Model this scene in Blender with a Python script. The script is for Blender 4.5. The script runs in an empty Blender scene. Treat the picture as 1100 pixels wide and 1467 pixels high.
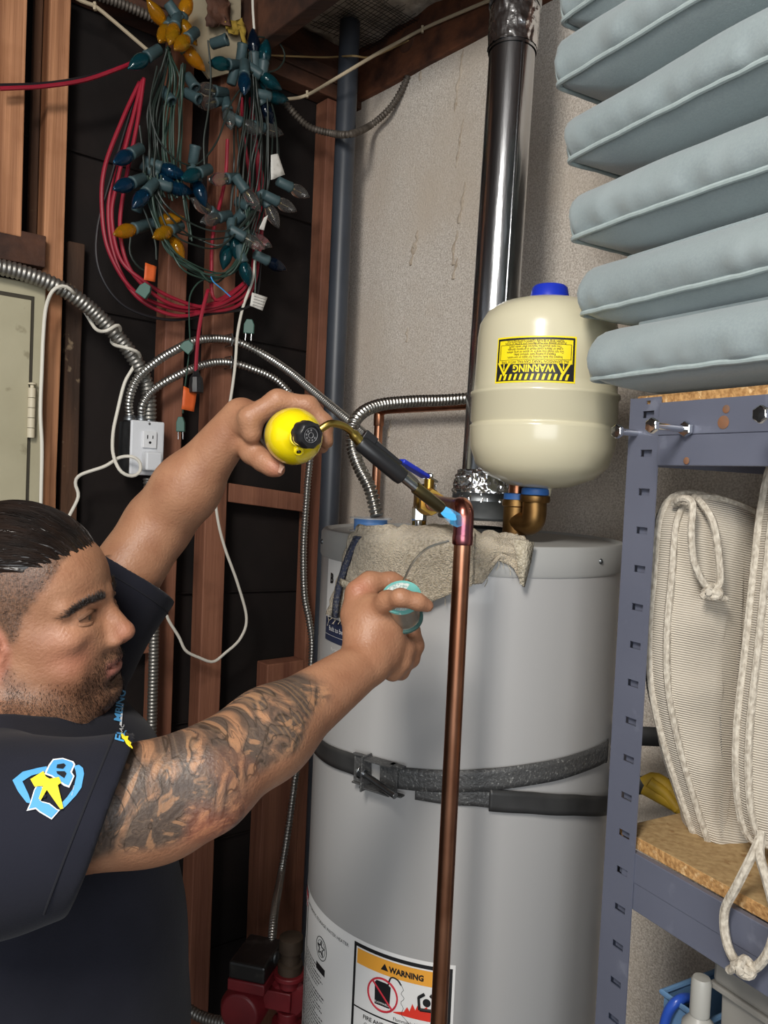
import bpy, bmesh, math, random
import numpy as np
from mathutils import Vector, Matrix, Quaternion
from mathutils.bvhtree import BVHTree
from mathutils import noise as mnoise
random.seed(7); np.random.seed(7)
sc = bpy.context.scene
col = sc.collection
V = Vector
PI = math.pi

# ------------------------------------------------------------------ camera
W, H, F = 1100.0, 1467.0, 1150.0
CAM = V((0, 0, 1.60))
_p, _r = math.radians(2.25), math.radians(2.6)
_fw = V((0, math.cos(_p), -math.sin(_p)))
_ri0 = V((1, 0, 0)); _up0 = _ri0.cross(_fw)
RI = _ri0 * math.cos(_r) + _up0 * math.sin(_r)
UP = -_ri0 * math.sin(_r) + _up0 * math.cos(_r)
FW = _fw
cd = bpy.data.cameras.new('camera'); cam = bpy.data.objects.new('camera', cd); col.objects.link(cam)
cd.sensor_fit = 'AUTO'; cd.sensor_width = 36.0; cd.lens = F / H * 36.0
cd.clip_start = 0.02; cd.clip_end = 60
m3 = Matrix((RI, UP, -FW)).transposed()
cam.matrix_world = Matrix.Translation(CAM) @ m3.to_4x4()
sc.camera = cam

# ------------------------------------------------------------------ light, exposure
sc.view_settings.view_transform = 'Standard'
sc.view_settings.look = 'None'
sc.view_settings.exposure = 0.0
sc.view_settings.gamma = 1.0
sc.view_settings.use_curve_mapping = False
wd = bpy.data.worlds.new('garage_air'); sc.world = wd; wd.use_nodes = True
_bg = wd.node_tree.nodes['Background']
_bg.inputs[0].default_value = (0.92, 0.96, 1.0, 1); _bg.inputs[1].default_value = 0.30
def area(name, loc, target, size, energy, color):
    l = bpy.data.lights.new(name, 'AREA'); l.shape = 'RECTANGLE'; l.size, l.size_y = size
    l.energy = energy; l.color = color
    o = bpy.data.objects.new(name, l); col.objects.link(o); o.location = loc
    o.rotation_euler = (V(target) - V(loc)).to_track_quat('-Z', 'Y').to_euler()
    return o
area('ceiling_tube_light', (-0.42, -0.25, 2.76), (-0.05, 0.75, 1.3), (0.34, 1.2), 76, (1.0, 0.955, 0.89))
area('front_fill_light', (-0.2, -2.6, 1.6), (0.0, 1.2, 1.2), (2.4, 1.6), 62, (0.93, 0.97, 1.0))  # added fill lamp behind the camera to flatten shadows

# ------------------------------------------------------------------ picture ray helpers (real depths in metres)
def P(px, py, d):
    return CAM + RI * ((px - W / 2) / F * d) + UP * (-(py - H / 2) / F * d) + FW * d
def ray(px, py):
    return (P(px, py, 1.0) - CAM).normalized()
def on_plane(px, py, p0, n):
    r = ray(px, py); t = (p0 - CAM).dot(n) / r.dot(n)
    return CAM + r * t
# room corner and the two walls that meet there
A40 = math.radians(40)
_cy = 2.27
CORNER = V((-0.050 * _cy, _cy, 0))
dB = V((math.sin(A40), -math.cos(A40), 0))      # along the concrete wall, towards the right
nB = V((-math.cos(A40), -math.sin(A40), 0))     # its normal, into the room
dL = nB.copy()                                  # along the stud wall, towards the left
nL = dB.copy()                                  # its normal, into the room
Z = V((0, 0, 1))
def wl(u, w, z): return CORNER + dL * u + nL * w + Z * z
def wb(u, w, z): return CORNER + dB * u + nB * w + Z * z
def pl(px, py, off=0.0): return on_plane(px, py, CORNER + nL * off, nL)
def pb(px, py, off=0.0): return on_plane(px, py, CORNER + nB * off, nB)
def ul(px, py, off=0.0): return (pl(px, py, off) - CORNER).dot(dL)
def ub(px, py, off=0.0): return (pb(px, py, off) - CORNER).dot(dB)

# ------------------------------------------------------------------ materials
MATS = {}
def M(name, c, rough=0.5, metal=0.0, c2=None, ns=8.0, st=(1, 1, 1), rot=(0, 0, 0), detail=5.0, ramp=(0.35, 0.65),
      bump=0.0, bs=60.0, bst=None, coat=0.0, trans=0.0, alpha=1.0, emit=None, es=0.0, c3=None, ns3=3.0, ramp3=(0.5, 0.7),
      spec=None, ior=None, sheen=0.0, sss=0.0):
    m = bpy.data.materials.new(name); m.use_nodes = True
    nt = m.node_tree; b = nt.nodes['Principled BSDF']; L = nt.links.new
    def setv(k, v):
        if k in b.inputs: b.inputs[k].default_value = v
    setv('Base Color', (*c, 1)); setv('Roughness', rough); setv('Metallic', metal)
    setv('Coat Weight', coat); setv('Transmission Weight', trans); setv('Alpha', alpha); setv('Sheen Weight', sheen)
    if spec is not None: setv('Specular IOR Level', spec)
    if ior: setv('IOR', ior)
    if sss: setv('Subsurface Weight', sss); setv('Subsurface Scale', 0.01); setv('Subsurface Radius', (1, .35, .2))
    if emit: setv('Emission Color', (*emit, 1)); setv('Emission Strength', es)
    if c2 or bump or c3:
        tc = nt.nodes.new('ShaderNodeTexCoord')
        mp = nt.nodes.new('ShaderNodeMapping'); mp.inputs['Scale'].default_value = st; mp.inputs['Rotation'].default_value = rot
        L(tc.outputs['Object'], mp.inputs['Vector'])
    last = None
    if c2:
        n = nt.nodes.new('ShaderNodeTexNoise'); n.inputs['Scale'].default_value = ns; n.inputs['Detail'].default_value = detail
        L(mp.outputs['Vector'], n.inputs['Vector'])
        r = nt.nodes.new('ShaderNodeValToRGB'); r.color_ramp.elements[0].position = ramp[0]; r.color_ramp.elements[1].position = ramp[1]
        r.color_ramp.elements[0].color = (*c, 1); r.color_ramp.elements[1].color = (*c2, 1)
        L(n.outputs['Fac'], r.inputs['Fac']); last = r.outputs['Color']
    if c3:
        n3 = nt.nodes.new('ShaderNodeTexNoise'); n3.inputs['Scale'].default_value = ns3; n3.inputs['Detail'].default_value = 4
        L(tc.outputs['Object'], n3.inputs['Vector'])
        r3 = nt.nodes.new('ShaderNodeMapRange'); r3.inputs[1].default_value = ramp3[0]; r3.inputs[2].default_value = ramp3[1]
        L(n3.outputs['Fac'], r3.inputs[0])
        mx = nt.nodes.new('ShaderNodeMix'); mx.data_type = 'RGBA'
        L(r3.outputs[0], mx.inputs[0])
        if last: L(last, mx.inputs[6])
        else: mx.inputs[6].default_value = (*c, 1)
        mx.inputs[7].default_value = (*c3, 1); last = mx.outputs[2]
    if last: L(last, b.inputs['Base Color'])
    if bump:
        nb = nt.nodes.new('ShaderNodeTexNoise'); nb.inputs['Scale'].default_value = bs; nb.inputs['Detail'].default_value = 4
        if bst:
            mp2 = nt.nodes.new('ShaderNodeMapping'); mp2.inputs['Scale'].default_value = bst; mp2.inputs['Rotation'].default_value = rot
            L(tc.outputs['Object'], mp2.inputs['Vector']); L(mp2.outputs['Vector'], nb.inputs['Vector'])
        else: L(mp.outputs['Vector'], nb.inputs['Vector'])
        bp = nt.nodes.new('ShaderNodeBump'); bp.inputs['Strength'].default_value = bump; bp.inputs['Distance'].default_value = 0.01
        L(nb.outputs['Fac'], bp.inputs['Height']); L(bp.outputs['Normal'], b.inputs['Normal'])
    MATS[name] = m
    return m

# ------------------------------------------------------------------ mesh builders
class MB:
    def __init__(s): s.v = []; s.f = []; s.m = []
    def add(s, vs, fs, mi=0):
        o = len(s.v); s.v += [tuple(x) for x in vs]; s.f += [tuple(i + o for i in f) for f in fs]; s.m += [mi] * len(fs); return s
    def box(s, c, ax, ay, az, mi=0):
        c, ax, ay, az = V(c), V(ax), V(ay), V(az)      # half-extent vectors
        vs = [c + ax * i + ay * j + az * k for k in (-1, 1) for j in (-1, 1) for i in (-1, 1)]
        fs = [(0, 2, 3, 1), (4, 5, 7, 6), (0, 1, 5, 4), (2, 6, 7, 3), (0, 4, 6, 2), (1, 3, 7, 5)]
        if ax.cross(ay).dot(az) < 0: fs = [f[::-1] for f in fs]
        return s.add(vs, fs, mi)
    def bx(s, x0, x1, y0, y1, z0, z1, mi=0):
        return s.box(((x0 + x1) / 2, (y0 + y1) / 2, (z0 + z1) / 2), ((x1 - x0) / 2, 0, 0), (0, (y1 - y0) / 2, 0), (0, 0, (z1 - z0) / 2), mi)
    def lathe(s, o, axis, prof, n=24, mi=0, cap=True, ref=None):
        o, axis = V(o), V(axis).normalized()
        a = V(ref) if ref is not None else (V((0, 0, 1)) if abs(axis.z) < 0.9 else V((1, 0, 0)))
        a = (a - axis * a.dot(axis)).normalized(); b = axis.cross(a)
        vs = []; fs = []
        for (r, h) in prof:
            for i in range(n):
                t = 2 * PI * i / n; vs.append(o + axis * h + (a * math.cos(t) + b * math.sin(t)) * r)
        for k in range(len(prof) - 1):
            for i in range(n):
                j = (i + 1) % n; fs.append((k * n + i, k * n + j, (k + 1) * n + j, (k + 1) * n + i))
        if cap:
            if prof[0][0] > 1e-5: fs.append(tuple(range(n - 1, -1, -1)))
            if prof[-1][0] > 1e-5: fs.append(tuple((len(prof) - 1) * n + i for i in range(n)))
        return s.add(vs, fs, mi)
    def cyl(s, a, b, r, n=16, r2=None, mi=0):
        a, b = V(a), V(b); return s.lathe(a, b - a, [(r, 0), (r if r2 is None else r2, (b - a).length)], n, mi)
    def tube(s, pts, r, n=8, closed=False, cap=True, mi=0, flat=None):
        pts = [V(p) for p in pts]; N = len(pts)
        rr = r if isinstance(r, (list, tuple, np.ndarray)) else [r] * N
        T = []
        for i in range(N):
            if closed: t = pts[(i + 1) % N] - pts[i - 1]
            else: t = pts[min(i + 1, N - 1)] - pts[max(i - 1, 0)]
            T.append(t.normalized() if t.length > 1e-9 else (T[-1] if T else V((0, 0, 1))))
        a = V((0, 0, 1)) if abs(T[0].z) < 0.9 else V((1, 0, 0))
        a = (a - T[0] * a.dot(T[0])).normalized(); vs = []; fs = []
        for i in range(N):
            a = (a - T[i] * a.dot(T[i])).normalized(); b = T[i].cross(a)
            for k in range(n):
                t = 2 * PI * k / n
                ca, sa = math.cos(t), math.sin(t)
                if flat: sa *= flat
                vs.append(pts[i] + (a * ca + b * sa) * rr[i])
        for i in range(N if closed else N - 1):
            i2 = (i + 1) % N
            for k in range(n):
                k2 = (k + 1) % n; fs.append((i * n + k, i * n + k2, i2 * n + k2, i2 * n + k))
        if cap and not closed:
            fs.append(tuple(range(n - 1, -1, -1))); fs.append(tuple((N - 1) * n + k for k in range(n)))
        return s.add(vs, fs, mi)
    def prism(s, outline, o, ax, ay, th, mi=0):
        """outline: 2-d points in axes ax, ay; thickness along ax x ay"""
        o, ax, ay = V(o), V(ax), V(ay); nz = ax.cross(ay).normalized() * th; n = len(outline)
        vs = [o + ax * x + ay * y for x, y in outline] + [o + ax * x + ay * y + nz for x, y in outline]
        fs = [tuple(range(n - 1, -1, -1)), tuple(range(n, 2 * n))] + [(i, (i + 1) % n, n + (i + 1) % n, n + i) for i in range(n)]
        return s.add(vs, fs, mi)
    def grid(s, rows, mi=0):
        nr, nc = len(rows), len(rows[0]); vs = [p for r in rows for p in r]
        fs = [(i * nc + j, i * nc + j + 1, (i + 1) * nc + j + 1, (i + 1) * nc + j) for i in range(nr - 1) for j in range(nc - 1)]
        return s.add(vs, fs, mi)

def finish(o, label=None, cat=None, group=None, kind=None):
    if label: o['label'] = label
    if cat: o['category'] = cat
    if group: o['group'] = group
    if kind: o['kind'] = kind
    return o
def empty(name, loc, label, cat, group=None):
    o = bpy.data.objects.new(name, None); col.objects.link(o); o.location = loc; o.empty_display_size = 0.05
    return finish(o, label, cat, group)
def mesh_of(name, mb, smooth=True):
    me = bpy.data.meshes.new(name)
    if isinstance(mb, MB):
        me.from_pydata(mb.v, [], mb.f)
        if any(mb.m): me.polygons.foreach_set('material_index', mb.m)
    else:
        me.from_pydata(mb[0], [], mb[1])
    me.update()
    if smooth: me.polygons.foreach_set('use_smooth', [True] * len(me.polygons))
    return me
def attach(o, parent):
    if parent is None: return
    o.parent = parent
    mw = Matrix.Identity(4); q = parent
    while q is not None:
        mw = (Matrix.Translation(q.location) @ q.rotation_euler.to_matrix().to_4x4() if q.parent is None else q.matrix_parent_inverse @ Matrix.Translation(q.location) @ q.rotation_euler.to_matrix().to_4x4()) @ mw
        q = q.parent
    o.matrix_parent_inverse = mw.inverted()
def obj(name, mb, mats, parent=None, smooth=True, bevel=0.0, bseg=2, auto=40, sub=0, solid=0.0, label=None, cat=None, group=None, kind=None):
    me = mesh_of(name, mb, smooth)
    if smooth and auto and auto < 180:
        try: me.set_sharp_from_angle(angle=math.radians(auto))
        except Exception: pass
    o = bpy.data.objects.new(name, me); col.objects.link(o)
    for m in (mats if isinstance(mats, (list, tuple)) else [mats]):
        me.materials.append(MATS[m] if isinstance(m, str) else m)
    if solid:
        md = o.modifiers.new('solid', 'SOLIDIFY'); md.thickness = solid; md.offset = 0
    if bevel:
        md = o.modifiers.new('bevel', 'BEVEL'); md.width = bevel; md.segments = bseg; md.limit_method = 'ANGLE'; md.angle_limit = math.radians(50)
        md.harden_normals = False
    if sub:
        md = o.modifiers.new('sub', 'SUBSURF'); md.levels = sub; md.render_levels = sub
    attach(o, parent)
    return finish(o, label, cat, group, kind)
def share(name, me, mw, parent):
    """another object using the same mesh, placed by a matrix in world space"""
    o = bpy.data.objects.new(name, me); col.objects.link(o)
    attach(o, parent)
    loc, rot, scl = mw.decompose(); o.location = loc; o.rotation_euler = rot.to_euler(); o.scale = scl
    return o

def catmull(pts, step=0.006, closed=False):
    p = np.array([tuple(x) for x in pts], float); n = len(p)
    q = np.vstack([p[-1:], p, p[:2]]) if closed else np.vstack([2 * p[0] - p[1], p, 2 * p[-1] - p[-2]])
    out = []
    for i in range(n if closed else n - 1):
        a, b, c, d = q[i], q[i + 1], q[i + 2], q[i + 3]
        k = max(2, int(np.linalg.norm(c - b) / step * 3))
        t = np.linspace(0, 1, k, endpoint=False)[:, None]
        out.append(0.5 * ((2 * b) + (c - a) * t + (2 * a - 5 * b + 4 * c - d) * t * t + (3 * b - a - 3 * c + d) * t ** 3))
    if not closed: out.append(p[-1:])
    out = np.vstack(out)
    if closed: out = np.vstack([out, out[:1]])
    s = np.concatenate([[0], np.cumsum(np.linalg.norm(np.diff(out, axis=0), axis=1))])
    k = max(3, int(round(s[-1] / step)) + 1); u = np.linspace(0, s[-1], k)
    r = np.stack([np.interp(u, s, out[:, i]) for i in range(3)], 1)
    if closed: r = r[:-1]
    return r
def corr(mb, pts, r, pitch, amp, n=12, per=5):
    c = catmull(pts, pitch / per)
    k = np.arange(len(c)) % per
    prof = np.array([0, .75, 1, .75, 0])[k] if per == 5 else np.array([0, 1, 1, 0])[k]
    mb.tube(c, list(r * (1 - amp + amp * prof)), n); return mb

_tc = {}
def text2d(body, size=1.0, align='LEFT', bold=0.0, spacing=1.0):
    cu = bpy.data.curves.new('print', 'FONT'); cu.body = body; cu.size = size; cu.align_x = align; cu.resolution_u = 2
    cu.offset = bold; cu.space_character = spacing
    o = bpy.data.objects.new('print', cu); col.objects.link(o)
    dg = bpy.context.evaluated_depsgraph_get(); me = bpy.data.meshes.new_from_object(o.evaluated_get(dg))
    vs = [(v.co.x, v.co.y) for v in me.vertices]; fs = [tuple(p.vertices) for p in me.polygons]
    bpy.data.objects.remove(o); bpy.data.curves.remove(cu); bpy.data.meshes.remove(me)
    return vs, fs

def S(h):
    return tuple(((int(h[i:i + 2], 16) / 255 + 0.055) / 1.055) ** 2.4 if int(h[i:i + 2], 16) > 10 else int(h[i:i + 2], 16) / 255 / 12.92 for i in (0, 2, 4))
WROT = (0, 0, -math.atan2(nL.y, nL.x))
M('wood_new', S('bd8660'), .75, c2=S('744628'), ns=26, st=(1, 1, .035), ramp=(.38, .66), bump=.35, bs=90, bst=(1, 1, .03), c3=S('84522f'), ns3=5)
M('wood_red', S('8c5c45'), .72, c2=S('6e4231'), ns=18, st=(1, 1, .06), bump=.3, bs=80, bst=(1, 1, .05), c3=S('633c2a'), ns3=6)
M('wood_dark', S('5b3826'), .8, c2=S('2f1c14'), ns=14, st=(.08, 1, 1), rot=(0, 0, math.atan2(-dL.y, -dL.x) * -1), bump=.3, bs=60, bst=(.06, 1, 1))
M('wood_beam', S('6d4028'), .78, c2=S('3a2015'), ns=20, st=(.06, 1, 1), rot=(0, 0, -math.atan2(dB.y, dB.x)), bump=.35, bs=60, bst=(.06, 1, 1))
M('wood_rough', S('5a3d2a'), .9, c2=S('34241a'), ns=16, st=(1, 1, .15), bump=.6, bs=40, c3=S('7d6a54'), ns3=38, ramp3=(.64, .74))
M('felt_paper', S('1c1513'), .8, c2=S('120d0c'), ns=5, bump=.25, bs=14, c3=S('261b17'), ns3=2.2, ramp3=(.55, .8), spec=.3)
M('concrete', S('b2a99f'), .88, c2=S('857b71'), ns=170, ramp=(.36, .66), detail=3, bump=.35, bs=150, c3=S('9a8d80'), ns3=4.0, ramp3=(.46, .66))
M('stucco', S('e2dad0'), .9, c2=S('b3a89c'), ns=300, ramp=(.36, .66), detail=3, bump=.3, bs=220, c3=S('c9bbaa'), ns3=3.0, ramp3=(.45, .75))
M('plaster', S('cfc7ba'), .95, c2=S('a3998c'), ns=30, bump=.8, bs=40)
M('floor_slab', S('6d6660'), .8, c2=S('57504a'), ns=6, bump=.1)
M('ceiling_board', S('4a3428'), .9, c2=S('2e2019'), ns=8, bump=.2)
M('mesh_wire', S('2c2c2c'), .5, .6)
M('drip', S('a39584'), .9, c2=S('bdb1a2'), ns=80)

# ------------------------------------------------------------------ the room
CEIL = 2.80
mb = MB(); mb.box((0.1, 0.4, -0.05), (2.6, 0, 0), (0, 3.2, 0), (0, 0, 0.05))
floor = obj('floor', mb, 'floor_slab', smooth=False, label='grey concrete garage floor slab', kind='structure')

# the black building paper behind the studs, gently creased
rows = []
for i in range(60):
    r = []
    for j in range(60):
        u, z = -0.1 + 2.3 * j / 59, 3.0 * i / 59
        w = -0.064 + 0.005 * mnoise.noise(V((u * 4, z * 5, 1))) + 0.003 * mnoise.noise(V((u * 14, z * 11, 5)))
        r.append(wl(u, w, z))
    rows.append(r)
mb = MB(); mb.grid(rows)
wall_left = obj('wall_left', mb, 'felt_paper', auto=180, label='open stud wall backed with black building paper', kind='structure')
for zz, sl in ((0.32, .03), (0.62, .02), (0.95, .02), (1.28, .03), (1.95, .02), (2.3, .01)):
    rows = [[wl(u, -0.058 + 0.002 * k, zz + sl * u - .004 * (1 - k)) for u in np.linspace(-.05, 2.1, 12)] for k in (0, 1)]
    mb = MB(); mb.grid(rows); obj('paper_lap', mb, 'felt_paper', wall_left, solid=.003)
def stud(u0, u1, z0, z1, mat='wood_red', w1=0.0, depth=0.056, name='stud', rot=0.0):
    mb = MB()
    n = max(2, int((z1 - z0) / 0.25)); rws = []
    # long member with faintly wandering edges
    rng = random.Random(int(u0 * 1000)); rings = []
    for i in range(n + 1):
        z = z0 + (z1 - z0) * i / n
        e = [rng.uniform(-.0012, .0012) for _ in range(4)]
        rings.append([wl(u0 + e[0], w1 + e[1], z), wl(u1 + e[2], w1 + e[3], z), wl(u1 + e[2], w1 - depth, z), wl(u0 + e[0], w1 - depth, z)])
    vs = [p for r in rings for p in r]; fs = []
    for i in range(n):
        for k in range(4):
            a, b = i * 4 + k, i * 4 + (k + 1) % 4; fs.append((a, a + 4, b + 4, b))
    fs.append((0, 1, 2, 3)); fs.append(tuple(n * 4 + k for k in (3, 2, 1, 0)))
    mb.add(vs, fs)
    return obj(name, mb, mat, wall_left, smooth=False, bevel=.003)
ZT = 2.62
stud(ul(272, 300), ul(243, 300), 0, ZT, 'wood_red')                       # behind the lights
stud(ul(334, 500), ul(303, 500), 0, ZT, 'wood_red')
stud(ul(487, 400, 0), ul(459, 400, 0), 0, ZT, 'wood_red')
stud(ul(428, 1150), ul(375, 1150), 0, pl(400, 950).z, 'wood_red', w1=.002) # short doubled stud beside the heater
stud(ul(93, 300), ul(64, 300), 0, 2.62, 'wood_new')                       # beside the panel
stud(ul(37, 100, .03), ul(-25, 100, .03), pl(10, 335, .03).z, 2.79, 'wood_new', w1=.03)
stud(ul(114, 600, -.03), ul(90, 600, -.03), 0.5, pl(100, 345, -.03).z, 'wood_rough', w1=-.03, depth=.03, name='rough_board')
stud(ul(60, 100, -.04), ul(48, 100, -.04), 1.9, 2.62, 'wood_rough', w1=-.04, depth=.02, name='rough_board')
def block(px0, px1, py0, py1, tilt=0.0, mat='wood_red', w1=-.004, name='fire_block', depth=.052):
    u0, u1 = ul(px1, (py0 + py1) / 2), ul(px0, (py0 + py1) / 2)
    z1, z0 = pl((px0 + px1) / 2, py0).z, pl((px0 + px1) / 2, py1).z
    a, b = wl(u0, w1 - depth / 2, (z0 + z1) / 2 - tilt), wl(u1, w1 - depth / 2, (z0 + z1) / 2 + tilt)
    mb = MB(); mb.box((a + b) / 2, (b - a) / 2, nL * depth / 2, Z * (z1 - z0) / 2)
    return obj(name, mb, mat, wall_left, smooth=False, bevel=.002)
block(329, 458, 702, 728, .014)
block(182, 216, 910, 938, 0)
block(-30, 60, 332, 378, 0.0, 'wood_dark', w1=.028)
# double top plate and the plate above it
for k, (za, zb, w) in enumerate(((2.625, 2.663, 0.0), (2.665, 2.703, 0.002))):
    mb = MB(); mb.box(wl(1.05, w - .030, (za + zb) / 2), dL * 1.15, nL * .03, Z * (zb - za) / 2)
    obj('top_plate', mb, 'wood_dark', wall_left, smooth=False, bevel=.003)
mb = MB(); mb.box(wl(1.05, -.045, 2.753), dL * 1.15, nL * .02, Z * .047)
obj('rim_board', mb, 'wood_dark', wall_left, smooth=False, bevel=.003)

# concrete wall: a thick slab with a ragged top edge, wood ledger above it
rows = []
ztop = lambda u: pb(560, 88).z + 0.012 * mnoise.noise(V((u * 9, 0, 0))) + .005 * mnoise.noise(V((u * 40, 3, 0)))
for i in range(40):
    r = []
    for j in range(90):
        u = -0.03 + 2.15 * j / 89; z = ztop(u) * i / 39
        w = 0.0035 * mnoise.noise(V((u * 5, z * 5, 2))) + .0012 * mnoise.noise(V((u * 23, z * 23, 7)))
        r.append(wb(u, w, z))
    rows.append(r)
rows.append([p - nB * .2 for p in rows[-1]])
for r in rows: r.insert(0, r[0] - nB * .16 + dB * 0)
mb = MB(); mb.grid([r[::-1] for r in rows])
wall_back = obj('wall_back', mb, 'stucco', auto=50, label='rough grey concrete wall behind the water heater', kind='structure')
# long drips of old mortar standing proud on the wall
for (px, py, ln, wdt) in ((665, 70, 90, 5), (668, 260, 60, 6), (655, 330, 50, 5), (598, 330, 34, 6), (593, 350, 30, 5), (655, 370, 30, 5), (664, 170, 70, 4), (606, 85, 30, 6), (560, 600, 26, 5), (585, 470, 20, 5)):
    pts = [pb(px + random.uniform(-2, 2) - ln * .03 * k, py + ln * k / 5, .0) for k in range(6)]
    mb = MB(); mb.tube(catmull(pts, .008), [.0035 * (1 + .5 * math.sin(i * 1.3)) * wdt / 5 * (0.35 if i < 2 else 1) for i in range(len(catmull(pts, .008)))], 6, flat=1)
    obj('mortar_drip', mb, 'drip', wall_back)
mb = MB(); mb.box(wb(1.0, -.03, 2.722), dB * 1.1, nB * .045, Z * .078)
obj('ledger_beam', mb, 'wood_beam', wall_back, smooth=False, bevel=.004)
mb = MB(); mb.lathe(wb(.2, .0135, 2.73), nB, [(.03, 0), (.029, .003), (.012, .004), (0, .005)], 20)
obj('beam_knot', mb, 'wood_dark', wall_back)

# ceiling boards with joists, torn plaster and exposed wire lath around the vent pipe
mb = MB(); mb.box((0.1, 0.4, CEIL + .02), (2.6, 0, 0), (0, 3.2, 0), (0, 0, .02))
ceiling = obj('ceiling', mb, 'ceiling_board', smooth=False, label='dark boarded garage ceiling with joists', kind='structure')
for u in (.36, .78, 1.2):
    mb = MB(); a = wl(u, -.02, CEIL - .085); b = wl(u, 1.2, CEIL - .085)
    mb.box((a + b) / 2, (b - a) / 2, dL * .019, Z * .085)
    if u == .36:
        obj('joist', mb, 'wood_dark', ceiling, smooth=False, bevel=.003)
rows = []
for i in range(16):
    rows.append([wb(-.02 + .62 * j / 23, -.03 + .42 * i / 15 + .03 * mnoise.noise(V((j * .5, i * .2, 3))), CEIL - .012 - .01 * mnoise.noise(V((j * .4, i * .4, 9)))) for j in range(24)])
mb = MB(); mb.grid(rows); obj('plaster_patch', mb, 'plaster', ceiling, solid=.016, auto=180)
mb = MB()
c0 = pb(520, 12)
for k in range(18):
    a = wb(.05 + k * .011, .0, CEIL - .036); b = wb(.03 + k * .013, .20 + .03 * math.sin(k * 1.7), CEIL - .034)
    mb.tube([a, (a + b) / 2 + V((0, 0, .006 * math.sin(k))), b], .0009, 4)
for k in range(18):
    a = wb(.03 - .01 * math.sin(k * 2.1), .01 + k * .011, CEIL - .035); b = wb(.25 + .02 * math.sin(k * 1.3), .02 + k * .0105, CEIL - .036)
    mb.tube([a, (a + b) / 2 + V((0, 0, .005 * math.cos(k))), b], .0009, 4)
obj('wire_lath', mb, 'mesh_wire', ceiling, kind='stuff')

# ------------------------------------------------------------------ water heater
M('heater_paint', S('abaaa9'), .34, c2=S('a7a6a5'), ns=2, coat=.2)
M('heater_lid', S('a3a3a1'), .42)
M('dark_gap', S('2a2a2a'), .7)
M('galv', S('c9ccd0'), .2, 1.0, c2=S('aeb2b6'), ns=30, st=(1, 1, .1), bump=.05, bs=120)
M('galv_dull', S('7b7f82'), .45, .9, c2=S('5e6264'), ns=12)
M('foil', S('e4e6e8'), .2, 1.0, bump=.35, bs=35)
M('copper', S('bd8a6e'), .32, 1.0, c2=S('97664c'), ns=22, st=(1, 1, .35), c3=S('7d5039'), ns3=9, ramp3=(.5, .8))
M('copper_hot', S('b5705a'), .27, 1.0, c2=S('7b4a68'), ns=14, c3=S('94543f'), ns3=18)
M('brass', S('8f6f43'), .4, 1.0, c2=S('664a2c'), ns=20)
M('brass_new', S('c9a24e'), .28, 1.0, c2=S('a98238'), ns=25)
M('chrome', S('d8dadc'), .12, 1.0)
M('steel', S('a9abad'), .3, 1.0, c2=S('85888a'), ns=50)
M('steel_flex', S('a5a29c'), .28, 1.0)
M('strap_metal', S('535353'), .5, .35, c2=S('8b8b88'), ns=260, ramp=(.58, .70), bump=.25, bs=200)
M('strap_dark', S('3a3a3a'), .42, .35, c2=S('474747'), ns=20)
M('label_white', S('e3e2e0'), .4)
M('ink', S('17171a'), .5)
M('ink_red', S('c8283a'), .5)
M('ink_red_fire', S('d93425'), .5)
M('ink_orange', S('eaa43a'), .5)
M('ink_navy', S('27304a'), .45)
M('ink_blue', S('3a8fd0'), .5)
M('ink_yellow', S('f4dc17'), .45)
M('ink_grey', S('6e6e70'), .5)
M('tank_cream', S('d0c9ad'), .22, coat=.25)
M('cap_blue', S('1f35b8'), .35)
M('tape_blue', S('2f62a6'), .5)
M('blue_plastic', S('5e8fd0'), .4)

TC = P(674, 780, 1.455); TX, TY = TC.x, TC.y
TR = 0.268; TZ = P(462, 757, 1.41).z
view_t = V((TX, TY, 0)).normalized(); e2 = -view_t; e1 = V((-e2.y, e2.x, 0))       # e2 towards the camera, e1 to the right
def cyl_pt(s, z, r=TR):
    t = s / TR; return V((TX, TY, z)) + (e1 * math.sin(t) + e2 * math.cos(t)) * r
def cyl_sz(px, py, r=TR):
    d = ray(px, py); o = CAM - V((TX, TY, 0)); a = d.x ** 2 + d.y ** 2; b = o.x * d.x + o.y * d.y; c = o.x ** 2 + o.y ** 2 - r * r
    q = b * b - a * c; t = (-b - math.sqrt(max(q, 0))) / a; h = CAM + d * t; k = V((h.x - TX, h.y - TY, 0))
    return math.atan2(k.dot(e1), k.dot(e2)) * TR, h.z
heater = empty('water_heater', (TX, TY, 0), 'tall grey cylindrical water heater with white warning labels', 'water heater')
mb = MB(); mb.lathe((TX, TY, 0), Z, [(TR - .02, .06), (TR - .004, .07), (TR, .08), (TR, TZ - .046)], 128)
obj('tank_jacket', mb, 'heater_paint', heater)
mb = MB(); mb.lathe((TX, TY, 0), Z, [(TR - .006, TZ - .05), (TR - .002, TZ - .043)], 96, cap=False)
obj('jacket_seam', mb, 'dark_gap', heater)
mb = MB(); mb.lathe((TX, TY, 0), Z, [(TR + .0015, TZ - .046), (TR + .003, TZ - .042), (TR + .002, TZ - .006), (TR - .002, TZ), (TR - .010, TZ + .001), (TR - .014, TZ - .004), (TR - .05, TZ - .003), (.0, TZ + .004)], 128)
obj('top_lid', mb, 'heater_lid', heater)
for ang in (-1.25, .85):
    c = V((TX, TY, TZ - .022)); d = e1 * math.sin(ang) + e2 * math.cos(ang)
    mb = MB(); mb.lathe(c + d * (TR + .001), d, [(.0045, 0), (.0045, .002), (.003, .004), (0, .0045)], 10)
    obj('lid_screw', mb, 'galv_dull', heater)
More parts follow.
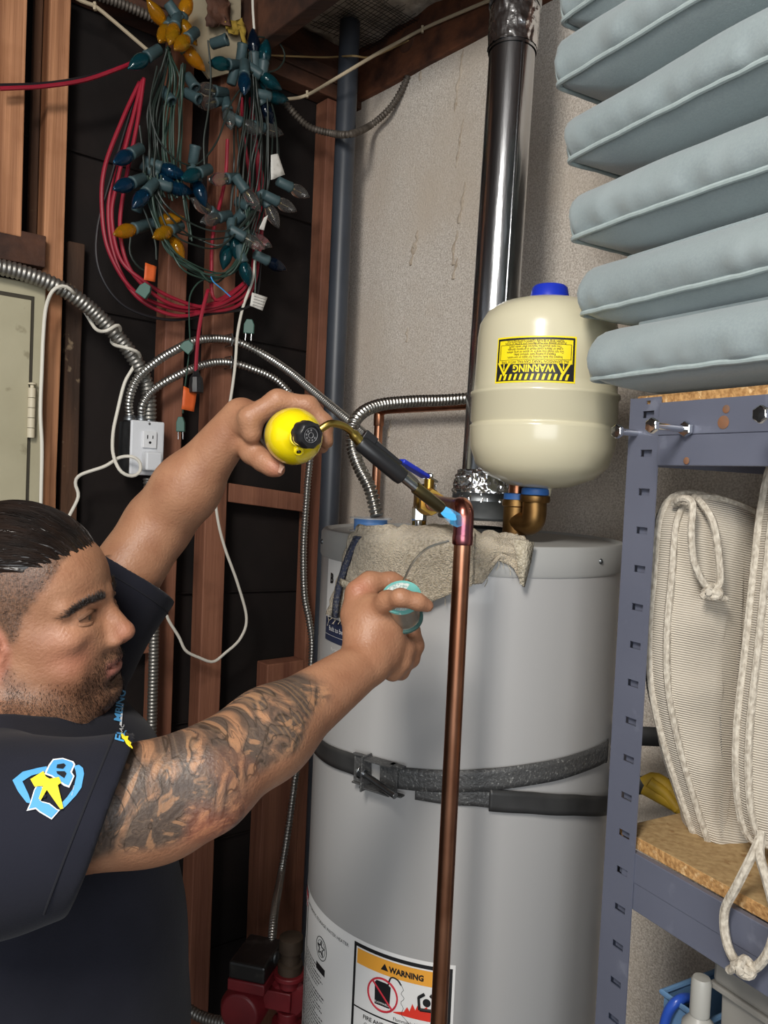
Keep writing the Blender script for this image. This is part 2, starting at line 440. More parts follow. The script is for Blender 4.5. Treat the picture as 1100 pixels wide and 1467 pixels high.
for k in range(3):
    t = k * 2.09 + .5; d = V((math.cos(t), math.sin(t), 0))
    mb = MB(); mb.lathe(V((TX, TY, 0)) + d * .2, Z, [(.02, 0), (.02, .062)], 12); obj('foot', mb, 'galv_dull', heater)

# --- label sheets, laid around the jacket
def band(mb, s0, s1, z0, z1, off, n=None, mi=0):
    n = n or max(2, int(abs(s1 - s0) / .008)); rw = []
    for z in (z0, z1): rw.append([cyl_pt(s0 + (s1 - s0) * i / n, z, TR + off) for i in range(n + 1)])
    return mb.grid(rw, mi)
def cyl_poly(mb, pts, off, mi=0):
    mb.add([cyl_pt(s, z, TR + off) for s, z in pts], [tuple(range(len(pts)))], mi)
def cyl_text(mb, body, s, z, size, align='LEFT', off=.0009, bold=0.0, mi=0, sq=1.0, rot=0):
    vs, fs = text2d(body, size, align, bold)
    if rot: vs = [(-y, x) for x, y in vs]
    mb.add([cyl_pt(s + x * sq, z + y, TR + off) for x, y in vs], fs, mi)
sR, zR = cyl_sz(640, 1377); sL, zL = cyl_sz(432, 1266)
zLab = (zR + zL) / 2 + .003
lab_bot = zLab - .42
s_w0, _ = cyl_sz(506, 1400); s_r, _ = cyl_sz(652, 1400)
s_d1, _ = cyl_sz(441, 1330)
mb = MB(); band(mb, -.42, s_r, lab_bot, zLab, .0004); sheet = obj('rating_label', mb, 'label_white', heater, label='white paper rating and warning label')
mb = MB()
x0, x1 = s_w0, s_r - .004
bw = .006
zt = zLab - .006
band(mb, x0, x1, zt - bw, zt, .0007); band(mb, x0, x0 + bw * .8, lab_bot + .02, zt, .0007); band(mb, x1 - bw * .8, x1, lab_bot + .02, zt, .0007)
band(mb, x0, x1, zt - .1035, zt - .101, .0007)
band(mb, x0 + bw, x1 - bw, zt - .1755, zt - .174, .0007)
xm = (x0 + x1) / 2; wp = x1 - x0
cyl_text(mb, 'WARNING', xm - .016, zt - .0255, .0125, off=.0011, bold=.0006, sq=.92)
def tri(mb, cx, cz, h, off, mi=0): cyl_poly(mb, [(cx - h * .6, cz), (cx + h * .6, cz), (cx, cz + h)], off, mi)
tri(mb, xm - .024, zt - .0255, .011, .0011)
cyl_text(mb, 'FIRE AND EXPLOSION HAZARD', xm + .006, zt - .1155, .0092, 'CENTER', bold=.0002)
cyl_text(mb, 'Can result in serious injury or death', xm + .006, zt - .1265, .0086, 'CENTER')
for k, ln in enumerate(('Do not store or use gasoline or other flammable vapors and', 'liquids in the vicinity of this or any other appliance. Storage or', 'use of gasoline or other flammable vapors or liquids in the vicinity', 'of this or any other appliance can result in serious injury or death.')):
    cyl_text(mb, ln, x0 + .0085 + (.010 if k == 0 else 0), zt - .138 - .0105 * k, .0078, bold=.0001)
tri(mb, x0 + .0125, zt - .138, .008, .0008)
for k, ln in enumerate(('Vapors from flammable', 'liquids can explode and', 'catch fire causing death', 'or severe burns.')):
    cyl_text(mb, ln, x0 + .0085, zt - .186 - .0095 * k, .0074, bold=.0001)
for k, ln in enumerate(('Do not use or store flammable', 'products such as gasoline,', 'solvents or adhesives in')):
    cyl_text(mb, ln, xm - .002, zt - .186 - .0095 * k, .0074, bold=.0001)
cyl_text(mb, 'Keep flammable products:', x0 + .0085, zt - .236, .0074)
cyl_text(mb, 'Flammable Vapors', xm + .022, zt - .0985, .0076, 'CENTER')
# petrol can with hose
cx, cz = xm - .026, zt - .083
cyl_poly(mb, [(cx - .013, cz), (cx + .013, cz), (cx + .014, cz + .034), (cx + .006, cz + .038), (cx - .011, cz + .038), (cx - .014, cz + .034)], .0009)
hose = catmull([cyl_pt(cx + .009, cz + .036, TR + .001), cyl_pt(cx + .014, cz + .05, TR + .001), cyl_pt(cx + .024, cz + .05, TR + .001), cyl_pt(cx + .031, cz + .043, TR + .001)], .003)
mb.tube(hose, .0013, 4)
vp = [(cx + .031, cz + .043), (cx + .035, cz + .036), (cx + .031, cz + .03), (cx + .037, cz + .023), (cx + .031, cz + .016), (cx + .036, cz + .008), (cx + .033, cz - .002), (cx + .04, cz - .008), (cx + .05, cz - .016), (cx + .065, cz - .013), (cx + .08, cz - .017), (cx + .095, cz - .013), (cx + .103, cz - .008)]
mb.tube(catmull([cyl_pt(s, z, TR + .0008) for s, z in vp], .004), .00035, 4)
# burning figure
fx, fz = xm + .046, zt - .058
mb.lathe(cyl_pt(fx, fz, TR + .0005), (cyl_pt(fx, fz) - V((TX, TY, fz))), [(.0062, 0), (.0062, .0006)], 16)
for (a, b, c, d) in ((-.011, -.012, -.013, .006), (.011, -.012, .014, .006), (-.013, .006, -.004, .013), (.014, .006, .005, .013), (-.010, -.012, .010, -.011)):
    mb.tube([cyl_pt(fx + a, fz + b, TR + .001), cyl_pt(fx + c, fz + d, TR + .001)], .0024, 5)
# left rating panel
cyl_text(mb, 'AUTOMATIC STORAGE WATER HEATER', s_d1 + .006, zLab - .022, .0078, sq=1.05)
sx = (s_d1 + s_w0) / 2 - .005
ring = [(sx + .019 * math.cos(t) * 1.0, zLab - .062 + .019 * math.sin(t)) for t in np.linspace(0, 2 * PI, 28)]
mb.tube([cyl_pt(s, z, TR + .0008) for s, z in ring], .0006, 4); ring = [(sx + (s - sx) * .72, zLab - .062 + (z - zLab + .062) * .72) for s, z in ring]
mb.tube([cyl_pt(s, z, TR + .0008) for s, z in ring], .0004, 4)
star = [(sx + (.0125 if k % 2 == 0 else .005) * math.sin(k * PI / 5), zLab - .062 + (.0125 if k % 2 == 0 else .005) * math.cos(k * PI / 5)) for k in range(10)]
mb.tube([cyl_pt(s, z, TR + .0009) for s, z in star], .0011, 4, closed=True)
band(mb, sx - .016, sx + .016, zLab - .103, zLab - .091, .0008)
rngt = random.Random(3)
def scribble(mb, s0, s1, z, h, off=.0008):
    s = s0
    while s < s1:
        l = rngt.uniform(.002, .008); e = min(s + l, s1); band(mb, s, e, z, z + h * rngt.uniform(.75, 1.1), off, n=1); s = e + rngt.uniform(.0012, .0024)
for k in range(26):
    scribble(mb, s_d1 + .006, s_d1 + .006 + rngt.uniform(.05, .095), zLab - .100 - k * .0062 - (.006 if k > 5 else 0), .0024)
for k in range(8): scribble(mb, s_d1 + .006, s_d1 + .1, zLab - .290 - k * .0065, .0024)
for k in range(24):
    z = zLab - .165 - k * .0021; band(mb, s_w0 - .017, s_w0 - .010, z, z + .001 * rngt.uniform(.6, 1.4), .0008, n=1)
# far left danger panel
xl0, xl1 = -.40, s_d1
band(mb, xl0, xl1, zLab - .009, zLab - .004, .0007); band(mb, xl1 - .004, xl1, zLab - .25, zLab - .004, .0007); band(mb, xl0, xl1, zLab - .25, zLab - .246, .0007); band(mb, xl0, xl1, zLab - .13, zLab - .128, .0007)
for k in range(14): scribble(mb, xl1 - .05, xl1 - .006, zLab - .14 - k * .0068, .003)
for a in (0, .5, 1.0): band(mb, xl1 - .03 + a * .004, xl1 - .022 + a * .004, zLab - .10 + a * .03, zLab - .08 + a * .04, .0008)
obj('label_print', mb, 'ink', sheet, smooth=False)
mb = MB(); band(mb, x0 + bw + .001, x1 - bw - .001, zt - .0325, zt - .0085, .0008); obj('label_warning_bar', mb, 'ink_orange', sheet)
mb = MB()
flame = [(fx - .052, fz - .027), (fx - .035, fz - .022), (fx - .03, fz - .013), (fx - .026, fz - .019), (fx - .022, fz - .006), (fx - .017, fz - .015), (fx - .011, fz + .001), (fx - .008, fz - .012), (fx + .001, fz - .006), (fx + .003, fz - .014), (fx + .012, fz - .008), (fx + .013, fz - .017), (fx + .018, fz - .012), (fx + .015, fz - .028)]
mb.add([cyl_pt(s, z, TR + .0009) for s, z in flame] + [cyl_pt(s, fz - .0285, TR + .0009) for s, z in flame], [(i, i + 1, 15 + i, 14 + i)[::-1] for i in range(13)])
obj('label_flames', mb, 'ink_red_fire', sheet, smooth=False)
mb = MB(); rg = [(cx + .0255 * math.cos(t), cz + .018 + .0255 * math.sin(t)) for t in np.linspace(0, 2 * PI, 33)[:-1]]
mb.tube([cyl_pt(s, z, TR + .0014) for s, z in rg], .0015, 5, closed=True)
mb.tube([cyl_pt(cx - .018, cz + .036, TR + .0016), cyl_pt(cx + .018, cz, TR + .0016)], .0014, 5)
band(mb, xl0, xl1 - .005, zLab - .034, zLab - .011, .0008)
band(mb, s_d1 - .02, s_d1 + .012, zLab - .335, zLab - .315, .0008); band(mb, s_d1 + .005, s_d1 + .02, zLab - .36, zLab - .345, .0008)
obj('label_red_marks', mb, 'ink_red', sheet)
mb = MB(); cyl_text(mb, 'DANGER', xl1 - .05, zLab - .028, .014, off=.0012, bold=.0004); cyl_text(mb, 'FLAMMABLE', cx, cz + .003, .0048, 'CENTER', off=.0015); obj('label_danger_print', mb, 'label_white', sheet, smooth=False)
# upper brand plate half hidden by the towel
b0, bz = cyl_sz(471, 800); b1, bz1 = cyl_sz(545, 940)
mb = MB(); band(mb, b0, b1, bz1, bz, .0004); plate = obj('brand_label', mb, 'label_white', heater, label='white brand label with navy panel')
mb = MB(); sB, zB = cyl_sz(474, 834); cyl_text(mb, 'B', sB, zB, .022, bold=.0012, off=.0012); obj('label_letter', mb, 'ink', plate, smooth=False)
_, zn = cyl_sz(482, 888)
mb = MB(); band(mb, b0 + .001, b1, bz1, zn, .0007); obj('label_navy_panel', mb, 'ink_navy', plate)
mb = MB(); sB, zB = cyl_sz(472, 902); cyl_text(mb, 'Built to be', sB, zB, .0115, off=.0012); cyl_text(mb, 'For help', sB + .012, zB - .032, .008, off=.0012); cyl_text(mb, 'Installing', sB + .012, zB - .042, .008, off=.0012)
band(mb, b0 + .002, b1, zB - .008, zB - .0075, .001)
obj('label_light_print', mb, 'label_white', plate, smooth=False)

# ------------------------------------------------------------------ draft hood, flue
fb = V((TX + .018, TY - .005, 0))
hood = empty('draft_hood', (fb.x, fb.y, TZ), 'dark grey conical draft hood on top of the water heater', 'draft hood')
mb = MB(); mb.lathe((fb.x, fb.y, 0), Z, [(.078, TZ + .028), (.080, TZ + .032), (.066, TZ + .052), (.056, TZ + .060), (.054, TZ + .075)], 48, cap=False)
obj('hood_cone', mb, 'galv_dull', hood, solid=.002)
for k in range(4):
    t = k * PI / 2 + .6; d = V((math.cos(t), math.sin(t), 0)); mb = MB()
    mb.box(fb + d * .066 + Z * (TZ + .016), d * .001, d.cross(Z) * .009, Z * .018); obj('hood_leg', mb, 'galv_dull', hood, smooth=False)
mb = MB(); mb.lathe((fb.x, fb.y, 0), Z, [(.045, TZ + .004), (.045, TZ + .012), (.04, TZ + .014)], 32); obj('flue_collar', mb, 'dark_gap', hood)
f0 = V((fb.x, fb.y, TZ + .062)); f1 = P(738, 8, 1.45); fd = (f1 - f0).normalized(); fl = (f1 - f0).length; FR = .0415
flue = empty('flue_pipe', f0, 'shiny galvanized metal flue pipe rising to the ceiling', 'flue pipe')
mb = MB(); mb.lathe(f0, fd, [(FR, 0), (FR, fl - .085)], 64, cap=False); obj('pipe_section', mb, 'galv', flue, auto=60)
mb = MB(); mb.lathe(f0, fd, [(FR + .002, fl - .088), (FR + .002, fl + .0)] , 64, cap=False); obj('foil_wrap', mb, 'galv', flue)
top = (CEIL - f0.z) / fd.z
mb = MB(); mb.lathe(f0, fd, [(FR + .003, fl - .005), (FR + .006, fl - .002), (FR + .006, fl + .004), (FR + .003, fl + .007), (FR + .003, fl + .02), (FR + .006, fl + .024), (FR + .003, fl + .03), (FR + .003, top)], 64, cap=False); obj('upper_section', mb, 'galv', flue)
sd = ((CAM - f0).normalized()); sd = (sd - fd * sd.dot(fd)).normalized(); sr = sd.cross(fd)
if sr.dot(RI) < 0: sr = -sr
q = sd * math.cos(.45) + sr * math.sin(.45)
mb = MB(); mb.box(f0 + fd * (fl - .085) / 2 + q * (FR + .0006), q * .0012, q.cross(fd) * .0022, fd * (fl - .085) / 2); obj('lock_seam', mb, 'galv', flue, bevel=.0008)
def crinkle(name, h0, h1, r0, r1, amp, parent, seed=0, n=96, k=18):
    rows = []
    for i in range(k + 1):
        h = h0 + (h1 - h0) * i / k; f = i / k; r = []
        for j in range(n):
            t = 2 * PI * j / n; x = V((math.cos(t) * 3.2, math.sin(t) * 3.2, f * 1.6 + seed))
            a = amp * (abs(mnoise.noise(x * 2.2)) * 1.6 + .6 * mnoise.noise(x * 5))
            r.append((t, h, r0 + (r1 - r0) * f + a))
        rows.append(r)
    vs = []; fs = []
    bb = sd.cross(fd)
    for r in rows:
        for (t, h, rr) in r: vs.append(f0 + fd * h + (sd * math.cos(t) + bb * math.sin(t)) * rr)
    for i in range(k):
        for j in range(n): fs.append((i * n + j, i * n + (j + 1) % n, (i + 1) * n + (j + 1) % n, (i + 1) * n + j))
    mb = MB(); mb.add(vs, fs); return obj(name, mb, 'foil', parent, auto=180)
crinkle('foil_tape', -.006, .052, FR + .010, FR + .002, .010, flue, 1.0)
crinkle('foil_tape', fl - .082, fl - .012, FR + .0025, FR + .0025, .0022, flue, 5.0)

# ------------------------------------------------------------------ expansion tank on its brass elbow
XD = 1.30
xb = P(766, 700, XD); XZ0 = P(766, 700, XD).z; XR = P(882, 600, XD).x - P(778, 600, XD).x
hz = lambda y: P(779, y, XD).z
hzf = lambda y: P(779, y, XD - XR).z
XC = P(779, 580, XD)
xt = empty('expansion_tank', (XC.x, XC.y, hz(702)), 'cream thermal expansion tank with yellow warning label and blue cap', 'expansion tank')
zb, zs2, zs1, zt_ = hz(700), hzf(603), hzf(557), hz(432)
prof = [(.018, zb - .012), (.02, zb), (.05, zb + .004), (XR * .72, zb + .018), (XR * .90, zb + .036), (XR * .985, zb + .065), (XR, zb + .09), (XR, zs2 - .006), (XR + .0006, zs2 - .002), (XR - .003, zs2), (XR - .003, zs2 + .003), (XR - .0005, zs2 + .006), (XR - .001, zs1 - .004), (XR + .0015, zs1 - .001), (XR + .0015, zs1 + .004), (XR - .003, zs1 + .006), (XR - .004, zs1 + .02), (XR - .006, zt_ - .062), (XR * .93, zt_ - .042), (XR * .84, zt_ - .023), (XR * .68, zt_ - .010), (XR * .45, zt_ - .002), (.03, zt_), (0, zt_)]
mb = MB(); mb.lathe((XC.x, XC.y, 0), Z, prof, 96); xbod = obj('tank_shell', mb, 'tank_cream', xt, auto=70)
mb = MB(); mb.lathe((XC.x, XC.y, 0), Z, [(.033, zt_ - .004), (.032, zt_ + .002), (.028, zt_ + .020), (.025, zt_ + .023), (0, zt_ + .024)], 40); obj('valve_cap', mb, 'cap_blue', xt)
mb = MB(); ww = (V((XC.x, XC.y, 0)) - V((CAM.x, CAM.y, 0))).normalized(); g2 = -ww; g1 = V((-g2.y, g2.x, 0))
def xr_at(z):
    for (r0, h0), (r1, h1) in zip(prof, prof[1:]):
        if h0 <= z <= h1 and h1 > h0: return r0 + (r1 - r0) * (z - h0) / (h1 - h0)
    return XR
def xpt(s, z, off): 
    r = xr_at(z); t = s / XR; return V((XC.x, XC.y, z)) + (g1 * math.sin(t) + g2 * math.cos(t)) * (r + off)
def xsz(px, py, r=None):
    r = r or XR - .007; d = ray(px, py); o = CAM - V((XC.x, XC.y, 0)); a = d.x ** 2 + d.y ** 2; b = o.x * d.x + o.y * d.y; c = o.x ** 2 + o.y ** 2 - r * r
    t = (-b - math.sqrt(max(b * b - a * c, 0))) / a; h = CAM + d * t; k = V((h.x - XC.x, h.y - XC.y, 0)); return math.atan2(k.dot(g1), k.dot(g2)) * XR, h.z
la, za = xsz(715, 482); lb, zb_ = xsz(822, 548)
_, z_a = xsz(770, 481); _, z_b = xsz(768, 548)
def xband(mb, s0, s1, z0, z1, off, n=14, m=24): mb.grid([[xpt(s0 + (s1 - s0) * i / n, z0 + (z1 - z0) * k / m, off) for i in range(n + 1)] for k in range(m + 1)])
mb = MB(); xband(mb, la, lb, z_b, z_a, .0006); xl = obj('warning_label', mb, 'ink_yellow', xt, label='yellow upside-down WARNING label')
mb = MB(); e = .0025; LH = z_a - z_b; LW = lb - la
zc = z_b + LH * .36     # black footer/header line
xband(mb, la + e, lb - e, z_b + e, z_b + LH * .40, .0010)
xband(mb, la + e, lb - e, z_a - e - .003, z_a - e, .0010); xband(mb, la + e, la + e + .003, z_b + e, z_a - e, .0010); xband(mb, lb - e - .003, lb - e, z_b + e, z_a - e, .0010)
def xtext(mb, body, s, z, size, align='CENTER', off=.0012, bold=0, sq=1.0):
    vs, fs = text2d(body, size, align, bold); mb.add([xpt(s - x * sq, z - y, off) for x, y in vs], fs)   # printed upside down
lm = (la + lb) / 2
for k, ln in enumerate(('ALL EXPANSION TANKS CAN FAIL WITH TIME', )): xtext(mb, ln, lm, z_b + LH * .475, .0060, sq=.86)
for k, ln in enumerate(('Inspect this tank monthly for leaks or corrosion.', 'Replace a leaking tank without delay.', 'Do not install this tank in or above an area where', 'a leak or failure could result in property damage.', 'This tank should be replaced after seven years.')):
    xtext(mb, ln, lm, z_b + LH * (.565 + .058 * k), .0054, sq=.82)
for k, ln in enumerate(('PLEASE REFER TO THE PRODUCT INSTRUCTION', 'SHEET FOR FURTHER SAFETY INFORMATION')): xtext(mb, ln, lm, z_b + LH * (.875 + .055 * k), .0052, sq=.86)
for (s0, s1, f0_, f1_) in ((.06, .94, .49, .497), (.06, .94, .815, .822), (.06, .067, .49, .822), (.933, .94, .49, .822)):
    xband(mb, la + LW * s0, la + LW * s1, z_b + LH * f0_, z_b + LH * f1_, .0011, n=10, m=1)
xtri = lambda mb, c, h, off: mb.add([xpt(c - h * .62, z_b + LH * .44, off), xpt(c, z_b + LH * .44 - h, off), xpt(c + h * .62, z_b + LH * .44, off)], [(0, 1, 2)])
obj('label_print', mb, 'ink', xl, smooth=False)
mb = MB(); xtext(mb, 'WARNING', lm, z_b + LH * .375, .0150, off=.0014, bold=.0005, sq=.90)
n_st = 13
for k in range(n_st):
    a0 = la + LW * (.06 + .88 * k / n_st); w_ = LW * .03
    mb.add([xpt(a0, z_b + LH * .055, .0014), xpt(a0 + w_, z_b + LH * .055, .0014), xpt(a0 + w_ * 1.7, z_b + LH * .185, .0014), xpt(a0 + w_ * .7, z_b + LH * .185, .0014)], [(0, 1, 2, 3)])
for c in (la + LW * .13, lb - LW * .15): xtri(mb, c, LH * .30, .0014)
obj('label_yellow_print', mb, 'ink_yellow', xl, smooth=False)
mb = MB()
for c in (la + LW * .13, lb - LW * .15):
    h = LH * .17; mb.add([xpt(c - h * .62, z_b + LH * .41, .0017), xpt(c, z_b + LH * .41 - h, .0017), xpt(c + h * .62, z_b + LH * .41, .0017)], [(0, 1, 2)])
obj('label_triangle', mb, 'ink', xl, smooth=False)
mb = MB()
for c in (la + LW * .13, lb - LW * .15): xtext(mb, '!', c, z_b + LH * .395, .011, off=.0020, bold=.0006)
obj('label_exclamation', mb, 'ink_yellow', xl, smooth=False)
# brass elbow and copper riser
def hexring(mb, o, ax, r, h, mi=0): mb.lathe(o, ax, [(r * .96, 0), (r, h * .1), (r, h * .9), (r * .96, h)], 6, mi)
el = P(765, 735, XD); rs = P(738, 735, (XD + .03))
fit = empty('brass_elbow', (el.x, el.y, P(765, 765, XD).z), 'brass elbow and tee under the cream expansion tank', 'pipe fitting')
top_ = V((el.x, el.y, P(766, 716, XD).z)); low = V((el.x, el.y, P(766, 745, XD).z))
mb = MB(); arc = [top_, V((el.x, el.y, low.z + .004)), low + (V((rs.x, rs.y, low.z)) - low) * .25 - Z * .006, V((rs.x, rs.y, low.z - .004))]
mb.tube(catmull(arc, .004), .0195, 20); mb.lathe(top_ - Z * .004, Z, [(.0235, 0), (.0245, .003), (.0245, .01), (.022, .012)], 24)
obj('elbow_body', mb, 'brass', fit)
mb = MB(); mb.cyl(V((el.x, el.y, top_.z + .004)), V((el.x, el.y, zb)), .013, 16); obj('threaded_nipple', mb, 'brass', fit)
mb = MB(); mb.lathe(top_ + Z * .007, Z, [(.021, 0), (.0225, .003), (.022, .010), (.02, .012)], 24); obj('thread_tape', mb, 'tape_blue', fit, label='blue thread seal tape')
rz0, rz1 = TZ - .004, P(737, 716, (XD + .03)).z
mb = MB(); mb.lathe((rs.x, rs.y, 0), Z, [(.015, rz0), (.02, rz0 + .004), (.02, rz1 - .012), (.0225, rz1 - .010), (.0225, rz1), (.02, rz1 + .001)], 24); obj('tee_body', mb, 'brass', fit)
mb = MB(); mb.lathe((rs.x, rs.y, 0), Z, [(.0205, rz1), (.0205, rz1 + .010), (.018, rz1 + .011)], 24); obj('thread_tape', mb, 'tape_blue', fit, label='blue thread seal tape')
mb = MB(); mb.cyl((rs.x, rs.y, rz1 + .008), (rs.x, rs.y, rz1 + .045), .013, 20); mb.tube(catmull([V((rs.x, rs.y, rz1 + .04)), V((rs.x, rs.y, rz1 + .055)) + (wb(0, .0, 0) - wb(0, 0.05, 0)) * .4, V((rs.x, rs.y, rz1 + .058)) - nB * .10], .006), .0125, 16); obj('copper_stub', mb, 'copper', fit)

# ------------------------------------------------------------------ copper supply pipe being soldered, ball valve
ek = P(664, 745, 1.035)
cp = empty('copper_supply_pipe', (ek.x, ek.y, .3), 'long vertical copper pipe with elbow in front of the heater', 'copper pipe')
r_c = .0112
mb = MB(); mb.lathe((ek.x, ek.y, 0), Z, [(r_c, .25), (r_c, ek.z - .012)], 32); obj('pipe_run', mb, 'copper', cp)
va = P(613, 727, 1.27); hv = V((va.x - ek.x, va.y - ek.y, 0)); hl = hv.length; hv.normalize(); zc_ = ek.z + .010
aa = [V((ek.x, ek.y, ek.z - .020)), V((ek.x, ek.y, zc_ - .008)), V((ek.x, ek.y, zc_ + .001)) + hv * .003, V((ek.x, ek.y, zc_ + .006)) + hv * .012, V((ek.x, ek.y, zc_ + .006)) + hv * .024]
mb = MB(); mb.tube(catmull(aa, .0025), .0131, 28); mb.lathe((ek.x, ek.y, ek.z - .032), Z, [(.0128, 0), (.0136, .002), (.0136, .010), (.0131, .013)], 28)
obj('elbow', mb, 'copper_hot', cp, label='heat-tinted copper elbow')
vz = zc_ + .006
mb = MB(); mb.cyl(V((ek.x, ek.y, vz)) + hv * .02, V((ek.x, ek.y, vz)) + hv * (hl - .03), r_c, 24); mb.lathe(V((ek.x, ek.y, vz)) + hv * (hl - .045), hv, [(.0125, 0), (.0135, .002), (.0135, .012), (.0125, .014)], 24); obj('pipe_stub', mb, 'copper', cp)
vo = V((ek.x, ek.y, vz)) + hv * hl
valve = empty('ball_valve', vo, 'brass ball valve with blue lever behind the torch tip', 'valve')
mb = MB(); hexring(mb, vo - hv * .032, hv, .021, .014); mb.lathe(vo, hv, [(.017, -.018), (.021, -.012), (.0225, 0), (.021, .012), (.017, .018)], 24); hexring(mb, vo + hv * .018, hv, .021, .014); mb.cyl(vo, vo + Z * .036, .008, 12); mb.tube(catmull([vo + hv * .03, vo + hv * .055, vo + hv * .068 - Z * .02, V((vo + hv * .068).to_tuple()[:2] + (TZ - .004,))], .006), .012, 16)
obj('valve_body', mb, 'brass_new', valve)
h0 = vo + Z * .036; h1_ = P(573, 660, 1.22); hd = (h1_ - h0).normalized(); hs = hd.cross(Z).normalized(); hu = hs.cross(hd)
mb = MB(); mb.box(h0, hd * .012, hs * .009, hu * .0015); mb.lathe(h0, Z, [(.006, -.002), (.006, .007), (.004, .009)], 6); obj('lever_plate', mb, 'chrome', valve, smooth=False)
mb = MB(); mb.box(h0 + (h1_ - h0) * .56, (h1_ - h0) * .44, hs * .0095, hu * .0035); lv = obj('lever', mb, 'cap_blue', valve, bevel=.002, label='blue lever sleeve')
vs, fs = text2d('WATER OIL GAS', .006); mb = MB(); cc = h0 + (h1_ - h0) * .30; mb.add([cc + hd * x + hs * (y - .002) * (1 if hs.dot(RI) < 0 else -1) + hu * .0038 for x, y in vs], fs); obj('lever_print', mb, 'label_white', lv, smooth=False)
cn = P(600, 735, 1.30)
dr = empty('drain_connector', (cn.x, cn.y, TZ), 'slim chrome connector standing by the ball valve', 'pipe fitting')
mb = MB(); mb.lathe((cn.x, cn.y, 0), Z, [(.0055, TZ - .004), (.0055, P(600, 705, 1.3).z)], 16); obj('tube', mb, 'chrome', dr)
mb = MB(); hexring(mb, V((cn.x, cn.y, P(600, 746, 1.3).z)), Z, .0115, .022); obj('nut', mb, 'chrome', dr, smooth=False)
mb = MB(); tp = V((cn.x, cn.y, P(600, 706, 1.3).z)); mb.tube(catmull([tp, tp + Z * .008, tp + Z * .012 + hv * -.01 + V((.02, .01, 0)), vo + Z * .012], .004), .005, 12); obj('bend', mb, 'chrome', dr)

# stainless corrugated connector and the copper service pipe on the wall
mb = MB()
corr(mb, [P(700, 568, 1.62), P(640, 573, 1.58), P(590, 575, 1.53), P(545, 580, 1.48), P(518, 592, 1.44), P(505, 612, 1.42), P(505, 640, 1.42), P(514, 668, 1.40), P(530, 700, 1.38), P(540, 740, 1.37)], .0120, .0080, .30, 16)
obj('corrugated_connector', mb, 'steel_flex', label='curved stainless steel corrugated water connector beside the torch', cat='hose', auto=80)
wp0 = pb(541, 640, .06); tz_ = P(541, 591, 1.9).z
wp1 = V((wp0.x, wp0.y, pb(541, 591, .06).z))
mb = MB(); mb.cyl(V((wp0.x, wp0.y, .3)), wp1 - Z * .012, .0112, 20); mb.lathe(wp1 - Z * .035, Z, [(.0125, 0), (.0135, .002), (.0135, .025)], 20)
mb.tube(catmull([wp1 - Z * .012, wp1 - Z * .002, wp1 + Z * .004 + dB * .004, wp1 + Z * .006 + dB * .015], .003), .0132, 18); mb.cyl(wp1 + Z * .006 + dB * .012, wp1 + Z * .006 + dB * .55, .0112, 20)
obj('copper_service_pipe', mb, 'copper', label='copper pipe running down the concrete wall behind the heater', cat='copper pipe')

# black vent pipe in the corner
M('abs_black', S('3b4048'), .42, c2=S('2f333a'), ns=6)
bp = P(490, 300, 2.08); bq = V((bp.x + .0, bp.y, 0))
mb = MB(); mb.lathe((bp.x, bp.y, 0), Z, [(.0262, .0), (.0262, CEIL - .03)], 32); vp_ = obj('vent_pipe', mb, 'abs_black', label='dark grey plastic vent pipe in the corner of the walls', cat='pipe')

# ------------------------------------------------------------------ earthquake strap
strap = empty('seismic_strap', cyl_pt(-.1, 1.0) * 1, 'perforated dark steel strap buckled around the water heater', 'strap')
def zs_at(px, py): return cyl_sz(px, py, TR + .003)
def ribbon(ctrl, hw, off, name, mat, parent, thick=.0022):
    s = [zs_at(*c)[0] for c in ctrl]; z = [zs_at(*c)[1] for c in ctrl]
    ss = np.linspace(s[0], s[-1], 60); zz = np.interp(ss, s, z)
    for _ in range(6): zz[1:-1] = (zz[:-2] + zz[1:-1] * 2 + zz[2:]) / 4
    mb = MB(); mb.grid([[cyl_pt(a, b + k * hw, TR + off + .0006 * math.sin(a * 50)) for a, b in zip(ss, zz)] for k in (-1, -.5, 0, .5, 1)])
    return obj(name, mb, mat, parent, solid=thick, auto=60)
ribbon([(452, 1065), (470, 1080), (500, 1092), (528, 1102)], .0165, .004, 'strap_end', 'strap_dark', strap)
ribbon([(560, 1112), (600, 1117), (640, 1119), (700, 1116), (770, 1107), (830, 1092), (868, 1075)], .0165, .005, 'strap_band', 'strap_metal', strap)
ribbon([(595, 1134), (640, 1141), (680, 1143), (720, 1147)], .012, .003, 'strap_tail', 'strap_metal', strap)
ribbon([(700, 1145), (760, 1149), (820, 1152), (872, 1152)], .0165, .006, 'lower_band', 'strap_dark', strap)
# band carried back to the wall studs on the right
for (pxa, pya, mat_) in ((866, 1078, 'strap_dark'), (870, 1153, 'strap_dark')):
    s_, z_ = zs_at(pxa, pya); a = cyl_pt(s_, z_, TR + .006); b = cyl_pt(s_ + .09, z_ + .004, TR + .012); c = wb((b - CORNER).dot(dB) + .16, .01, z_ + .01)
    cv = catmull([a, b, c], .02); mb = MB(); mb.grid([[V(p) + Z * k * .0165 for p in cv] for k in (-1, 0, 1)]); obj('strap_return', mb, mat_, strap, solid=.0022)
sb, zb2 = zs_at(540, 1106); nrm = (cyl_pt(sb, 0) - V((TX, TY, 0))).normalized(); tg = Z.cross(nrm).normalized(); o0 = cyl_pt(sb, zb2, TR + .004)
mb = MB()
for k in (-1, 1): mb.box(o0 + tg * .010 + Z * (k * .022) + nrm * .010, tg * .028, nrm * .011, Z * .0014)
mb.box(o0 - tg * .012 + nrm * .012, tg * .0014, nrm * .013, Z * .027)
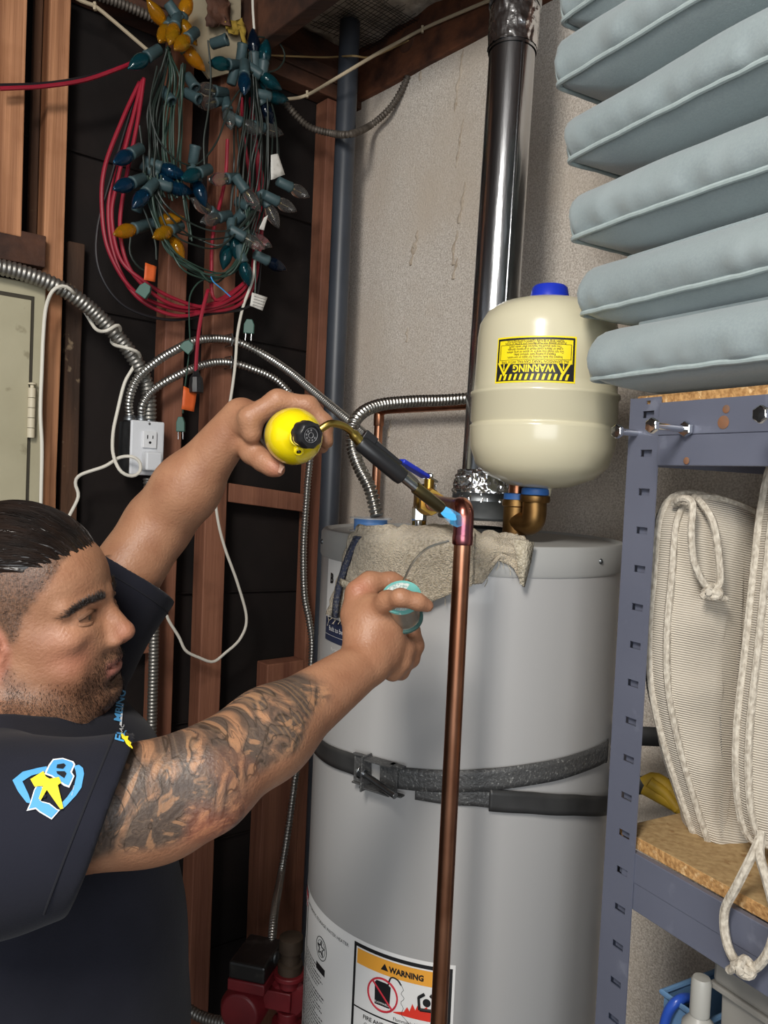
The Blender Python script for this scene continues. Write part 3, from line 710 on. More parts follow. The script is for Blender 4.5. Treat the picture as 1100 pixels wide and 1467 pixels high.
mb.box(o0 - tg * .026 + nrm * .004, tg * .014, nrm * .0014, Z * .0235); mb.box(o0 + tg * .026 + nrm * .005, tg * .016, nrm * .0014, Z * .022)
for k in (-1, 1): mb.box(o0 - tg * .026 + Z * (k * .0225) + nrm * .006, tg * .014, nrm * .004, Z * .0014)
for k in (-1, 1): mb.box(o0 + tg * .042 + Z * (k * .022) + nrm * .007, tg * .012, nrm * .006, Z * .0014)
obj('buckle', mb, 'strap_metal', strap, smooth=False, bevel=.0008)
bo = o0 + nrm * .018 - tg * .012; bd = (tg * .93 + nrm * .2 - Z * .17).normalized()
mb = MB(); hexring(mb, bo - bd * .005, bd, .0090, .008); mb.cyl(bo, bo + bd * .072, .0050, 12); mb.lathe(bo - bd * .006 + bd * 0, bd, [(.011, 0), (.011, .0015)], 16); obj('tension_bolt', mb, 'steel', strap, bevel=.0005)

# ------------------------------------------------------------------ steel shelving unit
M('shelf_blue', S('6b6f7f'), .42, .15, c2=S('646878'), ns=5, bump=.04, bs=60, c3=S('767a89'), ns3=22, ramp3=(.66, .74))
M('rust', S('8a5c3c'), .8, c2=S('6d5648'), ns=90)
M('chipboard', S('c79a62'), .85, c2=S('8d6234'), ns=190, ramp=(.35, .7), bump=.3, bs=160, c3=S('d9b482'), ns3=110, ramp3=(.58, .68))
M('chipboard_top', S('b09468'), .8, c2=S('9a7d54'), ns=120, bump=.15, bs=120, c3=S('8a6840'), ns3=60, ramp3=(.6, .7))
SA = math.radians(29)
sS = V((math.sin(SA), -math.cos(SA), 0)); nS = V((-math.cos(SA), -math.sin(SA), 0))
SO = P(905, 570, 1.06); SO = V((SO.x, SO.y, 0))          # outer face, left edge of the corner post
def ws(u, w, z): return SO + sS * u + nS * w + Z * z
def ps(px, py, off=0.0): return on_plane(px, py, SO + nS * off, nS)
def us(px, py, off=0.0): return (ps(px, py, off) - SO).dot(sS)
shelf = empty('shelving_unit', ws(0, 0, 0), 'blue-grey steel shelving unit with chipboard decks', 'shelving unit')
PZ1 = ps(915, 571).z; PW = us(943, 650)
SLEN, SDEP = .62, .33
# corner post: slotted front flange and a return flange
def slotted(u0, u1, z0, z1, holes, w, th=.002):
    us_ = sorted({u0, u1, *[h[0] for h in holes], *[h[1] for h in holes]}); zs = sorted({z0, z1, *[h[2] for h in holes], *[h[3] for h in holes]})
    mb = MB()
    vid = {}
    def vert(u, z):
        if (u, z) not in vid: vid[(u, z)] = len(mb.v); mb.v.append(tuple(ws(u, w, z)))
        return vid[(u, z)]
    for i in range(len(us_) - 1):
        for k in range(len(zs) - 1):
            a, b, c, d = us_[i], us_[i + 1], zs[k], zs[k + 1]; mu, mz = (a + b) / 2, (c + d) / 2
            if any(h[0] < mu < h[1] and h[2] < mz < h[3] for h in holes): continue
            mb.f.append((vert(a, c), vert(b, c), vert(b, d), vert(a, d))); mb.m.append(0)
    return mb
zslot = ps(925, 594).z; holes = []
z = zslot
hu0, hu1 = PW * .42, PW * .80
while z > .1:
    holes.append((hu0, hu1, z - .0045, z + .0045)); z -= .0500
holes.append((PW * .52, PW * .66, PZ1 - .0085, PZ1 - .004))
def post(du, dw, flip=1, front=True):
    mb = slotted(0, PW, 0, PZ1, holes, 0)
    # shift
    off = sS * du + nS * dw
    mb.v = [tuple(V(v) + off) for v in mb.v]
    if flip < 0: mb.v = [tuple(V(v) - sS * 2 * ((V(v) - SO).dot(sS) - du) + sS * 0) for v in mb.v]
    mb.box(ws(du, dw - PW / 2, PZ1 / 2), sS * .001, nS * PW / 2, Z * PZ1 / 2)
    p = obj('post', mb, 'shelf_blue', shelf, smooth=False, solid=.0018)
    return p
pf = post(0, 0)
for h in holes[:24]:      # pressed lips behind each slot
    mb = MB(); mb.box(ws((h[0] + h[1]) / 2, -.007, (h[2] + h[3]) / 2 - .001), sS * (h[1] - h[0]) * .5, nS * .0012, Z * .0048); obj('slot_tab', mb, 'shelf_blue', pf, smooth=False)
post(0, -SDEP); post(SLEN, 0, -1); post(SLEN, -SDEP, -1)
def beam(w, u0, u1, zt, zb, name='beam'):
    mb = MB(); zm = zt - (zt - zb) * .52
    mb.box(ws((u0 + u1) / 2, w, (zt + zm) / 2), sS * (u1 - u0) / 2, nS * .0045, Z * (zt - zm) / 2)
    mb.box(ws((u0 + u1) / 2, w - .0012, (zm + zb) / 2), sS * (u1 - u0) / 2, nS * .0045, Z * (zm - zb) / 2)
    return obj(name, mb, 'shelf_blue', shelf, smooth=False, bevel=.001)
zA, zB_ = ps(948, 577).z, ps(948, 667).z
b1_ = beam(-.002, PW * .98, SLEN - PW, zA, zB_)
zC, zD = ps(918, 1228).z, ps(918, 1313).z
beam(-.006, PW * .55, SLEN - PW, zC, zD)
beam(-SDEP + .004, .03, SLEN - .03, zA, zB_); beam(-SDEP + .004, .03, SLEN - .03, zC, zD)
beam(-.006, PW * .55, SLEN - PW, .42, .33); beam(-SDEP + .004, .03, SLEN - .03, .42, .33)
def side_beam(u, zt, zb):
    mb = MB(); mb.box(ws(u, -SDEP / 2, (zt + zb) / 2), sS * .001, nS * (SDEP / 2 - .004), Z * (zt - zb) / 2); obj('side_beam', mb, 'shelf_blue', shelf, smooth=False)
side_beam(.004, zA, zB_); side_beam(SLEN - .004, zA, zB_); side_beam(SLEN - .004, zC, zD)
def deck(z0, z1, w0, u0, name='deck_board'):
    mb = MB(); mb.box(ws((u0 + SLEN - .004) / 2, (w0 - SDEP + .004) / 2, (z0 + z1) / 2), sS * (SLEN - .004 - u0) / 2, nS * (w0 + SDEP - .004) / 2, Z * (z1 - z0) / 2)
    for i in range(len(mb.f)):
        if i == 1: mb.m[i] = 1
    return obj(name, mb, ['chipboard', 'chipboard_top'], shelf, smooth=False, bevel=.001, label='raw chipboard shelf deck')
deck(PZ1 - .0125, PZ1 + .0035, -.004, .006)
deck(zC, zC + .016, -.012, .008); deck(.40, .416, -.012, .008)
for (px, py, a, b) in ((1036, 605, .008, .006), (983, 660, .0045, .0022), (1040, 586, .005, .0012)):
    p = ps(px, py, .003); mb = MB(); mb.lathe(p, nS, [(a, 0), (a * .8, .0004), (0, .0006)], 12, ref=Z); o = obj('rust_patch', mb, 'rust', b1_)
def bolt(p, ln, name='hex_bolt'):
    mb = MB(); mb.lathe(p, nS, [(.0085, 0), (.0095, .001), (.0095, .0065), (.0085, .0075)], 6); n_ = obj('bolt_nut', mb, 'chrome', shelf, smooth=False, bevel=.0006)
    mb = MB(); mb.cyl(p, p + nS * ln, .0045, 14); hexo = p + nS * ln; mb.lathe(hexo, nS, [(.0085, -.001), (.0095, 0), (.0095, .005), (.008, .0062), (0, .0064)], 6); obj('bolt', mb, 'chrome', shelf, bevel=.0005)
bolt(ps(985, 615, .0035), .058); bolt(ps(1143, 600, .0035), .058)
bolt(ws(.012, -.03, ps(905, 621).z) , .062)

# ------------------------------------------------------------------ stack of grey-blue seat cushions
M('cushion_cloth', S('929ea0'), .48, c2=S('8c989b'), ns=300, detail=2, bump=.12, bs=500, sheen=.35, c3=S('99a4a6'), ns3=7)
M('cushion_piping', S('a3b0b0'), .5, c2=S('9aa7a7'), ns=120, sheen=.3)
M('cushion_zip', S('5d6b6c'), .8)
def cushion(u0, w0, z0, length, width, th, seed, label, droop=0.0, rotz=0.0):
    c = ws(u0 + length / 2, w0 - width / 2, z0 + th / 2)
    ce = empty('seat_cushion', ws(u0 + length / 2, w0 - width / 2, z0), label, 'cushion', 'stacked grey-blue seat cushions')
    rr = math.radians(rotz); X = sS * math.cos(rr) + nS * math.sin(rr); Y = -nS * math.cos(rr) + sS * math.sin(rr)      # Y goes back to the wall
    hx, hy, hz = length / 2, width / 2, th / 2
    rng = random.Random(seed)
    def shape(x, y, t):
        # x, y in -1..1 over the plan, t -1..1 bottom to top on the rim
        return x, y
    # rim outline: rounded rectangle
    R = .016; outl = []
    NX, NY = 70, 46
    def plan(k):   # returns list of (x, y, nx, ny)
        pts = []
        for (cx, cy, a0) in ((hx - R, hy - R, 0), (-hx + R, hy - R, PI / 2), (-hx + R, -hy + R, PI), (hx - R, -hy + R, 1.5 * PI)):
            for i in range(7):
                a = a0 + PI / 2 * i / 6; pts.append((cx + R * math.cos(a), cy + R * math.sin(a), math.cos(a), math.sin(a)))
        # subdivide long edges
        out = []
        for i in range(len(pts)):
            p, q = pts[i], pts[(i + 1) % len(pts)]; d = math.hypot(q[0] - p[0], q[1] - p[1]); n = max(1, int(d / .0055))
            for j in range(n): f = j / n; out.append(tuple(p[m] + (q[m] - p[m]) * f for m in range(4)))
        return out
    rim = plan(0); n = len(rim)
    prof = [(-1.0, .004), (-.97, .008), (-.86, .014), (-.62, .020), (-.3, .0235), (0, .0225), (.3, .018), (.6, .009), (.82, -.004), (.94, -.016), (1.0, -.030)]
    def wr(p, t):
        s = V((p[0] * 9 + seed * 3.1, p[1] * 9, t * 1.5 + seed)); w = .005 * mnoise.noise(s)
        f = max(0, 1 - abs(t + .85) / .75); w += .0065 * f * (mnoise.noise(V((p[0] * 34 + seed, p[1] * 34, t * .8))))
        f2 = max(0, abs(mnoise.noise(V((p[0] * 16 + seed * 7, p[1] * 16, 0)))) * 1.6 - .35) * max(0, 1 - abs(t + .75) / .6); w -= .010 * f2
        f3 = max(0, 1 - abs(t + .7) / .55); g3 = .5 + .5 * mnoise.noise(V((p[0] * 7 + seed * 5, p[1] * 7, 3))); w += .0030 * f3 * g3 * g3 * mnoise.noise(V((p[0] * 85 + seed + t * 4, p[1] * 85 + t * 4, seed)))
        return w
    def pos(x, y, z):
        zz = z + droop * (x / hx) ** 2 * 0 + droop * max(0, -x / hx) ** 2
        return c + X * x + Y * y + Z * zz
    vs = []; fs = []
    for (t, b) in prof:
        for p in rim:
            bb = (b * (1 - 1.1 * abs(p[2] * p[3])) if b > 0 else b) + (wr(p, t) if -.99 < t < .99 else 0)
            o_ = bb - .012; e_ = max(o_, -R * .8); k_ = 1 + (o_ - e_) / hy
            vs.append(pos((p[0] + p[2] * e_) * k_, (p[1] + p[3] * e_) * k_, t * hz))
    for k in range(len(prof) - 1):
        for i in range(n): fs.append((k * n + i, k * n + (i + 1) % n, (k + 1) * n + (i + 1) % n, (k + 1) * n + i))
    # crowned top and bottom as shrinking rings
    for sgn, base in ((1, (len(prof) - 1) * n), (-1, 0)):
        prev = base
        for (f, h) in (((.80, .004), (.6, .006), (.35, .007), (.08, .007)) if sgn > 0 else ((.93, .005), (.86, .011), (.74, .018), (.5, .022), (.1, .023))):
            st_ = len(vs)
            for i, p in enumerate(rim):
                x, y = p[0] * f, p[1] * f; b0 = .004 * mnoise.noise(V((x * 12 + seed, y * 12, sgn)))
                vs.append(pos(x, y, sgn * (hz + h + b0 * (1 - f))))
            for i in range(n):
                q = (prev + i, prev + (i + 1) % n, st_ + (i + 1) % n, st_ + i); fs.append(q if sgn > 0 else q[::-1])
            prev = st_
        fs.append(tuple(prev + i for i in range(n)) if sgn > 0 else tuple(prev + n - 1 - i for i in range(n)))
    mb = MB(); mb.add(vs, fs); obj('cover', mb, 'cushion_cloth', ce, auto=180)
    for t in (-1.0,):
        pts = [pos(p[0] + p[2] * (-.003), p[1] + p[3] * (-.003), t * hz + .0012 * mnoise.noise(V((p[0] * 30, p[1] * 30, seed)))) for p in rim]
        mb = MB(); mb.tube(pts, .0036, 8, closed=True); obj('piping', mb, 'cushion_piping', ce)
    # upright piped seam at the two front corners
    for sx in (-1, 1):
        a = math.atan2(-1, sx); px_, py_ = sx * (hx - R) + R * math.cos(a), -(hy - R) + R * math.sin(a)
        pts = [pos(px_ + math.cos(a) * ((b * .45 if b > 0 else b) - .011), py_ + math.sin(a) * ((b * .45 if b > 0 else b) - .011), t * hz) for (t, b) in prof[:-4]]
        mb = MB(); mb.tube(catmull(pts, .004), .0030, 8); obj('corner_piping', mb, 'cushion_piping', ce)
    return ce
CL, CW = .50, .36
labs = ['lowest grey-blue cushion resting on the chipboard shelf top', 'grey-blue cushion second from the bottom of the stack, gathered along its piping', 'grey-blue cushion third from the bottom of the stack', 'grey-blue cushion fourth from the bottom of the stack', 'grey-blue cushion second from the top of the stack', 'topmost grey-blue cushion, mostly cut off by the picture edge']
edge = [(842, 548), (826, 452), (816, 343), (809, 228), (795, 125), (800, 32), ]
zprev = PZ1 + .0045 + .020
for i, (px, py) in enumerate(edge):
    off = .028
    p = ps(px, py, off); u = (p - SO).dot(sS); zz = p.z
    th = .070
    cushion(u - .006, off, max(zz, zprev) + .004, CL, CW, th, i + 1, labs[i], rotz=(0, 1.5, -1, .8, -1.2, .5)[i], droop=(-.000, .0, -.004, -.004, -.003, 0)[i])
    zprev = max(zz, zprev) + th + .004

# ------------------------------------------------------------------ beige ribbed cushions standing on the lower deck
def rib_mat(name, a, b):
    m = M(name, a, .85, sheen=.2); nt = m.node_tree; bs_ = nt.nodes['Principled BSDF']; L = nt.links.new
    tc = nt.nodes.new('ShaderNodeTexCoord'); mp = nt.nodes.new('ShaderNodeMapping'); mp.inputs['Rotation'].default_value = (0.10, -.14, 0)
    wv = nt.nodes.new('ShaderNodeTexWave'); wv.bands_direction = 'Z'; wv.inputs['Scale'].default_value = 105; wv.inputs['Distortion'].default_value = .8; wv.inputs['Detail'].default_value = 1; wv.inputs['Detail Scale'].default_value = .5
    L(tc.outputs['Object'], mp.inputs[0]); L(mp.outputs[0], wv.inputs['Vector'])
    r = nt.nodes.new('ShaderNodeValToRGB'); r.color_ramp.elements[0].color = (*b, 1); r.color_ramp.elements[1].color = (*a, 1); r.color_ramp.elements[0].position = .15; r.color_ramp.elements[1].position = .6
    L(wv.outputs['Fac'], r.inputs[0]); L(r.outputs[0], bs_.inputs['Base Color'])
    bp_ = nt.nodes.new('ShaderNodeBump'); bp_.inputs['Strength'].default_value = .6; bp_.inputs['Distance'].default_value = .003; L(wv.outputs['Fac'], bp_.inputs['Height']); L(bp_.outputs[0], bs_.inputs['Normal'])
    return m
rib_mat('rib_cloth', S('d6cdbd'), S('a99d8d'))
M('rib_tie', S('cfc7b8'), .85, c2=S('a89e8f'), ns=220, st=(1, 1, .6), bump=.3, bs=200)
def pad(px_out, depth0, depth1, th, label, name='ribbed_cushion', seam=None):
    """px_out: silhouette in the photo, carried on a plane from depth0 (left) to depth1 (right)"""
    xs = [p[0] for p in px_out]; x0, x1 = min(xs), max(xs)
    dep = lambda x: depth0 + (depth1 - depth0) * (x - x0) / (x1 - x0)
    pts = catmull([P(x, y, dep(x)) for x, y in px_out], .012, closed=True); n = len(pts)
    c = pts.mean(axis=0); a, b, d_ = P(x0, 900, dep(x0)), P(x1, 900, dep(x1)), P(x0, 1100, dep(x0))
    nn = np.array(tuple((b - a).cross(d_ - a).normalized()));  nn = -nn if nn @ np.array(tuple(CAM - a)) < 0 else nn
    zb = min(p[2] for p in pts); ce = empty(name, (c[0], c[1], zb), label, 'cushion', 'beige ribbed cushions on the lower shelf')
    spine = np.array([c[0], c[1], 0.0])
    vs = []; fs = []
    levels = [(1.0, 0.0), (.97, .38), (.90, .62), (.78, .82), (.6, .94), (.38, .99), (.15, 1.0)]
    zc = np.array([p[2] for p in pts])
    def lay(sgn):
        rings = []
        for f, h in levels:
            r = []
            for p in pts:
                q = np.array([c[0], c[1], c[2] + (p[2] - c[2]) * .80]); v = q + (p - q) * f
                w = .006 * mnoise.noise(V(tuple(v * 14))) + .004 * mnoise.noise(V((v[0] * 8, v[1] * 8, v[2] * 40)))
                r.append(v + nn * sgn * (th / 2 * h + w * h))
            rings.append(r)
        return rings
    for sgn in (1, -1):
        rg = lay(sgn); base = len(vs)
        for r in rg: vs += [tuple(x) for x in r]
        for k in range(len(rg) - 1):
            for i in range(n):
                q = (base + k * n + i, base + k * n + (i + 1) % n, base + (k + 1) * n + (i + 1) % n, base + (k + 1) * n + i); fs.append(q)
        fs.append(tuple(base + (len(rg) - 1) * n + i for i in range(n)))
    mb = MB(); mb.add(vs, fs); o = obj('cover', mb, 'rib_cloth', ce, auto=180)
    bm = bmesh.new(); bm.from_mesh(o.data); bmesh.ops.remove_doubles(bm, verts=bm.verts, dist=1e-5); bmesh.ops.recalc_face_normals(bm, faces=bm.faces); bm.to_mesh(o.data); bm.free()
    mb = MB(); mb.tube([V(tuple(p)) + V(tuple(nn)) * th * .0 for p in pts], .0055, 8, closed=True); obj('piping', mb, 'rib_tie', ce)
    mb = MB(); pp = [V(tuple((np.array([c[0], c[1], c[2] + (p[2] - c[2]) * .8]) * .09 + p * .91) + nn * th * .31)) for p in pts]; mb.tube(pp, .0048, 8, closed=True); obj('front_piping', mb, 'rib_tie', ce)
    return ce, dep
pad1, dp1 = pad([(962, 714), (945, 745), (938, 820), (931, 900), (933, 980), (950, 1060), (975, 1140), (1003, 1215), (1022, 1229), (1050, 1222), (1066, 1190), (1078, 1100), (1086, 1000), (1094, 880), (1096, 790), (1080, 740), (1030, 716), (990, 708)], 1.06, 1.10, .085, 'beige ribbed cushion leaning beside the shelf post, tie loop at its top')
pad2, dp2 = pad([(1110, 660), (1092, 720), (1080, 820), (1068, 930), (1056, 1040), (1055, 1120), (1064, 1180), (1082, 1206), (1110, 1205), (1160, 1190), (1200, 1100), (1220, 900), (1210, 720), (1160, 655)], .985, .99, .06, 'beige ribbed cushion at the right picture edge, tie loop hanging down')
def tie(parent, loop, knot, tails, r=.0048):
    t = obj('tie_loop', (lambda m: (m.tube(catmull(loop, .005), r, 8), m)[1])(MB()), 'rib_tie', parent)
    mb = MB(); k = V(knot); pts = []
    for i in range(26):
        a = i / 25 * 4 * PI; pts.append(k + RI * .008 * math.cos(a) + UP * .0065 * math.sin(a * 1.0) * math.cos(i * .3) + FW * .006 * math.sin(a * 1.5))
    mb.tube(catmull(pts, .003), r * .95, 8); obj('knot', mb, 'rib_tie', t)
    for tl in tails: mb = MB(); mb.tube(catmull(tl, .004), r * .9, 8); obj('tie_end', mb, 'rib_tie', t)
D1 = 1.018
tie(pad1, [P(965, 722, D1 + .02), P(978, 714, D1), P(992, 722, D1 - .012), P(990, 760, D1 - .018), P(994, 805, D1 - .018), P(1012, 840, D1 - .014), P(1030, 838, D1 - .014), P(1030, 800, D1 - .016), P(1022, 750, D1 - .015), P(1006, 722, D1), P(994, 712, D1 + .02)], P(1021, 848, D1 - .018), [[P(1021, 850, D1 - .02), P(1034, 857, D1 - .018), P(1040, 858, D1 - .015)], [P(1018, 846, D1 - .018), P(1004, 856, D1 - .016)]])
Q = lambda x, y, o=.014: ps(x, y, o)
tie(pad2, [Q(1090, 1195, -.01), Q(1080, 1220, .004), Q(1056, 1268), Q(1038, 1305), Q(1041, 1350), Q(1058, 1382), Q(1082, 1386), Q(1104, 1356), Q(1110, 1312), Q(1098, 1260), Q(1088, 1225, .004), Q(1090, 1192, -.01)], Q(1066, 1386, .022), [[Q(1066, 1386, .022), Q(1076, 1396, .022)], [Q(1062, 1382, .02), Q(1044, 1390, .016)]], .0052)

# things on and under the lower deck
M('glove_yellow', S('c9a32a'), .6, c2=S('a8861c'), ns=14)
M('plastic_clear', S('8f8c86'), .35, c2=S('85827c'), ns=5)
M('plastic_white', S('a3a29c'), .4)
M('tub_blue', S('6a8fb4'), .5, c2=S('5c80a6'), ns=6)
M('hose_blue', S('2f55b8'), .3)
mb = MB()
for (pp, r) in (([P(922, 1122, 1.25), P(938, 1115, 1.245), P(958, 1128, 1.235), P(975, 1150, 1.22)], .010), ([P(922, 1128, 1.25), P(940, 1138, 1.24), P(962, 1150, 1.225), P(985, 1165, 1.21)], .011), ([P(930, 1120, 1.24), P(952, 1136, 1.23), P(972, 1160, 1.215)], .009)):
    mb.tube(catmull(pp, .008), r, 10)
obj('yellow_strap_bundle', mb, 'glove_yellow', label='bundle of yellow webbing behind the leaning beige cushion', cat='strap bundle')
TZ0 = .416
def open_box(c, ax, ay, z0, z1, t):
    mb = MB(); c = V(c); ax, ay = V(ax), V(ay)
    ring = lambda k, z: [c + (ax * i * k + ay * j * k) + Z * z for i, j in ((-1, -1), (1, -1), (1, 1), (-1, 1))]
    o0, o1 = ring(.92, z0), ring(1, z1); i1, i0 = ring(.965, z1), ring(.88, z0 + t)
    vs = o0 + o1 + i1 + i0; fs = [(3, 2, 1, 0), (12, 13, 14, 15)]
    for a, b in ((0, 4), (4, 8), (8, 12)):
        for k in range(4): fs.append((a + k, a + (k + 1) % 4, b + (k + 1) % 4, b + k))
    mb.add(vs, fs); return mb
tu0, tu1 = us(950, 1440, -.07), us(1012, 1440, -.07); tz1 = ps(955, 1424, -.07).z
cb = ws((tu0 + tu1) / 2, -.18, 0); thx = abs(tu1 - tu0) / 2
tub = empty('blue_tub', cb + Z * TZ0, 'blue plastic tub on the bottom shelf', 'tub')
mb = open_box(cb, sS * thx, nS * .11, TZ0, tz1, .004); obj('tub_body', mb, 'tub_blue', tub, smooth=False, bevel=.003)
mb = MB(); rp = [cb + sS * i * thx * 1.03 + nS * j * .113 + Z * tz1 for i, j in ((-1, -1), (1, -1), (1, 1), (-1, 1))]; mb.tube(rp, .004, 8, closed=True); obj('rim', mb, 'tub_blue', tub, smooth=False)
jp = ps(1002, 1450, -.038); jc = V((jp.x, jp.y, 0)); jz = jp.z
jug = empty('white_bottle', (jc.x, jc.y, TZ0), 'white plastic bottle with tall cap standing in front of the blue tub', 'bottle')
mb = MB(); mb.lathe((jc.x, jc.y, 0), Z, [(.021, TZ0), (.023, TZ0 + .008), (.023, jz - .06), (.020, jz - .015), (.0105, jz - .004), (.0105, jz)], 28); obj('bottle_body', mb, 'plastic_white', jug)
mb = MB(); mb.lathe((jc.x, jc.y, 0), Z, [(.0120, jz - .002), (.0120, jz + .040), (.010, jz + .044), (.0, jz + .0445)], 20); obj('cap', mb, 'plastic_white', jug)
hq = lambda x, y, o: ps(x, y, o)
mb = MB(); mb.tube(catmull([hq(946, 1500, -.060), hq(953, 1462, -.060), hq(962, 1442, -.062), hq(976, 1431, -.075), hq(990, 1430, -.11)], .006), .0065, 12); obj('blue_hose', mb, 'hose_blue', label='blue hose curving over the rim of the blue tub', cat='hose')
ku0 = tu1 + .018; ku1 = ku0 + .24; kz = ps(1000, 1362, -.05).z; kt = ws((ku0 + ku1) / 2, -.18, 0)
tote = empty('storage_tote', kt + Z * TZ0, 'translucent grey storage tote with lid under the lower deck', 'storage box')
mb = open_box(kt, sS * .112, nS * .118, TZ0, kz - .03, .004); obj('tote_body', mb, 'plastic_clear', tote, smooth=False, bevel=.006)
mb = MB(); mb.box(kt + Z * (kz - .014), sS * .12, nS * .126, Z * .014); obj('tote_lid', mb, 'plastic_clear', tote, smooth=False, bevel=.005)
mb = MB(); mb.box(kt + Z * (kz - .032), sS * .1225, nS * .1285, Z * .004); obj('lid_rim', mb, 'plastic_clear', tote, smooth=False, bevel=.002)

# ------------------------------------------------------------------ towel draped over the heater top
M('terry', S('ecdcc1'), .95, c2=S('b3a081'), ns=240, detail=2, ramp=(.3, .7), bump=1.0, bs=420, sheen=.4, c3=S('d8c7aa'), ns3=16)
M('terry_hem', S('cbc2ae'), .95, c2=S('a89d87'), ns=280, bump=.6, bs=300)
M('stripe_blue', S('3c4258'), .9, c2=S('7d7c7a'), ns=260, ramp=(.5, .75), detail=1, bump=.6, bs=300)
towel = empty('towel', cyl_pt(-.05, TZ, TR * .8), 'ragged beige terry towel with navy stripe draped over the heater top', 'towel')
def drape(sa, sb, inner, bottom, off, name, mat, parent, ns=70, seed=0, fold=.006, n_top=14, n_side=16, th=.004):
    """cloth from radius inner (on the lid) over the rim and down to z = bottom(f)"""
    rows = []
    for i in range(n_top + n_side + 1):
        r_ = []
        for j in range(ns + 1):
            f = j / ns; s = sa(f, i) if callable(sa) else sa + (sb - sa) * f
            wob = fold * (mnoise.noise(V((s * 28, i * .10, seed))) + .5 * mnoise.noise(V((s * 60, i * .25, seed + 4))))
            if i <= n_top:
                t = i / n_top; rin = inner(f); rad = rin + (TR - rin + .001) * t; z = TZ + off + .006 + abs(wob) * 1.6 + .004 * abs(mnoise.noise(V((s * 30, t * 5, seed + 8))))
                if t > .86: z -= (t - .86) / .14 * .006
                r_.append(cyl_pt(s, z, rad))
            else:
                t = (i - n_top) / n_side; zb_ = bottom(f); z = TZ + off - (TZ + off - zb_) * t
                rad = TR + .007 + off + abs(wob) * (1 + .8 * t) + .004 * math.sin(min(1, t * 2.2) * PI)
                r_.append(cyl_pt(s, z, rad))
        rows.append(r_)
    mb = MB(); mb.grid(rows); return obj(name, mb, mat, parent, solid=th, auto=180, sub=0)
def interp(xs, ys): return lambda f: float(np.interp(f, xs, ys))
def szpts(pts): return [cyl_sz(px, py, TR + .01) for px, py in pts]
# under layer, left: hangs longest, carries the stripe; its left edge runs out to the lower left
bl = szpts([(468, 880), (500, 888), (530, 872), (575, 862), (620, 858), (655, 838), (690, 836), (712, 802), (735, 812), (748, 838), (762, 790)])
s0, s1 = bl[0][0], bl[-1][0]
s0t = cyl_sz(513, 770, TR)[0]
fz = interp([(b[0] - s0) / (s1 - s0) for b in bl], [b[1] for b in bl])
NT, NSd = 14, 16
def s_edge(f, i):
    t = 0 if i <= NT else (i - NT) / NSd
    return (s0t + (s0 - s0t) * t) + (s1 - (s0t + (s0 - s0t) * t)) * f
drape(s_edge, None, interp([0, .16, .3, .6, .8, 1], [.262, .256, .16, .11, .15, .22]), fz, 0.0, 'towel_sheet', 'terry', towel, seed=2, fold=.009)
# left panel folded over the front and the middle panel lying on it
def panel(pts, inner, off, seed, fold):
    b_ = szpts(pts); m0, m1 = b_[0][0], b_[-1][0]
    f_ = interp([(b[0] - m0) / (m1 - m0) for b in b_], [b[1] for b in b_])
    return drape(m0, m1, inner, f_, off, 'towel_fold', 'terry', towel, seed=seed, fold=fold)
panel([(500, 836), (520, 844), (545, 856), (566, 862)], interp([0, 1], [.262, .25]), .005, 9, .003)
panel([(560, 866), (600, 870), (625, 859), (655, 846), (676, 838)], interp([0, .4, 1], [.15, .10, .14]), .010, 19, .005)
h_ = szpts([(497, 828), (520, 838), (545, 848)]); hs0, hs1 = h_[0][0], h_[-1][0]
mb = MB(); mb.grid([[cyl_pt(s, float(np.interp(s, [h[0] for h in h_], [h[1] for h in h_])) - .011 * k, TR + .0225) for s in np.linspace(hs0, hs1, 14)] for k in (0, 1)]); obj('towel_hem', mb, 'terry_hem', towel, solid=.004)
st_ = [(518, 768), (508, 790), (500, 812), (492, 840), (488, 862), (486, 884)]
mb = MB(); sz = szpts(st_); rws = []
for k in (-1, 0, 1): rws.append([cyl_pt(s + k * .0055, z, TR + .0185) for s, z in sz])
mb.grid(rws); obj('towel_stripe', mb, 'stripe_blue', towel, solid=.006, label='navy woven stripe')
hr = szpts([(733, 772), (738, 800), (742, 835)]); hr2 = szpts([(762, 776), (757, 805), (748, 840)])
mb = MB(); mb.grid([[cyl_pt(s, z, TR + .018) for s, z in hr], [cyl_pt((a[0] + b[0]) / 2, (a[1] + b[1]) / 2, TR + .021) for a, b in zip(hr, hr2)], [cyl_pt(s, z, TR + .016) for s, z in hr2]]); obj('towel_hem', mb, 'terry_hem', towel, solid=.004)
for k in range(26):
    f = random.random(); s = s0 + (s1 - s0) * f; z = fz(f); p = cyl_pt(s, z, TR + .012)
    q = p - Z * random.uniform(.006, .018) + e1 * random.uniform(-.006, .006) + e2 * random.uniform(0, .006)
    mb = MB() if k == 0 else mb; mb.tube([p, (p + q) / 2 + e1 * .002, q], .0005, 4)
obj('loose_threads', mb, 'terry_hem', towel, kind='stuff')

# blue lidded tape spool on the lid
tp = P(531, 748, 1.365); tp.z = TZ + .001
rl = empty('tape_spool', tp, 'blue spool of sealing tape with clear flange on the heater lid', 'tape spool')
M('clear_flange', S('cfd3d6'), .2, alpha=.55)
mb = MB(); mb.lathe(tp, Z, [(.028, .003), (.0285, .004), (.0285, .021), (.028, .022)], 40); obj('tape_roll', mb, 'blue_plastic', rl)
for h in (0, .022):
    mb = MB(); mb.lathe(tp, Z, [(.036, h), (.036, h + .002)], 40); obj('flange', mb, 'clear_flange', rl)

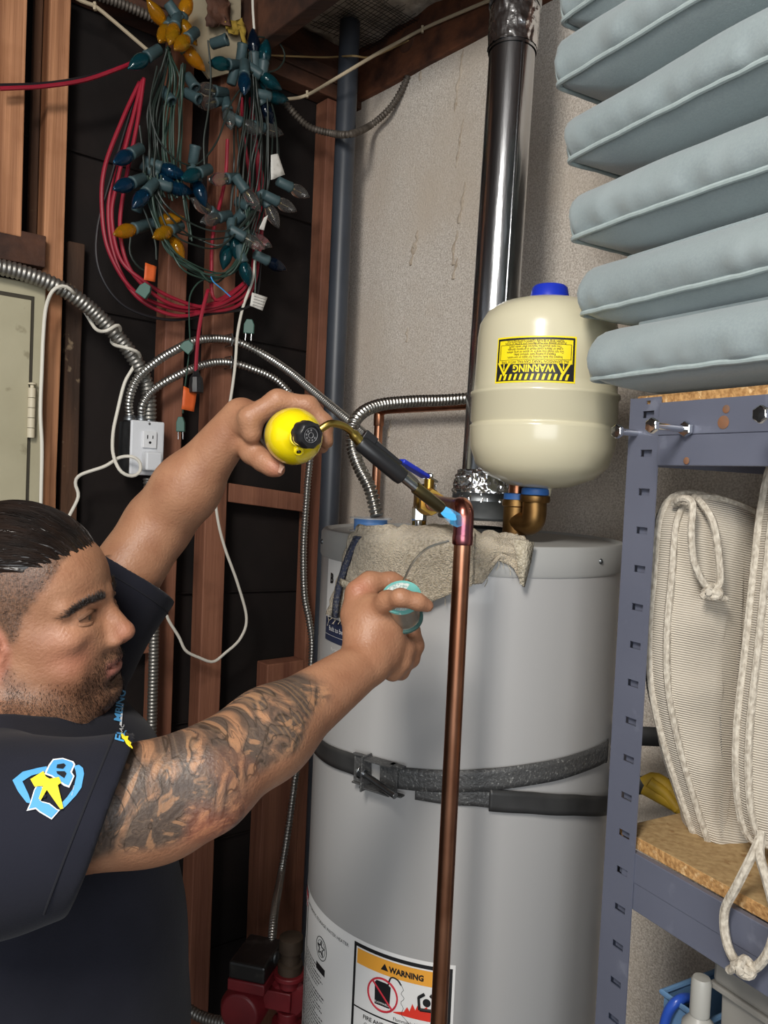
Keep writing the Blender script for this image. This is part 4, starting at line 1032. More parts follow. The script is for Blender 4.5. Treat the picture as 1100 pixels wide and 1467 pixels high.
# ------------------------------------------------------------------ torch
M('torch_yellow', S('f2dc12'), .22, coat=.4, c2=S('e8cf0c'), ns=8)
M('torch_grey', S('8d8d8b'), .35, .5)
M('black_plastic', S('1d1d1f'), .38)
M('black_gloss', S('141416'), .3)
M('torch_tube', S('b3994f'), .3, 1.0)
M('burner', S('8a7a46'), .35, 1.0, c2=S('6b6248'), ns=20)
TD = P(424, 626, .985); TE = P(402, 620, 1.235); ta = (TE - TD).normalized()       # cylinder axis, from dome to base
torch = empty('blow_torch', TE, 'yellow gas cylinder torch with black grip and lit brass tip', 'blow torch')
CR = .0362
mb = MB(); mb.lathe(TD, ta, [(.010, -.028), (.012, -.022), (.019, -.017), (.026, -.010), (.0315, .000), (.0345, .012), (CR, .028), (CR, .040)], 48, cap=True); obj('cylinder_dome', mb, 'torch_yellow', torch)
mb = MB(); mb.lathe(TD, ta, [(CR - .0004, .0395), (CR - .0004, .235), (CR - .006, .243), (0, .244)], 48); obj('cylinder_body', mb, 'torch_grey', torch)
tu = (UP - ta * UP.dot(ta)).normalized(); tr = ta.cross(tu); tr = tr if tr.dot(RI) > 0 else -tr
vn = TD - ta * .028
mb = MB(); mb.cyl(TD - ta * .02, TD - ta * .052, .0085, 20); mb.cyl(TD - ta * .046, TD - ta * .046 + tr * .022, .006, 14); obj('valve_stem', mb, 'torch_tube', torch)
kc = P(441, 623, .935); kd = (-ta * .82 + tr * .35 - tu * .05).normalized()
mb = MB(); n = 40; prof_ = []
vs = []; a_ = tu; b_ = kd.cross(a_).normalized(); a_ = b_.cross(kd)
for (r, h) in ((.0125, -.016), (.0158, -.012), (.0162, 0), (.0158, .006), (.0135, .0085), (.011, .0088), (.0105, .007), (0, .007)):
    for i in range(n):
        t = 2 * PI * i / n; rr = r * (1 + (.035 * math.cos(t * 9) if r > .0125 else 0)); vs.append(kc + kd * h + (a_ * math.cos(t) + b_ * math.sin(t)) * rr)
fs = [(k * n + i, k * n + (i + 1) % n, (k + 1) * n + (i + 1) % n, (k + 1) * n + i) for k in range(7) for i in range(n)] + [tuple(range(n - 1, -1, -1))]
mb.add(vs, fs); kn = obj('valve_knob', mb, 'black_plastic', torch)
mb = MB(); rg = [kc + kd * .0074 + (a_ * math.cos(t) + b_ * math.sin(t)) * .0085 for t in np.linspace(0, 2 * PI, 25)[:-1]]; mb.tube(rg, .0004, 4, closed=True)
rg = [kc + kd * .0074 + (a_ * math.cos(t) + b_ * math.sin(t)) * .0032 for t in np.linspace(0, 2 * PI, 17)[:-1]]; mb.tube(rg, .0005, 4, closed=True)
for k in range(7):
    t = k * .7; p = kc + kd * .0074 + (a_ * math.cos(t) + b_ * math.sin(t)) * .006; mb.box(p, a_ * .0012, b_ * .0009, kd * .0003)
obj('knob_marks', mb, 'ink_grey', kn, smooth=False)
mb = MB(); vp0 = P(428, 647, .962); vd = (-ta * .8 - tu * .45).normalized(); mb.lathe(vp0 + vd * -.006, vd, [(.0062, 0), (.0062, .006), (.0045, .0075), (.003, .0075), (.003, .005)], 20); obj('relief_valve', mb, 'torch_yellow', torch)
mb = MB(); mb.lathe(vp0 + vd * -.006, vd, [(.0032, .0055), (.0, .0078)], 14); obj('relief_pin', mb, 'black_gloss', torch)
ft = [TD - ta * .046 + tr * .012, P(468, 609, .945), P(480, 607, .95), P(495, 612, .96), P(508, 624, .97), P(522, 640, .975)]
c = catmull(ft, .004); mb = MB(); mb.tube(c, [.0045 + (.0022 if i > len(c) * .72 else 0) for i in range(len(c))], 14); obj('gas_tube', mb, 'torch_tube', torch)
g0, g1 = P(516, 634, .975), P(577, 684, .995); gd = (g1 - g0).normalized(); gl = (g1 - g0).length
mb = MB(); mb.lathe(g0, gd, [(.0085, -.002), (.0105, .002), (.011, gl * .45), (.0112, gl * .9), (.0105, gl), (.006, gl + .001)], 24)
gu = (UP - gd * UP.dot(gd)).normalized(); mb.box(g0 + gd * gl * .42 + gu * .0105, gd * gl * .40, gd.cross(gu) * .005, gu * .0035); mb.box(g0 + gd * .006 + gu * .011, gd * .009, gd.cross(gu) * .006, gu * .006)
obj('grip', mb, 'black_plastic', torch, bevel=.001)
n1 = P(598, 701, 1.00); mb = MB(); mb.cyl(g1, n1, .0058, 18); obj('burner_neck', mb, 'steel', torch)
n2 = P(633, 729, 1.015); nd = (n2 - n1).normalized(); nl = (n2 - n1).length
mb = MB(); mb.lathe(n1 - nd * .004, nd, [(.0074, 0), (.0078, .002), (.0078, nl), (.0066, nl + .004), (.0055, nl + .004), (.005, nl - .004)], 24); obj('burner_tip', mb, 'burner', torch)
fm = bpy.data.materials.new('flame_gas'); fm.use_nodes = True; nt = fm.node_tree; nt.nodes.clear()
out = nt.nodes.new('ShaderNodeOutputMaterial'); em = nt.nodes.new('ShaderNodeEmission'); trn = nt.nodes.new('ShaderNodeBsdfTransparent'); mx = nt.nodes.new('ShaderNodeMixShader')
em.inputs[0].default_value = (.10, .55, 1, 1); em.inputs[1].default_value = 1.4; mx.inputs[0].default_value = .42
nt.links.new(trn.outputs[0], mx.inputs[1]); nt.links.new(em.outputs[0], mx.inputs[2]); nt.links.new(mx.outputs[0], out.inputs[0]); MATS['flame_gas'] = fm
fm2 = fm.copy(); fm2.node_tree.nodes['Mix Shader'].inputs[0].default_value = .14; MATS['flame_outer'] = fm2
f1p = P(658, 748, 1.02); fdr = (f1p - n2).normalized(); fln = (f1p - n2).length
mb = MB(); mb.lathe(n2 + nd * .003, fdr, [(.0055, 0), (.0062, .006), (.0045, fln * .55), (.001, fln * .72)], 18); fo = obj('flame', mb, 'flame_gas', torch)
mb = MB(); mb.lathe(n2 + nd * .003, fdr, [(.0058, 0), (.0075, .008), (.009, fln * .7), (.007, fln * .95), (.001, fln * 1.1)], 18); obj('flame_outer', mb, 'flame_outer', fo)

# ------------------------------------------------------------------ solder spool
M('spool_green', S('6fb3ac'), .4, c2=S('5c9c96'), ns=30, c3=S('d4dcd8'), ns3=90, ramp3=(.6, .66))
M('solder', S('c2bdb2'), .35, 1.0)
so = P(575, 857, .950); sx_ = (-FW * .72 + UP * .66 + RI * -.08).normalized()   # axis out of the top flange
spool = empty('solder_spool', so - sx_ * .05, 'turquoise spool of solder wire held in the near hand', 'solder spool')
SR = .0240
def ringdisc(o, ax, r0, r1, h, n=40):
    mb = MB(); mb.lathe(o, ax, [(r0, 0), (r1, 0), (r1, h), (r0, h), (r0, 0)], n, cap=False); return mb
obj('top_flange', ringdisc(so, sx_, .0095, SR, .003), 'spool_green', spool)
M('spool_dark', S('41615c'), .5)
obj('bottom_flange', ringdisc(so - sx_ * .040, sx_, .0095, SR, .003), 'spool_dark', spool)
M('spool_paper', S('c9d0cc'), .5, c2=S('8fa8a4'), ns=420, ramp=(.42, .6), detail=1)
sa_ = sx_.orthogonal().normalized(); sb_ = sx_.cross(sa_)
for (t0_, t1_) in ((.3, 1.9), (3.3, 5.2)):
    mb = MB(); mb.grid([[so + sx_ * .0033 + (sa_ * math.cos(t) + sb_ * math.sin(t)) * rr for t in np.linspace(t0_, t1_, 14)] for rr in (.0125, .0165, .0205)]); obj('flange_label', mb, 'spool_paper', spool, label='worn silvery paper label')
mb = MB(); mb.lathe(so, sx_, [(.0095, .001), (.0095, -.041)], 28, cap=False); obj('core', mb, 'black_plastic', spool)
mb = MB(); pts = []
sa_ = sx_.orthogonal().normalized(); sb_ = sx_.cross(sa_)
for i in range(18 * 24):
    t = i / 24; pts.append(so - sx_ * (.038 - .0345 * (t / 18)) + (sa_ * math.cos(t * 2 * PI) + sb_ * math.sin(t * 2 * PI)) * .0190)
mb.tube(pts, .0013, 6); mb.lathe(so, sx_, [(.0185, -.0395), (.0185, 0)], 32, cap=False); obj('wire_coil', mb, 'solder', spool)
mb = MB(); mb.tube(catmull([so + (UP * .012 + FW * .01), P(580, 828, .985), P(590, 808, 1.0), P(606, 790, 1.01), P(622, 781, 1.02), P(643, 775, 1.025)], .005), .0015, 8); obj('wire_end', mb, 'solder', spool)

# ------------------------------------------------------------------ electrical panel, boxes, cables
M('panel_paint', S('b0a98f'), .5, c2=S('a39c82'), ns=6, bump=.1, bs=20, c3=S('8f886f'), ns3=30, ramp3=(.66, .75))
M('panel_gap', S('3a352a'), .8)
M('hinge_paint', S('c9bfa6'), .5)
M('flex_grey', S('8f8d88'), .42, .85)
M('mc_cable', S('b9b8b4'), .3, .95)
M('old_armor', S('6a625a'), .6, .5, c2=S('4d463f'), ns=40)
M('cord_white', S('d9d4c8'), .5)
M('box_steel', S('8e9194'), .38, .9, c2=S('6f7274'), ns=18)
M('plate_white', S('d8dade'), .35)
M('socket_white', S('dedfe1'), .3)
panel = empty('electrical_panel', pl(20, 725, .03), 'beige painted electrical panel door with hinge at the left edge', 'electrical panel')
pz1, pz0 = pl(30, 402, .03).z, pl(30, 735, .03).z - .1
pu1 = ul(62, 560, .03); pu0 = pu1 + .34
mb = MB(); mb.box(wl((pu0 + pu1) / 2, .016, (pz0 + pz1) / 2), dL * (pu0 - pu1) / 2, nL * .014, Z * (pz1 - pz0) / 2); obj('panel_box', mb, 'panel_paint', panel, smooth=False, bevel=.003)
du1 = ul(43, 560, .033); dz1 = pl(25, 424, .033).z
mb = MB(); mb.box(wl((pu0 + du1) / 2, .0305, (pz0 + dz1) / 2 + .002), dL * ((pu0 - du1) / 2 + .004), nL * .0008, Z * ((dz1 - pz0) / 2 + .003)); obj('door_gap', mb, 'panel_gap', panel, smooth=False)
mb = MB(); mb.box(wl((pu0 + du1) / 2 + .001, .0325, (pz0 + dz1) / 2 - .001), dL * ((pu0 - du1) / 2 - .0015), nL * .0022, Z * ((dz1 - pz0) / 2 - .003)); obj('panel_door', mb, 'panel_paint', panel, smooth=False, bevel=.0015)
hza, hzb = pl(46, 556, .04).z, pl(46, 628, .04).z; hp = wl(ul(45, 590, .04), .0405, 0)
hin = None
for k in range(5):
    za, zb3 = hza + (hzb - hza) * k / 5, hza + (hzb - hza) * (k + 1) / 5
    mb = MB(); mb.cyl(hp + Z * za, hp + Z * (zb3 + .0012), .0078, 14); obj('hinge_knuckle', mb, 'hinge_paint', panel)
mb = MB(); mb.lathe(hp + Z * (hza + .0005), Z, [(.004, 0), (.004, .006), (.009, .007), (.008, .010), (0, .0115)], 14); obj('hinge_pin', mb, 'hinge_paint', panel)

mb = MB(); corr(mb, [pl(-20, 378, .055), pl(30, 390, .055), pl(75, 407, .055), pl(110, 427, .055), pl(140, 452, .05), pl(170, 484, .05), pl(195, 518, .05), pl(208, 545, .045), pl(213, 570, .04), pl(214, 600, .03)], .0172, .0095, .16, 16)
obj('flex_conduit', mb, 'flex_grey', label='thick grey flexible conduit running from the panel to the outlet box', cat='conduit', auto=80)
mb = MB(); corr(mb, [pl(212, 684, .045), pl(219, 760, .045), pl(221, 840, .045), pl(220, 940, .045), pl(217, 1060, .045), pl(214, 1200, .045)], .0125, .0085, .16, 16)
obj('flex_conduit', mb, 'flex_grey', label='vertical grey flexible conduit going down from the outlet box', cat='conduit', auto=80)
bc_u0, bc_u1 = ul(234, 640, .06), ul(186, 640, .06); bz1, bz0 = pl(210, 603, .06).z, pl(210, 681, .06).z
ob = empty('outlet_box', wl((bc_u0 + bc_u1) / 2, .03, bz0), 'metal junction box with white cover plate and power outlet', 'outlet')
mb = MB(); mb.box(wl((bc_u0 + bc_u1) / 2, .022, (bz0 + bz1) / 2), dL * (bc_u1 - bc_u0) / 2 * .97, nL * .034, Z * (bz1 - bz0) / 2 * .97); obj('metal_box', mb, 'box_steel', ob, smooth=False, bevel=.003)
mb = MB(); mb.box(wl((bc_u0 + bc_u1) / 2, .060, (bz0 + bz1) / 2), dL * (bc_u1 - bc_u0) / 2, nL * .004, Z * (bz1 - bz0) / 2); obj('cover_plate', mb, 'plate_white', ob, smooth=False, bevel=.0035)
qc = pl(214, 630, .066); hw_, hh_ = .0165, .019
mb = MB(); mb.box(qc, dL * hw_, nL * .004, Z * hh_); rec = obj('receptacle', mb, 'socket_white', ob, smooth=False, bevel=.002)
mb = MB(); mb.box(qc + dL * .0062 + Z * .006 + nL * .0035, dL * .0011, nL * .001, Z * .0042); obj('slot', mb, 'ink', rec, smooth=False)
mb = MB(); mb.box(qc - dL * .0062 + Z * .006 + nL * .0035, dL * .0011, nL * .001, Z * .0035); obj('slot', mb, 'ink', rec, smooth=False)
mb = MB(); mb.lathe(qc - Z * .0065 + nL * .003, nL, [(.003, 0), (.003, .0016)], 12); obj('ground_hole', mb, 'ink', rec)
mb = MB(); mb.lathe(pl(214, 607, .064), nL, [(.003, 0), (.0028, .001), (0, .0018)], 10); obj('plate_screw', mb, 'steel', ob)
for (px, py) in ((186, 600), (203, 601), (214, 601)):
    p_ = pl(px, py, .03); mb = MB(); mb.lathe(p_ - Z * .004, Z, [(.0145, 0), (.0145, .006), (.012, .008), (.012, .012)], 14); obj('cable_clamp', mb, 'box_steel', ob)
qd = pl(217, 661, .08)
mb = MB(); mb.box(qd, dL * .019, nL * .015, Z * .021); obj('plug_adapter', mb, 'plate_white', smooth=False, bevel=.004, label='white plug adapter in the lower socket of the outlet box', cat='plug')

mb = MB(); corr(mb, [pl(186, 598, .03), pl(185, 575, .05), pl(195, 545, .07), pl(220, 521, .07), pl(250, 502, .06), pl(285, 487, .04), pl(330, 487, .03), pl(372, 505, .05), P(415, 533, 1.95), P(455, 566, 1.85), P(490, 595, 1.75), P(525, 625, 1.65), P(560, 660, 1.5), P(590, 690, 1.38), P(600, 704, 1.33)], .0104, .0082, .28, 12)
obj('armored_cable', mb, 'mc_cable', label='upper metal-clad cable looping from the outlet box to the heater', cat='cable', auto=80)
mb = MB(); corr(mb, [pl(203, 598, .03), pl(204, 580, .05), pl(218, 560, .06), pl(250, 540, .06), pl(290, 523, .04), pl(325, 519, .03), pl(360, 528, .04), pl(400, 548, .05), pl(432, 590, .05), pl(444, 640, .05), pl(440, 700, .04), pl(435, 780, .04), pl(436, 850, .04), pl(443, 890, .05), pl(447, 930, .06), pl(440, 1010, .06), pl(425, 1100, .06), pl(414, 1180, .07), pl(403, 1250, .10), P(394, 1300, 1.85), P(388, 1360, 1.72)], .0100, .0082, .28, 12)
obj('armored_cable', mb, 'mc_cable', label='lower metal-clad cable running down beside the heater to the red pump', cat='cable', auto=80)
for (px, py) in ((331, 487), (330, 519)):
    p_ = pl(px, py, .035); mb = MB(); mb.tube([p_ - Z * .014 - nL * .028, p_ - Z * .014 + nL * .004, p_ + nL * .0095, p_ + Z * .014 + nL * .004, p_ + Z * .014 - nL * .028], .0022, 6); obj('cable_staple', mb, 'steel', label=('steel staple over the upper' if py < 500 else 'steel staple over the lower') + ' metal-clad cable on the stud', cat='staple')
mb = MB(); corr(mb, [pl(395, 135, .06), pl(410, 150, .06), pl(440, 180, .07), P(475, 191, 2.02), P(502, 192, 1.98), pb(530, 180, .05), pb(556, 158, .03), pb(572, 135, .015), pb(585, 108, .004)], .0092, .0085, .30, 10)
obj('armored_cable', mb, 'old_armor', label='old grimy armored cable sagging across the vent pipe onto the concrete', cat='cable', auto=80)
mb = MB(); corr(mb, [pl(135, -8, .03), pl(175, 6, .03), pl(216, 24, .03), pl(260, 42, .02)], .0115, .0085, .26, 10)
obj('armored_cable', mb, 'old_armor', label='short grey armored cable along the top plate above the lights', cat='cable', auto=80)
def wire(pts, r, mat, label, cat='cord', step=.012, name='cord'):
    mb = MB(); mb.tube(catmull(pts, step), r, 8); return obj(name, mb, mat, label=label, cat=cat)
M('romex', S('b5a68c'), .6); M('yellow_wire', S('a58a5c'), .6)
wire([pl(100, -8, .03), pl(118, 2, .03), pl(136, 9, .03), pl(160, 28, .03), pl(195, 58, .03), pl(216, 76, .03)], .0042, 'romex', 'pale sheathed cable stapled along the upper left top plate', 'cable', name='house_cable')
wire([pl(380, 143, .05), pl(412, 142, .05), pl(440, 136, .05), P(485, 110, 1.95), P(535, 80, 1.98), pb(575, 58, .04), pb(605, 42, .025), pb(650, 22, .025), pb(712, -4, .025)], .0042, 'romex', 'pale sheathed cable sweeping up from the lights to the ledger beam', 'cable', name='house_cable')
wire([pl(385, 79, .02), pl(430, 81, .03), pl(470, 82, .03), P(505, 80, 2.0), P(530, 82, 2.05), pb(560, 70, .03), pb(585, 58, .02)], .0024, 'yellow_wire', 'thin yellowed wire crossing in front of the vent pipe', 'wire', name='bell_wire')
for (a, b) in (((440, 135), 'by the blue bulbs'), ((605, 42), 'on the ledger beam'), ((136, 9), 'on the top plate')):
    p_ = (pb(*a, .026) if a[0] > 500 else pl(*a, .05 if a[0] > 400 else .03)); mb = MB(); mb.box(p_, RI * .003, UP * .0085, FW * .004); obj('cable_clip', mb, 'romex', smooth=False, bevel=.001, label='small pale cable clip ' + b, cat='clip')
W1 = [pl(58, 740, .06), pl(59, 700, .06), pl(60, 640, .06), pl(58, 590, .06), pl(60, 530, .06), pl(62, 480, .06), pl(66, 440, .07), pl(76, 416, .085), pl(92, 410, .085), pl(104, 418, .08), pl(112, 432, .03), pl(126, 454, .02), pl(138, 472, .05), pl(152, 474, .085), pl(168, 466, .085), pl(172, 474, .06), pl(160, 486, .03), pl(164, 494, .05), pl(180, 498, .085), pl(196, 504, .085), pl(200, 512, .06), pl(190, 528, .05), pl(178, 550, .05), pl(168, 590, .05), pl(162, 620, .06), pl(162, 650, .08), pl(172, 674, .10), pl(188, 682, .105), pl(200, 676, .105), pl(200, 662, .105), pl(188, 654, .10), pl(170, 656, .08), pl(150, 668, .06), pl(116, 680, .03), pl(108, 692, .02), pl(112, 712, .02), pl(98, 742, .02), pl(94, 760, .02)]
wire(W1, .0038, 'cord_white', 'white cord looped around the thick conduit and beside the panel', step=.008)
W2 = [pl(366, 365, .08), pl(362, 400, .08), pl(348, 440, .06), pl(340, 480, .06), pl(337, 520, .06), pl(332, 560, .06), pl(322, 620, .06), pl(312, 670, .06), pl(308, 705, .06), pl(312, 745, .06), pl(322, 785, .06), pl(340, 835, .06), pl(353, 885, .06), pl(344, 915, .06), pl(322, 936, .06), pl(305, 948, .06), pl(285, 942, .06), pl(266, 932, .06), pl(256, 912, .06), pl(240, 885, .06), pl(236, 862, .06), pl(226, 842, .06), pl(221, 825, .06)]
wire(W2, .0036, 'cord_white', 'white cord hanging down the studs in a big open loop', step=.01)
p_ = pl(229, 858, .062); mb = MB(); mb.box(p_, (pl(236, 856, .062) - pl(222, 860, .062)) / 2, nL * .0012, Z * .004); mb.lathe(pl(224, 859, .0632), nL, [(.004, 0), (.004, .002)], 12); obj('cord_clip', mb, 'cord_white', label='small white clip tying the hanging cord to the conduit', cat='clip')
mb = MB(); mb.tube(catmull([pl(362, -12, .10), pl(362, 10, .10), pl(364, 42, .10)], .01), .003, 8); obj('cord', mb, 'cord_white', label='white cord dropping from the ceiling to the blue bulbs', cat='cord')

# red circulation pump low by the heater
M('pump_red', S('7e2228'), .45, c2=S('621a20'), ns=9, bump=.08, bs=30)
M('pump_black', S('1c1c1d'), .4, c2=S('3a3836'), ns=40, ramp=(.55, .75))
M('iron', S('5a4c40'), .6, .6, c2=S('3f352c'), ns=14)
pc = P(366, 1420, 1.70)
pump = empty('circulation_pump', V((pc.x, pc.y, 0)), 'red circulation pump with black terminal box beside the heater', 'pump')
rx, ry = RI.copy(), V((0, 1, 0)); rx.z = 0; rx.normalize(); rx = (rx * .97 + V((0, -.24, 0))).normalized(); ry = Z.cross(rx)
bz_ = P(366, 1425, 1.64).z
mb = MB(); mb.box(V((pc.x, pc.y, bz_ + .040)), rx * .040, ry * .055, Z * .018); bxp = obj('terminal_box', mb, 'pump_black', pump, smooth=False, bevel=.005)
mb = MB(); mb.box(V((pc.x, pc.y, bz_ + .010)), rx * .041, ry * .056, Z * .012); mb.lathe(V((pc.x, pc.y + .07, bz_ - .055)), -ry, [(.04, 0), (.048, .005), (.048, .10), (.04, .115), (.02, .118)], 32); obj('motor_housing', mb, 'pump_red', pump, bevel=.003)
vc = V((pc.x, pc.y, bz_ - .03)) + rx * .075
mb = MB(); mb.lathe(vc + ry * .05, -ry, [(.035, 0), (.045, .01), (.045, .05), (.035, .06)], 32); mb.box(vc + rx * -.02, rx * .03, ry * .02, Z * .02)
for k in (-1, 1): mb.lathe(vc + Z * k * .045, Z * k, [(.022, -.02), (.022, 0), (.034, .002), (.034, .012), (.022, .013)], 24)
obj('volute', mb, 'pump_red', pump, bevel=.002)
mb = MB(); mb.lathe((vc.x, vc.y, 0), Z, [(.019, .0), (.019, vc.z - .05)], 20); mb.lathe((vc.x, vc.y, 0), Z, [(.026, vc.z + .058), (.026, vc.z + .075), (.02, vc.z + .078), (.02, vc.z + .10), (.025, vc.z + .102), (.025, vc.z + .13), (.014, vc.z + .135)], 20); obj('pipe_union', mb, 'iron', pump)
mb = MB(); mb.lathe(V((pc.x, pc.y, bz_ + .05)) + rx * .041, rx, [(.012, 0), (.012, .004), (.006, .006)], 16); obj('conduit_knockout', mb, 'galv_dull', pump)
mb = MB(); corr(mb, [P(262, 1440, 1.80), P(285, 1455, 1.78), P(315, 1464, 1.75), P(350, 1468, 1.72)], .0125, .009, .16, 14); obj('flex_conduit', mb, 'flex_grey', label='grey flexible conduit entering the red pump from the left', cat='conduit', auto=80)

# ------------------------------------------------------------------ light strings hung on the wall
def glass(name, c, alpha, rough=.08):
    m = M(name, c, rough, trans=alpha, ior=1.22, coat=.35); return m
glass('bulb_amber', S('d99a1c'), .75); glass('bulb_teal', S('1d6470'), .8); glass('bulb_blue', S('164d70'), .8); glass('bulb_clear', S('f2f0ec'), .97, .03); glass('bulb_dark', S('101f33'), .6)
M('socket_green', S('3f5458'), .5, c2=S('34474a'), ns=50); M('wire_green', S('1c2722'), .5); M('wire_green2', S('2b4238'), .5)
M('cord_red', S('991f33'), .4, c2=S('8a1a2c'), ns=8); M('cord_black', S('19171a'), .45); M('plug_green', S('345c51'), .5); M('tag_orange', S('d9642a'), .6, c2=S('c9551f'), ns=20); M('tag_white', S('d5d2cb'), .7, c2=S('b5b1a9'), ns=60, ramp=(.5, .7)); M('foil_base', S('b9a978'), .3, .9)
M('plywood_patch', S('a89c84'), .85, c2=S('93876f'), ns=6); M('rag_yellow', S('b89b3c'), .85, c2=S('94792a'), ns=14)
def lathe_mesh(name, prof, n, mats, flutes=0):
    vs = []; fs = []
    for (r, h) in prof:
        for i in range(n):
            t = 2 * PI * i / n; rr = r * (1 + (.06 if (i % 2 and flutes) else 0)); vs.append((rr * math.cos(t), rr * math.sin(t), h))
    fs = [(k * n + i, k * n + (i + 1) % n, (k + 1) * n + (i + 1) % n, (k + 1) * n + i) for k in range(len(prof) - 1) for i in range(n)]
    fs.append(tuple(range(n - 1, -1, -1)))
    me = bpy.data.meshes.new(name); me.from_pydata(vs, [], fs); me.update(); me.polygons.foreach_set('use_smooth', [True] * len(me.polygons))
    for m in mats: me.materials.append(MATS[m])
    return me
sock_me = lathe_mesh('socket', [(.0085, 0), (.0112, .002), (.0118, .034), (.0128, .036), (.0128, .041), (.009, .041)], 20, ['socket_green'], 1)
BP = [(.0085, 0), (.0095, .004), (.0135, .012), (.0155, .021), (.0152, .029), (.0128, .039), (.0088, .048), (.0045, .055), (.0012, .060), (0, .0605)]
bulb_me = {k: lathe_mesh('bulb', BP, 20, [m]) for k, m in (('a', 'bulb_amber'), ('t', 'bulb_teal'), ('b', 'bulb_blue'), ('c', 'bulb_clear'), ('d', 'bulb_dark'))}
fil_me = lathe_mesh('filament', [(.0022, 0), (.0022, .012), (.0006, .014), (.0004, .03), (0, .031)], 6, ['foil_base'])
def z_to(d):
    return V(d).normalized().to_track_quat('Z', 'Y').to_matrix().to_4x4()
def bulb(root, kind, base, tip, off, doff=0.0):
    a = pl(*base, off); b = pl(*tip, off + doff); d = (b - a).normalized()
    mw = Matrix.Translation(a - d * .041) @ z_to(d)
    s = share('socket', sock_me, mw, root)
    o = share('bulb', bulb_me[kind], Matrix.Translation(a - d * .004) @ z_to(d), s)
    if kind == 'c': share('filament', fil_me, Matrix.Translation(a - d * .002) @ z_to(d), s)
    return a - d * .041
am = empty('string_lights', pl(250, 40, .06), 'light string with amber bulbs bunched at the top and lower left', 'string lights', 'old outdoor light strings on the wall')
bu = empty('string_lights', pl(230, 260, .08), 'light string with dark blue and teal bulbs bunched in the middle', 'string lights', 'old outdoor light strings on the wall')
cl = empty('string_lights', pl(350, 260, .08), 'light string with clear bulbs on the right of the tangle', 'string lights', 'old outdoor light strings on the wall')
ends = {'am': [], 'bu': [], 'cl': []}
for (k, b, t, off, dd) in (('a', (234, 34), (218, 10), .09, .01), ('a', (262, 22), (272, -6), .10, 0), ('a', (250, 38), (240, 74), .13, .02), ('a', (240, 40), (225, 66), .10, .02), ('a', (268, 56), (242, 78), .14, .02), ('a', (266, 72), (296, 104), .12, .0), ('a', (258, 30), (276, 56), .12, 0), ('a', (262, 66), (286, 92), .10, .01),
                           ('a', (191, 328), (166, 335), .10, .01), ('a', (228, 318), (248, 314), .08, .02), ('a', (243, 330), (209, 345), .10, .02), ('a', (247, 342), (258, 364), .08, .01)):
    ends['am'].append(bulb(am, k, b, t, off, dd))
for (k, b, t, off, dd) in (('t', (210, 82), (188, 96), .10, 0), ('t', (326, 92), (293, 89), .10, .01), ('d', (364, 76), (362, 42), .10, 0), ('t', (378, 88), (382, 54), .11, 0), ('b', (350, 108), (350, 144), .12, .02), ('t', (374, 108), (394, 122), .11, .01), ('t', (386, 138), (410, 143), .09, 0), ('t', (372, 96), (378, 120), .09, 0), ('d', (376, 150), (388, 172), .08, 0),
                           ('b', (186, 221), (156, 238), .12, .02), ('b', (188, 262), (156, 274), .12, .02), ('b', (209, 276), (190, 298), .12, .01), ('b', (232, 240), (263, 252), .10, .02), ('t', (284, 248), (247, 262), .13, .02), ('b', (282, 262), (292, 290), .11, .01), ('b', (226, 252), (252, 272), .09, .01), ('b', (244, 268), (276, 276), .10, 0),
                           ('d', (384, 374), (408, 386), .09, 0), ('t', (348, 376), (358, 415), .10, .0), ('t', (334, 338), (338, 366), .09, 0), ('t', (326, 354), (320, 384), .08, 0)):
    ends['bu'].append(bulb(bu, k, b, t, off, dd))
for (k, b, t, off, dd) in (('c', (306, 130), (285, 126), .08, .01), ('c', (306, 146), (288, 150), .07, .01), ('c', (326, 158), (331, 184), .08, .02), ('c', (346, 176), (374, 190), .09, .01), ('c', (378, 184), (404, 192), .08, 0), ('c', (324, 256), (299, 258), .10, .01), ('c', (352, 274), (374, 305), .12, .01), ('c', (417, 269), (447, 284), .11, 0), ('c', (398, 289), (427, 304), .11, 0), ('c', (384, 296), (396, 320), .09, 0), ('c', (350, 340), (392, 364), .12, .01), ('c', (300, 302), (276, 286), .09, .01), ('c', (312, 312), (288, 318), .09, .01), ('c', (362, 340), (386, 352), .09, .0)):
    ends['cl'].append(bulb(cl, k, b, t, off, dd))
def bundle(root, strands, mat, r=.0021, name='wire'):
    for s in strands:
        mb = MB(); mb.tube(catmull(s, .012), r, 6); obj(name, mb, mat, root)
rg_ = random.Random(11)
J = lambda x, a: x + rg_.uniform(-a, a)
def strand(pts, jit=4, o=.09, oj=.02): return [pl(J(x, jit), J(y, jit), J(o, oj)) for x, y in pts]
# left vertical hank
sl = [strand([(240, 70), (228 + k * 3.2, 110), (214 + k * 4, 160), (212 + k * 4, 210), (212 + k * 5, 250), (216 + k * 6, 285)], 4) for k in np.linspace(0, 8.5, 17)]
sl += [strand([(262, 88), (258, 130), (256, 190), (258, 240), (262, 290), (272, 345)], 5) for k in range(3)]
bundle(am, sl[:9], 'wire_green'); bundle(bu, sl[9:], 'wire_green2')
# right vertical hank
sr_ = [strand([(352 + k * 2, 78), (346 + k * 4, 130), (338 + k * 6, 180), (336 + k * 6, 230), (332 + k * 6, 280), (326 + k * 5, 330)], 5) for k in np.linspace(0, 8.5, 15)]
sr_ += [strand([(372, 100), (386, 140), (396, 180), (398, 220), (398, 262)], 3) for k in range(2)]
bundle(cl, sr_[:6], 'wire_green'); bundle(bu, sr_[6:], 'wire_green')
